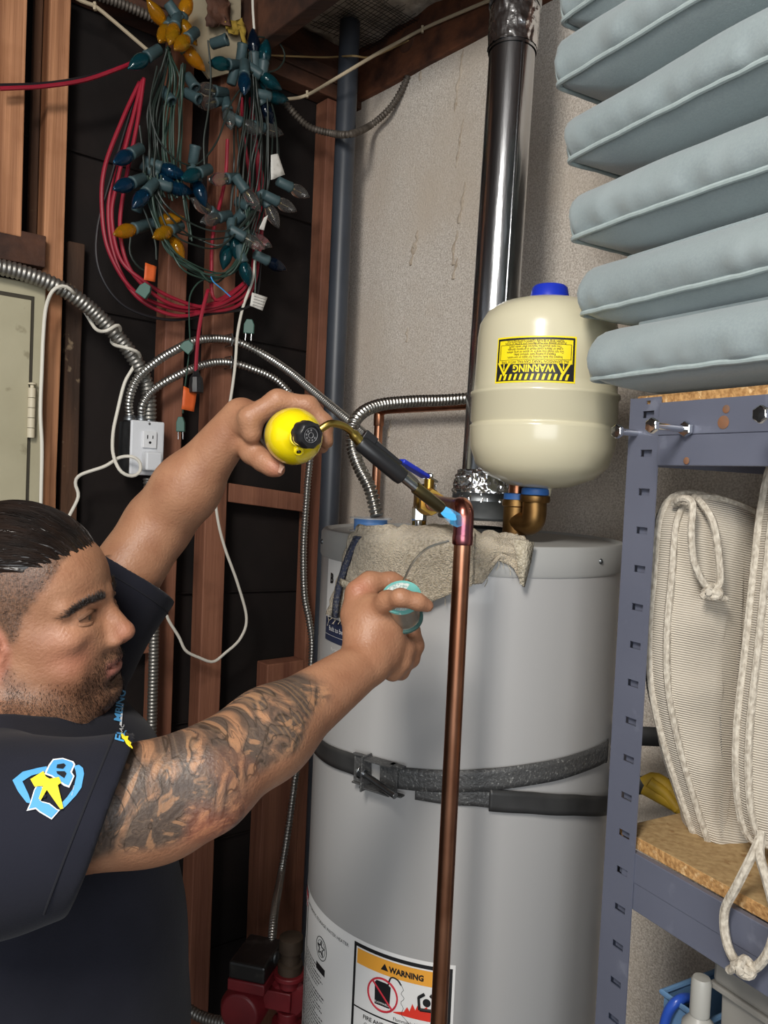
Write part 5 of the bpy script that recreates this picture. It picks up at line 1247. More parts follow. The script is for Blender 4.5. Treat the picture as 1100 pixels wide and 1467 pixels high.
# arcs swinging across the bottom of the tangle
arcs = []
for k in np.linspace(0, 7.5, 11):
    d = k * 7; arcs.append(strand([(206 + k * 3, 250), (214 + k * 3, 300 + d * .4), (236 + k * 3, 348 + d * .6), (270 + k * 3, 378 + d * .4), (308, 392 + d * .25), (336, 384), (352, 350), (356, 300)], 5, .10))
for k in range(4):
    arcs.append(strand([(216, 262), (240, 300 + k * 10), (280, 325 + k * 10), (320, 334 + k * 6), (350, 320), (372, 290)], 5, .11))
arcs.append([pl(*p, .11) for p in ((225, 95), (215, 150), (225, 195), (248, 225), (272, 237), (290, 230), (312, 200), (330, 150), (350, 120))])
arcs.append([pl(*p, .12) for p in ((298, 58), (302, 110), (298, 160), (292, 200), (293, 240))])
arcs.append([pl(*p, .11) for p in ((366, 52), (396, 58), (408, 80), (396, 100), (366, 104), (345, 98))])
arcs.append([pl(*p, .11) for p in ((187, 340), (186, 362), (196, 380), (208, 388), (213, 384))])
arcs.append([pl(*p, .11) for p in ((200, 470 - 290), (206, 240), (200, 280), (210, 310), (222, 345), (224, 372))])
bundle(am, arcs[:5], 'wire_green2', .0021); bundle(bu, arcs[5:11], 'wire_green2', .0021); bundle(cl, arcs[11:], 'wire_green', .0021)
bundle(bu, [[pl(*p, .10) for p in ((300, 398), (284, 405), (272, 425), (271, 460), (272, 492), (268, 530), (263, 570), (262, 592))]], 'wire_green2', .0018)
bundle(cl, [[pl(*p, .10) for p in ((366, 372), (366, 400), (365, 425))]], 'wire_green2', .0018)
# loose sockets and plugs
for (px, py, dx, dy) in ((232, 128, .6, -.8), (268, 108, .5, -.8), (265, 132, .8, -.5), (302, 64, 1, .2), (331, 122, .3, 1), (344, 90, .2, 1), (195, 304, .4, 1), (332, 322, .6, .5), (338, 288, .7, -.4), (241, 262, .0, 1.0), (276, 236, .2, .9)):
    d = RI * dx + UP * dy + FW * -.2; share('socket', sock_me, Matrix.Translation(pl(px, py, .08)) @ z_to(d), bu if px < 300 else cl)
def plug(root, px, py, off, h=.03, w=.0105, mat='plug_green', name='plug', tilt=0.0, prongs=True):
    p = pl(px, py, off); t = math.radians(tilt); uv = UP * math.cos(t) + RI * math.sin(t); rv = RI * math.cos(t) - UP * math.sin(t)
    mb = MB(); ol = [(-w * .55, h / 2), (w * .55, h / 2), (w, h * .12), (w, -h / 2), (-w, -h / 2), (-w, h * .12)]; mb.prism(ol, p + FW * .006, rv, uv, .012)
    o = obj(name, mb, mat, root, smooth=False, bevel=.0015)
    if prongs:
        for k in (-1, 1):
            mb = MB(); mb.box(p - uv * (h / 2 + .008) + rv * k * w * .55, rv * .0006, FW * .003, uv * .009); obj('prong', mb, 'steel', o, smooth=False)
    return o
plug(cl, 357, 468, .10, .034, .0125, tilt=4)
plug(bu, 207, 416, .11, .030, .0135, tilt=35, prongs=False, name='plug_outlet'); plug(bu, 269, 497, .12, .026, .0135, tilt=40, prongs=False, name='plug_outlet')
plug(bu, 259, 608, .10, .034, .0095, tilt=0)
def tag_(root, pts, off, mat, name='tag'):
    ps_ = [pl(*p, off) for p in pts]; mb = MB(); c = sum(ps_, V()) / len(ps_)
    nr, nc = 5, 5; rows = []
    for i in range(nr):
        rows.append([(ps_[0].lerp(ps_[1], j / (nc - 1))).lerp(ps_[3].lerp(ps_[2], j / (nc - 1)), i / (nr - 1)) + FW * .003 * mnoise.noise(V((i * .9, j * .9, pts[0][0]))) for j in range(nc)])
    mb.grid(rows); return obj(name, mb, mat, root, solid=.0008, auto=180)
tag_(bu, [(208, 376), (224, 382), (222, 404), (206, 401)], .115, 'tag_orange', 'orange_tag'); tag_(bu, [(263, 553), (282, 562), (278, 590), (260, 586)], .115, 'tag_orange', 'orange_tag')
tg = tag_(cl, [(361, 419), (383, 426), (376, 445), (358, 438)], .11, 'tag_white', 'paper_tag')
tag_(cl, [(388, 222), (398, 220), (408, 250), (388, 258)], .115, 'tag_white', 'paper_tag'); tag_(cl, [(378, 312), (384, 308), (378, 330), (371, 328)], .115, 'tag_white', 'paper_tag')
mb = MB()
for k in range(4):
    a, b = pl(364 - k * .8, 424 + k * 4, .1125), pl(380 - k * .8, 429 + k * 4, .1125); mb.tube([a, b], .0004, 4)
obj('tag_print', mb, 'ink_grey', tg)
mb = MB(); mb.tube(catmull([pl(302, 396, .13), pl(306, 404, .13), pl(318, 414, .13), pl(330, 425, .13)], .006), .0016, 6); obj('twist_tie', mb, 'ink_blue', bu, label='blue plastic twist tie')

# red extension cord coil
coil = empty('extension_cord', pl(300, 445, .06), 'coiled red extension cord hanging behind the light strings', 'extension cord')
loops = [
 [(0, 127, .07), (60, 124, .07), (120, 115, .08), (170, 98, .08), (208, 82, .07)],
 [(200, 118, .06), (176, 170, .06), (150, 240, .06), (146, 300, .06), (156, 360, .06), (190, 415, .06), (240, 440, .06), (292, 446, .07), (340, 438, .06), (366, 400, .06), (370, 320, .05), (368, 220, .05), (358, 140, .05)],
 [(204, 115, .07), (190, 170, .07), (168, 260, .07), (160, 310, .07), (172, 370, .07), (205, 402, .08), (250, 428, .08), (300, 440, .08), (345, 418, .07), (362, 380, .06), (364, 300, .05), (350, 200, .05), (346, 140, .05)],
 [(206, 112, .075), (196, 180, .075), (178, 270, .075), (172, 330, .075), (186, 385, .075), (225, 425, .075), (268, 441, .075), (318, 430, .075), (350, 405, .07), (330, 420, .07), (306, 428, .08), (303, 380, .07), (306, 330, .06), (322, 260, .05), (326, 200, .05)],
 [(204, 130, .05), (170, 220, .05), (155, 300, .05), (165, 370, .05), (196, 425, .06), (250, 452, .07), (300, 444, .075), (352, 420, .06), (372, 360, .05), (376, 260, .05), (362, 190, .05)],
 [(292, 440, .10), (298, 415, .11), (290, 445, .12), (284, 480, .12), (281, 520, .12), (280, 545, .12)],
]
for i, L_ in enumerate(loops):
    mb = MB(); mb.tube(catmull([pl(x, y, o) for x, y, o in L_], .010), .0044 if i not in (1,) else .0046, 8); obj('cord_loop', mb, 'cord_red', coil)
for L_ in ([(0, 122, .066), (60, 120, .066), (120, 111, .076), (170, 95, .076), (208, 80, .066)], [(198, 122, .055), (160, 250, .055), (139, 330, .055), (143, 390, .055), (178, 438, .055), (240, 458, .06), (300, 450, .06), (362, 434, .06), (374, 370, .045)], [(290, 442, .105), (282, 500, .115), (279, 540, .115)]):
    mb = MB(); mb.tube(catmull([pl(x, y, o) for x, y, o in L_], .010), .0034, 8); obj('cord_loop', mb, 'cord_black', coil, label='black cord twisted with the red one')
p_ = pl(281, 545, .12); mb = MB(); mb.lathe(p_ + UP * .014, -UP, [(.005, -.012), (.008, 0), (.0145, .008), (.017, .03), (.016, .042), (0, .043)], 10); obj('cord_connector', mb, 'black_plastic', coil, auto=30)

# plywood scrap, yellow rag and dark rag behind the top of the lights
ol = [(268, -12), (345, -12), (345, 100), (300, 112), (262, 60)]
mb = MB(); ps_ = [pl(x, y, .03) for x, y in ol]; n = len(ps_); mb.add(ps_ + [p - nL * .008 for p in ps_], [tuple(range(n - 1, -1, -1)), tuple(range(n, 2 * n))] + [(i, (i + 1) % n, n + (i + 1) % n, n + i) for i in range(n)])
obj('plywood_scrap', mb, 'plywood_patch', smooth=False, label='pale board scrap nailed behind the amber bulbs', cat='board')
rows = []
for i in range(8):
    rows.append([pl(322 + 26 * j / 7 + 6 * mnoise.noise(V((i * .7, j * .5, 1))) + (i * .8), 28 + 20 * i / 7 + 8 * mnoise.noise(V((i * .5, j * .8, 4))) - (j - 4) * .6 + (j > 5) * i * 3, .05 + .014 * mnoise.noise(V((i * .9, j * .9, 2)))) for j in range(8)])
mb = MB(); mb.grid(rows); obj('yellow_rag', mb, 'rag_yellow', solid=.002, auto=180, label='crumpled yellow rag stuffed beside the board scrap', cat='rag')
rows = []
for i in range(8):
    rows.append([pl(296 + 34 * j / 7 + 6 * mnoise.noise(V((i * .7, j * .5, 11))), -6 + 44 * i / 7 + 6 * mnoise.noise(V((i * .5, j * .8, 14))), .055 + .02 * mnoise.noise(V((i * .9, j * .9, 12)))) for j in range(8)])
mb = MB(); mb.grid(rows); obj('brown_rag', mb, 'wood_dark', solid=.002, auto=180, label='torn brown paper hanging over the board scrap', cat='paper')

# ------------------------------------------------------------------ smooth implicit bodies (surface nets on a sparse grid)
class Sdf:
    def __init__(s): s.p = []
    def add(s, fn, lo, hi, k=.01, op='u'): s.p.append((fn, np.array(lo, float), np.array(hi, float), k, op))
    def cone(s, a, b, ra, rb, k=.012, op='u'):
        a, b = np.array(tuple(a), float), np.array(tuple(b), float); ab = b - a; L2 = max(ab @ ab, 1e-12)
        def fn(P):
            t = np.clip(((P - a) @ ab) / L2, 0, 1); return np.linalg.norm(P - a - t[:, None] * ab, axis=1) - (ra + (rb - ra) * t)
        m = max(ra, rb); s.add(fn, np.minimum(a, b) - m, np.maximum(a, b) + m, k, op)
    def ell(s, c, r, R=None, k=.012, op='u'):
        c = np.array(tuple(c), float); r = np.array(r, float); R = np.eye(3) if R is None else np.array(R)   # columns: local axes in world
        def fn(P):
            q = (P - c) @ R; k0 = np.linalg.norm(q / r, axis=1); k1 = np.linalg.norm(q / (r * r), axis=1); return k0 * (k0 - 1) / np.maximum(k1, 1e-9)
        h = np.abs(R) @ r; s.add(fn, c - h, c + h, k, op)
    def cut(s, p, n, lo, hi, k=.002):
        """remove everything on the side n points to, inside the box"""
        p, n = np.array(tuple(p)), np.array(tuple(n)); s.add(lambda P: -((P - p) @ n), lo, hi, k, 's')
    def ev(s, P, prims):
        d = np.full(len(P), 1.0)
        for fn, lo, hi, k, op in prims:
            e = fn(P)
            if op == 'u':
                h = np.maximum(k - np.abs(d - e), 0) / k; d = np.minimum(d, e) - h * h * k * .25
            else:
                e = -e; h = np.maximum(k - np.abs(d - e), 0) / k; d = np.maximum(d, e) + h * h * k * .25
        return d
    def mesh(s, cell, disp=None, nb=14):
        lo = np.min([q[1] for q in s.p if q[4] == 'u'], axis=0) - .02; hi = np.max([q[2] for q in s.p if q[4] == 'u'], axis=0) + .02
        bs = cell * nb; nblk = np.ceil((hi - lo) / bs).astype(int); hd = bs * .87
        gi = np.stack(np.meshgrid(*[np.arange(x) for x in nblk], indexing='ij'), -1).reshape(-1, 3)
        cen = lo + (gi + .5) * bs
        d = s.ev(cen, s.p); act = gi[np.abs(d) < hd * 1.9 + .006]
        idx = np.stack(np.meshgrid(*[np.arange(-1, nb + 1)] * 3, indexing='ij'), -1).reshape(-1, 3)
        n1 = nb + 2; cells = {}; vids = []; vpos = []; quads = []
        BIG = 1 << 20
        key = lambda c: (c[..., 0] * BIG + c[..., 1]) * BIG + c[..., 2]
        los = np.array([q[1] - q[3] for q in s.p]); his = np.array([q[2] + q[3] for q in s.p])
        for g in act:
            c0 = g * nb; P = lo + (c0 + idx) * cell; b0, b1 = P.min(0) - .03, P.max(0) + .03
            m = np.all((los <= b1) & (his >= b0), axis=1); pr = [q for q, u in zip(s.p, m) if u]
            if not any(q[4] == 'u' for q in pr): continue
            D = s.ev(P, pr)
            if disp is not None: D = D + disp(P)
            D = D.reshape(n1, n1, n1)
            if D.min() > 0 or D.max() < 0: continue
            # cells with base index 0..nb-1 in local block (grid offset 1)
            S_ = D < 0; A = np.zeros((nb, nb, nb), int)
            cs = slice(1, nb + 1)
            corners = [(i, j, k) for i in (0, 1) for j in (0, 1) for k in (0, 1)]
            for (i, j, k) in corners: A += S_[1 + i:1 + i + nb, 1 + j:1 + j + nb, 1 + k:1 + k + nb]
            I = np.argwhere((A > 0) & (A < 8))
            if len(I) == 0: continue
            acc = np.zeros((len(I), 3)); cnt = np.zeros(len(I))
            for ax in range(3):
                o1, o2 = [(1, 2), (0, 2), (0, 1)][ax]
                for u in (0, 1):
                    for v in (0, 1):
                        a = I + 1; a = a.copy(); a[:, o1] += u; a[:, o2] += v; b = a.copy(); b[:, ax] += 1
                        da = D[a[:, 0], a[:, 1], a[:, 2]]; db = D[b[:, 0], b[:, 1], b[:, 2]]; x = (da < 0) != (db < 0)
                        t = np.where(x, da / np.where(x, da - db, 1), 0); p = (a - 1).astype(float); p[:, ax] += t
                        acc += np.where(x[:, None], p, 0); cnt += x
            v = lo + (c0 + acc / cnt[:, None]) * cell
            vids.append(key(c0 + I)); vpos.append(v)
            for ax in range(3):
                o1, o2 = [(1, 2), (2, 0), (0, 1)][ax]
                a = np.argwhere(np.ones((nb, nb, nb), bool)) + 1; b = a.copy(); b[:, ax] += 1
                sa = S_[a[:, 0], a[:, 1], a[:, 2]]; sb = S_[b[:, 0], b[:, 1], b[:, 2]]; x = sa != sb
                if not x.any(): continue
                e = a[x] - 1 + c0; fl = sa[x]
                q = []
                for (u, w) in ((0, 0), (-1, 0), (-1, -1), (0, -1)):
                    c = e.copy(); c[:, o1] += u; c[:, o2] += w; q.append(key(c))
                q = np.stack(q, 1); q[~fl] = q[~fl][:, ::-1]; quads.append(q)
        vids = np.concatenate(vids); vpos = np.concatenate(vpos); quads = np.concatenate(quads)
        order = np.argsort(vids); vs = vids[order]; vp = vpos[order]
        pos = np.searchsorted(vs, quads); pos = np.clip(pos, 0, len(vs) - 1); ok = np.all(vs[pos] == quads, axis=1)
        return vp, pos[ok]
def np_mesh(name, v, q, mats, parent, relax=0, tri=False):
    if relax:
        e = np.concatenate([q[:, [0, 1]], q[:, [1, 2]], q[:, [2, 3]], q[:, [3, 0]]]); 
        for _ in range(relax):
            acc = np.zeros_like(v); cnt = np.zeros(len(v)); np.add.at(acc, e[:, 0], v[e[:, 1]]); np.add.at(acc, e[:, 1], v[e[:, 0]]); np.add.at(cnt, e[:, 0], 1); np.add.at(cnt, e[:, 1], 1)
            v = v * .5 + .5 * acc / np.maximum(cnt, 1)[:, None]
    me = bpy.data.meshes.new(name); me.vertices.add(len(v)); me.vertices.foreach_set('co', v.astype(np.float32).ravel())
    me.loops.add(q.size); me.loops.foreach_set('vertex_index', q.astype(np.int32).ravel()); me.polygons.add(len(q)); me.polygons.foreach_set('loop_start', (np.arange(len(q)) * 4).astype(np.int32)); me.polygons.foreach_set('loop_total', np.full(len(q), 4, np.int32))
    me.update(calc_edges=True); me.validate(); me.polygons.foreach_set('use_smooth', [True] * len(me.polygons))
    o = bpy.data.objects.new(name, me); col.objects.link(o)
    for m in mats: me.materials.append(MATS[m])
    attach(o, parent); return o, v
def attr(o, name, val):
    a = o.data.attributes.new(name, 'FLOAT', 'POINT'); a.data.foreach_set('value', np.asarray(val, np.float32))

# ------------------------------------------------------------------ the man: joints
yaw, pit, rol = math.radians(-4), math.radians(4), math.radians(10)
HR = (Matrix.Rotation(yaw, 3, 'Z') @ Matrix.Rotation(-pit, 3, 'Y') @ Matrix.Rotation(rol, 3, 'X'))
HS = .0098                                     # metres per design centimetre
HEAD = P(147, 861, .92) - HR @ (V((9.0, 0, 3.5)) * HS)
HRn = np.array(HR)
def hp_(x, y, z): return HEAD + HR @ (V((x, y, z)) * HS)
SH_R = P(-15, 1200, .725); EL_R = P(298, 1114, .79); WR_R = P(523, 950, .955)
SH_L = P(118, 915, 1.075); EL_L = P(228, 750, 1.135); WR_L = P(346, 598, 1.075)
NECK = P(28, 1052, .905)
man = empty('person', V((NECK.x - .02, NECK.y, 0)), 'man in a navy t-shirt soldering with a torch, tattooed near arm', 'person')
body = Sdf()
hk = .012
def E(c, r, k=1.0, op='u', rot=None):
    R = HRn if rot is None else HRn @ np.array(rot); body.ell(hp_(*c), np.array(r) * HS, R, k * HS, op)
def Cn(a, b, ra, rb, k=1.0, op='u'): body.cone(hp_(*a), hp_(*b), ra * HS, rb * HS, k * HS, op)
# skull and face, face forward = +x, left = +y
E((-.8, 0, 5.6), (9.5, 7.7, 8.6))
E((4.2, 0, 6.2), (5.2, 6.2, 5.2), 2)
E((3.6, 0, -.5), (5.4, 6.3, 7.0), 2.5)
for s in (-1, 1):
    Cn((-.2, 5.0 * s, -4.0), (7.4, 1.6 * s, -7.4), 2.2, 1.7, 2.0)
    E((5.2, 4.4 * s, -3.4), (3.2, 2.4, 3.4), 2.0)                # full cheek
    E((5.9, 5.0 * s, .6), (2.6, 1.7, 1.5), 1.6)                   # cheekbone
    E((1.0, 6.0 * s, -1.0), (3.4, 1.4, 4.4), 2.0)
E((4.2, 0, -5.2), (5.0, 4.8, 4.4), 2.0)
E((8.0, 0, -7.7), (1.7, 2.3, 1.7), 1.4)                          # chin
E((2.5, 0, -8.0), (5.0, 4.6, 2.6), 2.5)                           # soft under-jaw
E((7.2, 0, -4.0), (2.6, 3.4, 3.0), 1.5)                           # muzzle
for s in (-1, 1):
    E((9.6, 3.5 * s, 2.5), (1.45, 1.9, 1.2), 1.0, 's')          # socket
    Cn((9.0, 1.0 * s, 4.35), (6.9, 5.0 * s, 4.2), .80, .85, 1.2)  # brow ridge
    E((7.35, 3.25 * s, 2.75), (1.5, 1.75, 1.35), .5)              # lid ball
    E((7.6, 3.3 * s, 1.15), (1.3, 1.9, .8), 1.0)                  # pouch under the eye
# nose
for s in (-1, 1): E((7.5, 2.5 * s, -.5), (1.9, 1.6, 2.3), 1.6)
for s in (-1, 1): Cn((7.9, 1.15 * s, 2.4), (8.9, 1.55 * s, -.8), .95, 1.0, 1.0)
Cn((8.9, 0, 3.6), (11.35, 0, .0), .85, .95, 1.1)
E((11.3, 0, -.4), (1.05, 1.05, .95), .7)
for s in (-1, 1): E((10.2, 1.25 * s, -1.0), (1.15, .75, .80), .55)
E((10.1, 0, -1.3), (1.3, .8, .7), .5)
for s in (-1, 1): E((9.5, .95 * s, -.1), (1.4, .85, 1.4), .7)
for s in (-1, 1): E((10.75, .62 * s, -1.75), (.62, .33, .35), .3, 's')
# mouth
E((9.15, 0, -3.0), (1.1, 1.5, 1.1), 1.0)
E((9.45, 0, -3.7), (.85, 2.1, .50), .5); E((9.30, 0, -4.85), (.90, 1.8, .62), .5)
E((10.2, 0, -4.25), (2.0, 2.3, .09), .22, 's')
E((9.9, 0, -6.5), (1.0, 2.2, .55), 1.0, 's')
# ears
for s in (-1, 1):
    ro = Matrix.Rotation(math.radians(-14), 3, 'Y') @ Matrix.Rotation(math.radians(18 * s), 3, 'Z')
    E((-1.0, 7.5 * s, .9), (1.75, .55, 3.0), .5, 'u', ro); E((-.6, 7.2 * s, -1.7), (.85, .55, 1.1), .5)
    E((-.6, 8.15 * s, .9), (1.05, .55, 2.0), .35, 's', ro); E((.15, 7.9 * s, .3), (.5, .5, .7), .3, 's')
    E((.75, 7.35 * s, .2), (.5, .45, .7), .4)
# neck and shoulders under the shirt
nb_ = hp_(-1.5, 0, -4.5); base_n = NECK + V((-.015, 0, .0))
body.cone(nb_, base_n, .060, .066, .03); body.cone(hp_(3.0, 0, -8.5), NECK + V((.035, 0, .0)), .035, .05, .03)
body.cone(NECK + V((-.02, 0, -.01)), SH_R + V((-.01, .05, .01)), .055, .05, .03); body.cone(NECK + V((-.02, 0, -.01)), SH_L + V((-.01, -.05, .0)), .055, .05, .03)
body.ell(NECK + V((-.01, 0, -.18)), (.095, .145, .18), None, .05)
# near (right) arm: heavy upper arm, forearm with elbow bone, wrist
def arm(sh, el, wr, up, fo, wrr, side):
    body.cone(sh, el, up, up * .82, .03)
    d = (wr - el); body.cone(el, el + d * .34, up * .80, fo, .02); body.cone(el + d * .34, wr, fo, wrr, .03)
arm(SH_R, EL_R, WR_R, .058, .0425, .0285, -1)
ud = (EL_R - SH_R).normalized(); fdv = (WR_R - EL_R).normalized()
body.ell(P(205, 1185, .770), (.055, .035, .034), None, .03)                       # triceps fullness
body.ell(P(300, 1158, .765), (.022, .018, .018), None, .022)                     # elbow
body.ell(P(355, 1072, .815), (.040, .028, .022), None, .03)                       # brachioradialis
arm(SH_L, EL_L, WR_L, .055, .0415, .0265, 1)
def finger(pts, radii, k=.006):
    for a, b, ra, rb in zip(pts, pts[1:], radii, radii[1:]): body.cone(a, b, ra, rb, k)
# near hand around the spool
palm = [P(514, 880, .985), P(532, 872, .975), P(550, 890, .972), P(556, 918, .972), P(552, 942, .968)]
for p, r in zip(palm, (.020, .020, .019, .019, .018)): body.cone(WR_R + (p - WR_R) * .1, p, .023, r * .93, .012)
body.ell(P(536, 905, .972), (.030, .022, .036), None, .02)
finger([P(538, 874, .964), P(554, 861, .944), P(574, 856, .920), P(598, 862, .924), P(612, 868, .930)], [.0140, .0112, .0094, .0087, .0076], .009)     # index over the flange
finger([P(510, 880, .985), P(514, 850, .992), P(530, 836, .998), P(560, 834, 1.005), P(584, 842, 1.006)], [.019, .0155, .0140, .0118, .0098], .009)   # thumb behind
finger([P(556, 908, .970), P(578, 930, .985), P(594, 925, 1.005), P(592, 902, 1.015)], [.0150, .0122, .0108, .0095], .008)
finger([P(556, 928, .968), P(574, 948, .984), P(588, 944, 1.006), P(588, 924, 1.016)], [.0140, .0116, .0102, .009], .008)
finger([P(550, 944, .966), P(562, 962, .982), P(574, 962, 1.002), P(576, 946, 1.012)], [.0135, .0105, .0094, .0084], .008)
# far hand around the gas cylinder: angles measured about its axis
def tc_(h, ang, r): return TD + ta * h + (tr * math.cos(math.radians(ang)) + tu * math.sin(math.radians(ang))) * r
gr = CR + .0085
for (h, hh, angs, r0) in ((.066, .055, (158, 112, 62, 22, -8), .0122), (.092, .086, (160, 112, 58, 14, -18), .0122), (.117, .116, (162, 112, 58, 14, -18), .0116), (.141, .143, (165, 118, 66, 26, -4), .0105)):
    pts = [tc_(h + (hh - h) * i / 4, a, gr + (.012 if i == 0 else .004 if i == 1 else 0)) for i, a in enumerate(angs)]
    body.cone(WR_L, pts[0], .012, r0 * 1.15, .014); finger(pts, [r0 * 1.3, r0 * 1.12, r0, r0 * .94, r0 * .82], .008)
for h in (.066, .10, .135): body.cone(WR_L, tc_(h, 180, gr + .006), .014, .012, .014)
finger([tc_(.105, 192, gr + .016), tc_(.082, 205, gr + .010), tc_(.066, 222, gr + .005), tc_(.056, 238, gr + .003), tc_(.050, 247, gr + .002)], [.0170, .0150, .0128, .0114, .0095], .009)
bv, bq = body.mesh(.0023)
M('skin', S('b98465'), .5)
skin, bv = np_mesh('body', bv, bq, ['skin'], man, relax=2)
skin['label'] = 'skin of head, neck and arms'
# masks, measured in head space and along the near arm
hl = (bv - np.array(tuple(HEAD))) @ HRn / HS
def sm(a, b, x): t = np.clip((x - a) / (b - a), 0, 1); return t * t * (3 - 2 * t)
inhead = (np.linalg.norm(hl - np.array([2, 0, 1]), axis=1) < 16).astype(float)
X_, Y_, Z_ = hl[:, 0], hl[:, 1], hl[:, 2]
nz = np.array([mnoise.noise(V((float(a) * .9, float(b) * .9, float(c) * .9))) for a, b, c in hl]) * inhead
jawline = np.interp(X_, [-1, 2, 4, 6, 8, 9, 10.5], [1.0, -2.6, -3.9, -4.3, -4.2, -2.4, -2.2])
beard = sm(1.8, -2.6, Z_ - jawline + nz * .5) * sm(-.2, 1.5, X_ + nz * .4) * (1 - .8 * sm(-8.6, -11.0, Z_ + .28 * X_ * 0))
stache = sm(1.2, .5, np.abs(Z_ + 3.0 - .0 * X_)) * sm(8.4, 9.2, X_) * sm(3.4, 2.2, np.abs(Y_))
beard = np.maximum(beard * (1 - sm(1.1, .5, np.abs(Z_ + 4.4)) * sm(8.6, 9.3, X_) * sm(2.6, 1.9, np.abs(Y_))), stache * .9) * inhead
lips = sm(1.25, .8, np.abs(Z_ + 4.4)) * sm(8.7, 9.3, X_) * sm(2.6, 2.0, np.abs(Y_)) * inhead
fade_edge = np.interp(Z_, [-3, 0, 3, 5, 7.5, 9, 11], [.9, 1.2, 2.8, 4.0, 5.6, 6.6, 7.4])
fade = sm(.7, -.7, X_ - fade_edge + nz * .5) * sm(-3.2, -1.0, Z_ + .15 * X_ + .6) * inhead
ear = sm(6.7, 7.2, np.abs(Y_)) * sm(1.25, .8, np.sqrt(((X_ + .8) / 2.2) ** 2 + ((Z_ - .3) / 3.5) ** 2)); fade = fade * (1 - ear)
brow = sm(.60, .25, np.abs(Z_ - 4.65 + .10 * np.maximum(np.abs(Y_) - 3, 0) ** 2)) * sm(.9, 1.5, np.abs(Y_)) * sm(6.2, 5.4, np.abs(Y_)) * sm(4.6, 5.4, X_) * inhead
lash = sm(.34, .16, np.abs(Z_ - 3.15 + .10 * (np.abs(Y_) - 3.2) ** 2)) * sm(1.55, 1.2, np.abs(np.abs(Y_) - 3.25)) * sm(7.6, 8.0, X_) * inhead
red = np.exp(-((X_ - 11.2) ** 2 + Y_ ** 2 + (Z_ + .6) ** 2) / 2.5) * .6 + ear * .5 + np.exp(-((X_ - 6.5) ** 2 / 6 + (np.abs(Y_) - 5.2) ** 2 / 4 + (Z_ + 1) ** 2 / 6)) * .5
red *= inhead
red = np.maximum(red, .45 * np.exp(-np.sum((bv - np.array(tuple(P(300, 1165, .755)))) ** 2, 1) / .03 ** 2))
for tip in (P(609, 865, .94), P(517, 846, .985), tc_(.05, 245, gr)): red = np.maximum(red, .7 * np.exp(-np.sum((bv - np.array(tuple(tip))) ** 2, 1) / .012 ** 2))
# tattoo sleeve: from the hem to two thirds of the forearm, on the outward side
ax_u = np.array(tuple(ud)); t_u = (bv - np.array(tuple(SH_R))) @ ax_u; Lu = (EL_R - SH_R).length
ax_f = np.array(tuple(fdv)); t_f = (bv - np.array(tuple(EL_R))) @ ax_f; Lf = (WR_R - EL_R).length
dist_arm = np.minimum(np.linalg.norm(bv - np.array(tuple(SH_R)) - np.clip(t_u, 0, Lu)[:, None] * ax_u, axis=1), np.linalg.norm(bv - np.array(tuple(EL_R)) - np.clip(t_f, 0, Lf)[:, None] * ax_f, axis=1))
near = (dist_arm < .085) & (bv[:, 1] < 1.02)
upf = np.array(tuple((Z - fdv * fdv.z).normalized())); hgt = (bv - np.array(tuple(EL_R))) @ upf
wv_ = np.array([mnoise.noise(V((float(a) * 26, float(b) * 26, float(c) * 26))) if f else 0 for (a, b, c), f in zip(bv, near)])
tat_f = sm(Lf * .66, Lf * .56, t_f + wv_ * .02) * sm(-.004, .012, hgt + wv_ * .012 - .012 * np.clip(t_f / Lf, 0, 1))
tat_u = sm(.02, -.01, t_f) * sm(-.056, -.036, (bv[:, 2] - EL_R.z) + wv_ * .012 - .0 * t_u)
tat = np.where(t_f > 0, np.maximum(tat_f, tat_u), tat_u) * near
for nme, val in (('beard', beard), ('fade', fade), ('lips', lips), ('hairline', np.maximum(brow, lash * .9)), ('flush', red), ('tattoo', tat)): attr(skin, nme, np.clip(val, 0, 1))
au = t_u; attr(skin, 'arm_s', np.where(t_f > 0, Lu + t_f, t_u)); attr(skin, 'arm_h', hgt)
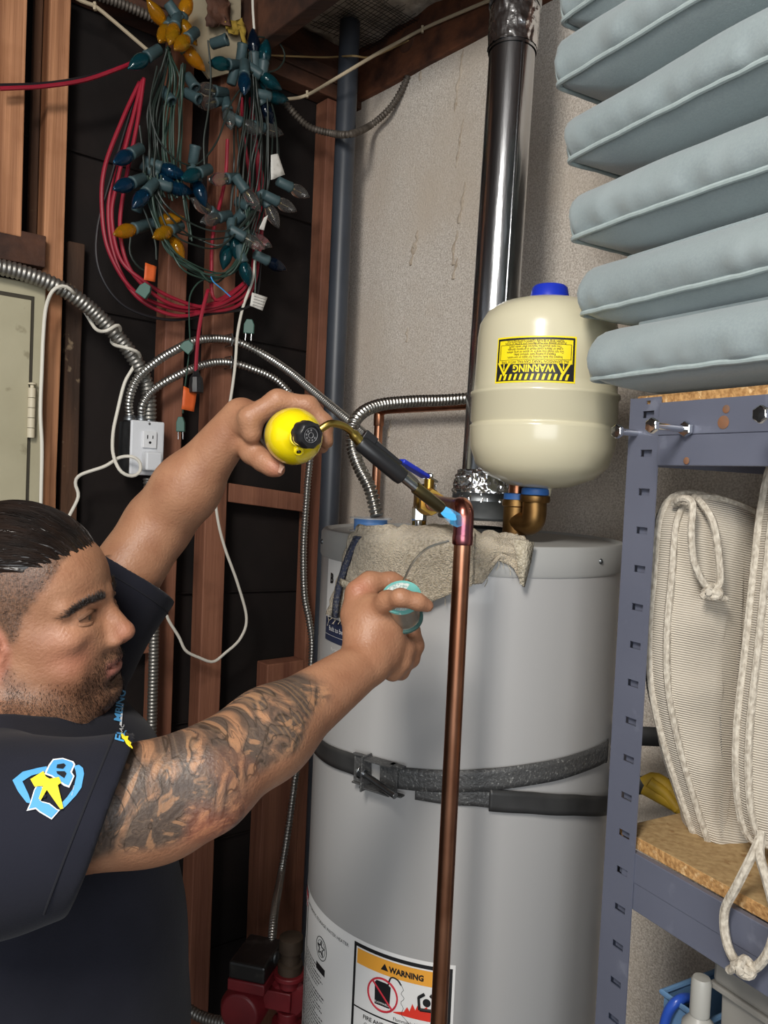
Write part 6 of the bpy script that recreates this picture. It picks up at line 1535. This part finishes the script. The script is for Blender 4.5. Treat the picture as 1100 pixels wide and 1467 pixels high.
def skin_nodes():
    m = MATS['skin']; nt = m.node_tree; b = nt.nodes['Principled BSDF']; L = nt.links.new
    b.inputs['Subsurface Weight'].default_value = .0; b.inputs['Roughness'].default_value = .46; b.inputs['Specular IOR Level'].default_value = .4
    N = lambda t: nt.nodes.new('ShaderNode' + t)
    tc = N('TexCoord'); at = {}
    for k in ('beard', 'fade', 'lips', 'hairline', 'flush', 'tattoo', 'arm_s', 'arm_h'):
        a = N('Attribute'); a.attribute_name = k; at[k] = a.outputs['Fac']
    def mix(fac, c1, c2):
        x = N('Mix'); x.data_type = 'RGBA'
        if isinstance(fac, (int, float)): x.inputs[0].default_value = fac
        else: L(fac, x.inputs[0])
        for i, c in ((6, c1), (7, c2)):
            if isinstance(c, tuple): x.inputs[i].default_value = (*c, 1)
            else: L(c, x.inputs[i])
        return x.outputs[2]
    def noise_(scale, detail=3, st=None, vec=None, dist=0.0):
        n = N('TexNoise'); n.inputs['Scale'].default_value = scale; n.inputs['Detail'].default_value = detail; n.inputs['Distortion'].default_value = dist
        src = vec or tc.outputs['Object']
        if st:
            mp = N('Mapping'); mp.inputs['Scale'].default_value = st; L(src, mp.inputs[0]); src = mp.outputs[0]
        L(src, n.inputs['Vector']); return n.outputs['Fac']
    def rng(v, a, b, c=0.0, d=1.0):
        r = N('MapRange'); L(v, r.inputs[0]); r.inputs[1].default_value = a; r.inputs[2].default_value = b; r.inputs[3].default_value = c; r.inputs[4].default_value = d; return r.outputs[0]
    def mul(a, b_, op='MULTIPLY'):
        x = N('Math'); x.operation = op; L(a, x.inputs[0])
        if isinstance(b_, (int, float)): x.inputs[1].default_value = b_
        else: L(b_, x.inputs[1])
        return x.outputs[0]
    c = mix(rng(noise_(28), .35, .7), S('a2765a'), S('93664c'))
    c = mix(mul(rng(noise_(170, 2), .66, .74), .35), c, S('8a5a44'))
    c = mix(mul(at['flush'], .7), c, S('b9685a'))
    c = mix(mul(at['lips'], .8), c, S('a0645a'))
    stub = rng(noise_(900, 2, (1, 1, .5)), .34, .6)
    c = mix(mul(at['beard'], rng(stub, 0, 1, .35, .80)), c, S('3a2a22'))
    fst = rng(noise_(800, 2, (1, 1, .35)), .35, .6)
    c = mix(mul(at['fade'], rng(fst, 0, 1, .60, .88)), c, S('44342a'))
    c = mix(at['hairline'], c, S('1f1613'))
    # tattoo: swirling grey shading with dark contour lines and bare skin scrolls
    cx = N('CombineXYZ'); L(at['arm_s'], cx.inputs[0]); L(at['arm_h'], cx.inputs[1])
    n1 = noise_(13, 1.5, None, cx.outputs[0], 3.0)
    n2 = noise_(27, 2, None, cx.outputs[0], 3.4)
    n3 = noise_(70, 2, None, cx.outputs[0], 2.0)
    shade = mix(rng(n1, .53, .64), S('524942'), S('a2785a'))
    shade = mix(mul(rng(n2, .50, .62), .75), shade, S('3a3633'))
    shade = mix(mul(rng(n2, .44, .36), .6), shade, S('b0835f'))
    edge = N('Math'); edge.operation = 'ABSOLUTE'; L(mul(n1, .53, 'SUBTRACT'), edge.inputs[0])
    shade = mix(mul(rng(edge.outputs[0], .014, .004), .85), shade, S('26241f'))
    edge2 = N('Math'); edge2.operation = 'ABSOLUTE'; L(mul(n2, .46, 'SUBTRACT'), edge2.inputs[0])
    shade = mix(mul(rng(edge2.outputs[0], .016, .004), .6), shade, S('2e2a28'))
    bands = N('TexWave'); bands.inputs['Scale'].default_value = 46; bands.inputs['Distortion'].default_value = 5; bands.inputs['Detail'].default_value = 1; L(cx.outputs[0], bands.inputs['Vector'])
    zone = mul(rng(at['arm_s'], .24, .27), rng(at['arm_s'], .33, .30))
    shade = mix(mul(mul(rng(bands.outputs['Fac'], .55, .8), zone), rng(n1, .56, .48, 0, .4)), shade, S('a8835f'))
    shade = mix(mul(rng(n3, .56, .66), .3), shade, S('7d6a58'))
    shade = mix(mul(rng(noise_(8, 2, None, cx.outputs[0]), .58, .7), .45), shade, S('b0664c'))
    c = mix(mul(at['tattoo'], .92), c, shade)
    L(c, b.inputs['Base Color'])
    bp = N('Bump'); bp.inputs['Strength'].default_value = .22; bp.inputs['Distance'].default_value = .004; L(noise_(300, 3), bp.inputs['Height']); L(bp.outputs[0], b.inputs['Normal'])
skin_nodes()

# eyes
M('eye_white', S('cfc4ba'), .25); M('iris', S('4b3a2c'), .2); M('pupil', S('0b0908'), .15)
for s in (-1, 1):
    ec = hp_(7.45, 3.2 * s, 2.62); gz = (HR @ V((1, .10, -.12))).normalized()
    mb = MB(); mb.lathe(ec, gz, [(1.42 * HS * math.sin(t), -1.42 * HS * math.cos(t)) for t in np.linspace(0.02, PI - .02, 16)], 28); ey = obj('eye', mb, 'eye_white', man)
    mb = MB(); mb.lathe(ec, gz, [(.62 * HS * math.cos(t), 1.44 * HS * math.cos(.45 * math.cos(t)) + .02 * HS * math.sin(t)) for t in np.linspace(0, PI / 2, 6)], 20); obj('iris', mb, 'iris', ey)
# upper and lower lid rims
for s in (-1, 1):
    for (zz, r, dz, nm) in ((3.28, .30, .40, 'upper_eyelid'), (1.98, .24, -.22, 'lower_eyelid')):
        pts = []
        for t in np.linspace(-1, 1, 13):
            y = 3.2 + 1.50 * t; z = zz - dz * t * t; rad = 1.52; dx = math.sqrt(max(rad ** 2 - (y - 3.2) ** 2 * .82 - (z - 2.62) ** 2, .01)); pts.append(hp_(7.45 + dx, y * s, z))
        mb = MB(); mb.tube(catmull(pts, .001), r * HS, 8); o = obj(nm, mb, 'skin', man)
        for k, v_ in (('hairline', .55 if zz > 3 else .2),): attr(o, k, np.full(len(o.data.vertices), v_))
# slicked-back hair: a combed cap and separate locks
M('hair', S('120d0b'), .36, c2=S('221813'), ns=60, st=(.25, 1, 1), spec=.5)
hair = Sdf()
def HE(c, r, k=1.0, op='u'): hair.ell(hp_(*c), np.array(r) * HS, HRn, k * HS, op)
HE((-1.0, 0, 6.6), (9.5, 7.5, 8.9)); HE((2.8, 0, 7.9), (5.0, 5.3, 4.9), 2.0); HE((-5.5, 0, 6.0), (5.2, 6.6, 7.4), 2)
nrm_cut = HR @ V((.50, 0, -.86)); pcut = hp_(8.2, 0, 9.2)
hair.cut(pcut, nrm_cut, tuple(np.array(tuple(HEAD)) - .25), tuple(np.array(tuple(HEAD)) + .25), .006)
for s in (-1, 1):
    nn_ = HR @ V((.25, .80 * s, -.54)); hair.cut(hp_(4.8, 5.6 * s, 8.2), nn_, tuple(np.array(tuple(HEAD)) - .25), tuple(np.array(tuple(HEAD)) + .25), .006)
def comb(Pp):
    q = (Pp - np.array(tuple(HEAD))) @ HRn / HS; th = np.arctan2(q[:, 1], q[:, 2] - 2.0 + .25 * q[:, 0] * 0)
    return (.0009 * np.sin(th * 70 + .35 * q[:, 0] * np.sin(th * 9)) + .0006 * np.sin(th * 131 + q[:, 0] * .6)) * 1.0
hv_, hq_ = hair.mesh(.0016, comb)
hair_o, hv_ = np_mesh('hair', hv_, hq_, ['hair'], man, relax=0); hair_o['label'] = 'slicked-back dark hair'
bvh_h = BVHTree.FromPolygons([tuple(x) for x in hv_], [tuple(x) for x in hq_])
mb = MB(); rgh = random.Random(5)
for k in range(900):
    y0 = rgh.uniform(-5.6, 5.6); x0 = 8.4 - .07 * y0 * y0 + rgh.uniform(-3.5, .4); pts = []
    sway = rgh.uniform(-.5, .5); ln = rgh.uniform(5, 13)
    for i in range(8):
        x = x0 - ln * i / 7; yy = y0 * (1 + .03 * i) + sway * math.sin(i * .5)
        o_ = hp_(x, yy * .35, 2.0 + .2 * x * 0); d_ = (hp_(x, yy * 1.35, 13.5) - o_).normalized()
        # shoot inwards from outside
        far = o_ + d_ * .25; h_, n_, _, _ = bvh_h.ray_cast(far, -d_)
        if h_ is None: break
        if ((h_ - HEAD).dot(HR.col[2])) / HS < 4.2: break
        pts.append(h_ + n_ * (.0002 + .0007 * math.sin(PI * i / 7)))
    if len(pts) >= 4: mb.tube(catmull(pts, .006), rgh.uniform(.0003, .0007), 4)
obj('hair_strands', mb, 'hair', hair_o, kind='stuff')
# short beard, moustache and brow hairs
pick = np.random.RandomState(4)
def hairs(name, w, n, ln, rad, bend, seed):
    idx = np.where(w > .25)[0]; pr = w[idx] / w[idx].sum(); ch = pick.choice(idx, size=n, p=pr); mb = MB()
    nor = np.zeros((len(skin.data.vertices), 3), np.float32); skin.data.vertices.foreach_get('normal', nor.ravel()) if False else None
    for i in ch:
        v = skin.data.vertices[int(i)]; p = v.co + V((pick.normal(0, .0007), pick.normal(0, .0007), pick.normal(0, .0007))); n_ = v.normal
        g = HR @ V(bend); d = (g - n_ * g.dot(n_)).normalized() * .85 + n_ * .5; l = ln * pick.uniform(.6, 1.3); q = p + d * l
        a = d.orthogonal().normalized() * rad; b = d.cross(a).normalized() * rad
        o_ = len(mb.v); mb.v += [tuple(p + a), tuple(p - a * .5 + b * .87), tuple(p - a * .5 - b * .87), tuple(q)]; mb.f += [(o_, o_ + 1, o_ + 3), (o_ + 1, o_ + 2, o_ + 3), (o_ + 2, o_, o_ + 3)]; mb.m += [0] * 3
    return obj(name, mb, 'hair', man, auto=180, kind='stuff')
hairs('beard_hair', beard * (bv[:, 1] < HEAD.y + .03), 2600, .0040, .00022, (-.25, 0, -1), 1)
hairs('eyebrow_hair', brow, 900, .0060, .00026, (-.5, 0, .25), 2)
hairs('side_hair', fade * (bv[:, 1] < HEAD.y + .02), 3200, .0042, .00022, (-1, 0, -.35), 3)
# nails
M('nail', S('c49a86'), .3)
def nail(tip, d, up_, w, l):
    d, up_ = V(d).normalized(), V(up_); up_ = (up_ - d * up_.dot(d)).normalized(); r_ = d.cross(up_); rows = []
    for i in range(6):
        u = i / 5; rows.append([tip - d * l * (1 - u) + r_ * (w * math.sin(a) * (1 - .25 * u ** 4)) + up_ * (w * .35 * (math.cos(a) - 1)) for a in np.linspace(-1.1, 1.1, 7)])
    mb = MB(); mb.grid(rows); obj('fingernail', mb, 'nail', man, solid=.0006)
t0, t1 = tc_(.056, 238, gr), tc_(.050, 247, gr)
nail(t1 + (t1 - t0).normalized() * .006 - ta * .0088, t1 - t0, -ta, .0068, .013)

# ------------------------------------------------------------------ navy t-shirt
M('tshirt', S('1e1f29'), .92, c2=S('181922'), ns=12, bump=.1, bs=600, sheen=.06, spec=.2)
M('tshirt_seam', S('15161e'), .95)
shirt = Sdf()
PEL = V((NECK.x + .02, NECK.y + .0, .78))
shirt.ell(NECK + V((.005, 0, -.17)), (.135, .175, .19), None, .06); shirt.ell(NECK + V((-.035, .0, -.14)), (.122, .165, .165), None, .05); shirt.ell(NECK + V((.045, .05, -.075)), (.10, .12, .10), None, .06)
shirt.ell(V((NECK.x + .045, NECK.y + .02, .99)), (.145, .165, .27), None, .06); shirt.ell(V((NECK.x + .030, NECK.y + .02, .80)), (.148, .17, .22), None, .08)
shirt.cone(NECK + V((-.015, 0, -.028)), SH_R + V((-.005, .05, -.005)), .068, .066, .05); shirt.cone(NECK + V((-.015, 0, -.028)), SH_L + V((-.01, -.02, -.01)), .066, .07, .05)
HEM_R = P(152, 1172, .755)
sd_R = (HEM_R - SH_R)
slv = Sdf()
slv.cone(NECK + V((-.015, -.02, -.03)), SH_R + V((-.005, .02, -.005)), .066, .074, .05)
slv.cone(SH_R, HEM_R + sd_R.normalized() * .05, .077, .0745, .05)
HEM_L = SH_L + (EL_L - SH_L) * .56; ul_d = (EL_L - SH_L).normalized()
shirt.cone(SH_L, HEM_L + ul_d * .05, .079, .0775, .05)
lo_, hi_ = tuple(np.array(tuple(HEM_R)) - .13), tuple(np.array(tuple(HEM_R)) + .13)
pa, pb2 = P(187, 1076, .78), P(112, 1272, .735); pc2 = P(150, 1172, .65)
hn = (pb2 - pa).cross(pc2 - pa).normalized(); hn = hn if hn.dot(ud) > 0 else -hn
def in_arm_R(Pp): return None
class _Cut: pass
def half_cut(S_, p, n, seg_a, seg_b, rad, k=.004):
    """cut by a plane, only near one sleeve"""
    p, n = np.array(tuple(p)), np.array(tuple(n)); a, b = np.array(tuple(seg_a)), np.array(tuple(seg_b)); ab = b - a
    def fn(Pp):
        pl_ = -((Pp - p) @ n); t = np.clip(((Pp - a) @ ab) / (ab @ ab), 0, 1); d = np.linalg.norm(Pp - a - t[:, None] * ab, axis=1) - rad
        return np.maximum(pl_, d)
    S_.add(fn, np.minimum(a, b) - rad, np.maximum(a, b) + rad, k, 's')
half_cut(slv, pa, hn, HEM_R, EL_R + ud * .05, .115)
half_cut(shirt, HEM_L, ul_d, HEM_L, EL_L, .10)
# hollow the sleeve ends so the arm sits in an opening
slv.cone(HEM_R - sd_R.normalized() * .045, EL_R, .0635, .0630, .004, 's'); shirt.cone(HEM_L - ul_d * .04, EL_L, .0655, .064, .004, 's')
# neck opening
for q_ in (shirt, slv): q_.cone(NECK + V((-.012, 0, .035)), hp_(-.5, 0, -3), .070, .080, .012, 's')
def folds(Pp):
    x, y, z = Pp[:, 0], Pp[:, 1], Pp[:, 2]
    f = .0016 * np.sin(38 * (z + .5 * x + .3 * y) + 5 * np.sin(7 * x + 4 * y)) * np.sin(9 * x + 11 * y + 2) + .0022 * np.sin(21 * (x * .8 - z * .6) + 3 * np.sin(9 * y))
    return f
sv, sq = shirt.mesh(.0033, folds)
shirt_o, sv = np_mesh('t_shirt', sv, sq, ['tshirt'], man, relax=2); shirt_o['label'] = 'navy short-sleeved t-shirt with printed logos'
sv2, sq2 = slv.mesh(.0030, lambda q: folds(q) * .55)
slv_o, sv2 = np_mesh('sleeve', sv2, sq2, ['tshirt'], shirt_o, relax=2)
sv = np.concatenate([sv, sv2]); sq = np.concatenate([sq, sq2 + len(sv) - len(sv2)])
bvh_s = BVHTree.FromPolygons([tuple(x) for x in sv], [tuple(x) for x in sq])
# hem stitching lines on both sleeves and the neck rib
def ring_on(c, n, rad, name, r, mat, n_=60, bvh=None):
    n = V(n).normalized(); a = n.orthogonal().normalized(); b = n.cross(a); pts = []
    for i in range(n_):
        t = 2 * PI * i / n_; d = a * math.cos(t) + b * math.sin(t); h_, nn, _, _ = bvh.ray_cast(V(c) + d * rad, -d)
        if h_ is not None and (h_ - V(c)).length < rad * .82: pts.append(h_ + nn * .0003)
    if len(pts) > 6:
        mb = MB(); mb.tube(pts, r, 5, closed=True); obj(name, mb, mat, shirt_o)
hc = HEM_R
ring_on(hc - hn * .020, hn, .115, 'hem_stitch', .0011, 'tshirt_seam', bvh=BVHTree.FromPolygons([tuple(x) for x in sv2], [tuple(x) for x in sq2])); ring_on(HEM_L - ul_d * .020, ul_d, .10, 'hem_stitch', .0010, 'tshirt_seam', bvh=bvh_s)

# printed logos, laid on the cloth
def decal(name, polys, mat, off=.0012, parent=shirt_o, maxe=.004, bvh=None):
    bm = bmesh.new()
    for vs, fs in polys:
        bvs = [bm.verts.new((x, y, 0)) for x, y in vs]
        for f in fs:
            try: bm.faces.new([bvs[i] for i in f])
            except Exception: pass
    for f_ in bm.faces: f_.normal_update()
    bmesh.ops.triangulate(bm, faces=bm.faces, ngon_method='EAR_CLIP')
    for _ in range(3):
        es = [e for e in bm.edges if e.calc_length() > 9]
        if not es: break
        bmesh.ops.subdivide_edges(bm, edges=es, cuts=1, use_grid_fill=False); bmesh.ops.triangulate(bm, faces=[f for f in bm.faces if len(f.verts) > 3])
    for v in bm.verts:
        d = ray(v.co.x, v.co.y); h_, n_, _, _ = (bvh or bvh_s).ray_cast(CAM, d)
        v.co = (h_ + n_ * off) if h_ is not None else CAM + d * .77
    me = bpy.data.meshes.new(name); bm.to_mesh(me); bm.free()
    o = bpy.data.objects.new(name, me); col.objects.link(o); me.materials.append(MATS[mat]); attach(o, parent); return o
def pg(pts): return (pts, [tuple(range(len(pts)))])
sc_ = lambda L: [((x) / 3.667, 1080 + y / 3.667) for x, y in L]
M('logo_blue', S('4f9fd8'), .7); M('logo_yellow', S('f0dc28'), .7); M('logo_white', S('e4e6ea'), .7)
# shield band
out_ = [(66, 142), (120, 98), (200, 78), (245, 70), (250, 95), (165, 118), (118, 148), (150, 215), (165, 262), (140, 258), (95, 200)]
out2 = [(388, 68), (415, 62), (436, 78), (442, 108), (428, 180), (400, 220), (355, 268), (330, 292), (322, 262), (352, 230), (388, 180), (402, 120), (398, 95)]
fW = [(196, 158), (236, 186), (214, 250), (262, 262), (300, 292), (316, 296), (272, 346), (206, 308), (188, 292), (140, 302), (158, 262), (178, 196)]
fB = [(200, 172), (232, 188), (206, 246), (222, 258), (258, 268), (296, 296), (306, 300), (270, 338), (210, 302), (188, 284), (152, 292), (164, 262), (184, 196)]
bW = [(278, 34), (330, 28), (386, 46), (396, 62), (378, 102), (392, 122), (364, 182), (336, 172), (268, 124), (232, 112), (254, 66)]
bB = [(282, 42), (328, 36), (378, 52), (386, 64), (368, 102), (384, 124), (360, 172), (340, 164), (272, 118), (244, 108), (262, 70)]
bolt_ = [(160, 142), (228, 100), (240, 128), (262, 140), (310, 130), (322, 160), (304, 172), (334, 290), (318, 294), (246, 196), (216, 248), (204, 240), (226, 176), (182, 180)]
decal('logo_shield', [pg(sc_(out_))], 'logo_blue', .0012); decal('logo_shield', [pg(sc_(out2))], 'logo_blue', .0012)
decal('logo_letter_outline', [pg(sc_(fW)), pg(sc_(bW))], 'logo_white', .0016)
decal('logo_letters', [pg(sc_(fB)), pg(sc_(bB))], 'logo_blue', .0021)
decal('logo_letter_hole', [pg(sc_([(300, 66), (336, 60), (346, 70), (332, 88), (296, 84)])), pg(sc_([(296, 100), (340, 100), (350, 112), (338, 136), (300, 112)])), pg(sc_([(226, 210), (244, 222), (238, 236), (222, 232)]))], 'tshirt_seam', .0025)
decal('logo_bolt', [pg(sc_(bolt_))], 'logo_yellow', .0028)
vs, fs = text2d('EST. 2009', 11); 
decal('logo_small_print', [([((375 + x * .62 * .45 + y * .62 * .9) / 3.667 * 1.0, 1080 + (222 - x * 1.15 + y * .4) / 3.667) for x, y in vs], fs)], 'logo_white', .0024)
def vtext(body, x0, y0, size, ang, mat, name, bold=0.0, shear=.2):
    vs, fs = text2d(body, size, bold=bold); a = math.radians(ang); ca, sa = math.cos(a), math.sin(a)
    decal(name, [([(x0 + (x + y * shear) * ca - y * sa, y0 - (x + y * shear) * sa - y * ca) for x, y in vs], fs)], mat, .0016)
vtext('FL', 177, 1066, 19, 80, 'logo_blue', 'chest_print', .4, .1); vtext('MBING', 172, 1036, 15, 82, 'logo_blue', 'chest_print', .4, .1); vtext('AC', 174, 1050, 8, 74, 'logo_white', 'chest_print')
decal('chest_line', [pg([(170, 1040), (173, 1041), (175.5, 1010), (173.5, 1010)])], 'logo_white', .0016)
decal('chest_bolt', [pg([(172, 1049), (179, 1057), (184, 1057), (183, 1062), (187, 1066), (190, 1076), (181, 1068), (178, 1062), (175, 1060)])], 'logo_yellow', .0018)

# trousers and boots below the frame
M('work_pants', S('2a2a2c'), .9, c2=S('232325'), ns=20); M('boot', S('2b1f18'), .6)
leg = Sdf(); hipz = .72
for s in (-1, 1):
    hx = V((NECK.x + .01, NECK.y + .09 * s, hipz)); kx = V((NECK.x + .05, NECK.y + .10 * s, .42)); ax_ = V((NECK.x - .01, NECK.y + .11 * s, .10))
    leg.cone(hx, kx, .098, .072, .03); leg.cone(kx, ax_, .072, .058, .03)
leg.ell(V((NECK.x + .01, NECK.y, .74)), (.13, .17, .12), None, .05)
lv_, lq_ = leg.mesh(.010); np_mesh('trousers', lv_, lq_, ['work_pants'], man, relax=1)
for s in (-1, 1):
    bt = Sdf(); c = V((NECK.x - .01, NECK.y + .11 * s, 0)); bt.cone(c + V((-.03, 0, .045)), c + V((.16, 0, .04)), .045, .038, .02); bt.cone(c + V((-.01, 0, .05)), c + V((-.01, 0, .15)), .048, .05, .02); bt.cut((0, 0, .003), (0, 0, -1), tuple(c - V((.3, .2, .1))), tuple(c + V((.3, .2, .3))))
    q_, w_ = bt.mesh(.008); np_mesh('boot', q_, w_, ['boot'], man, relax=1)
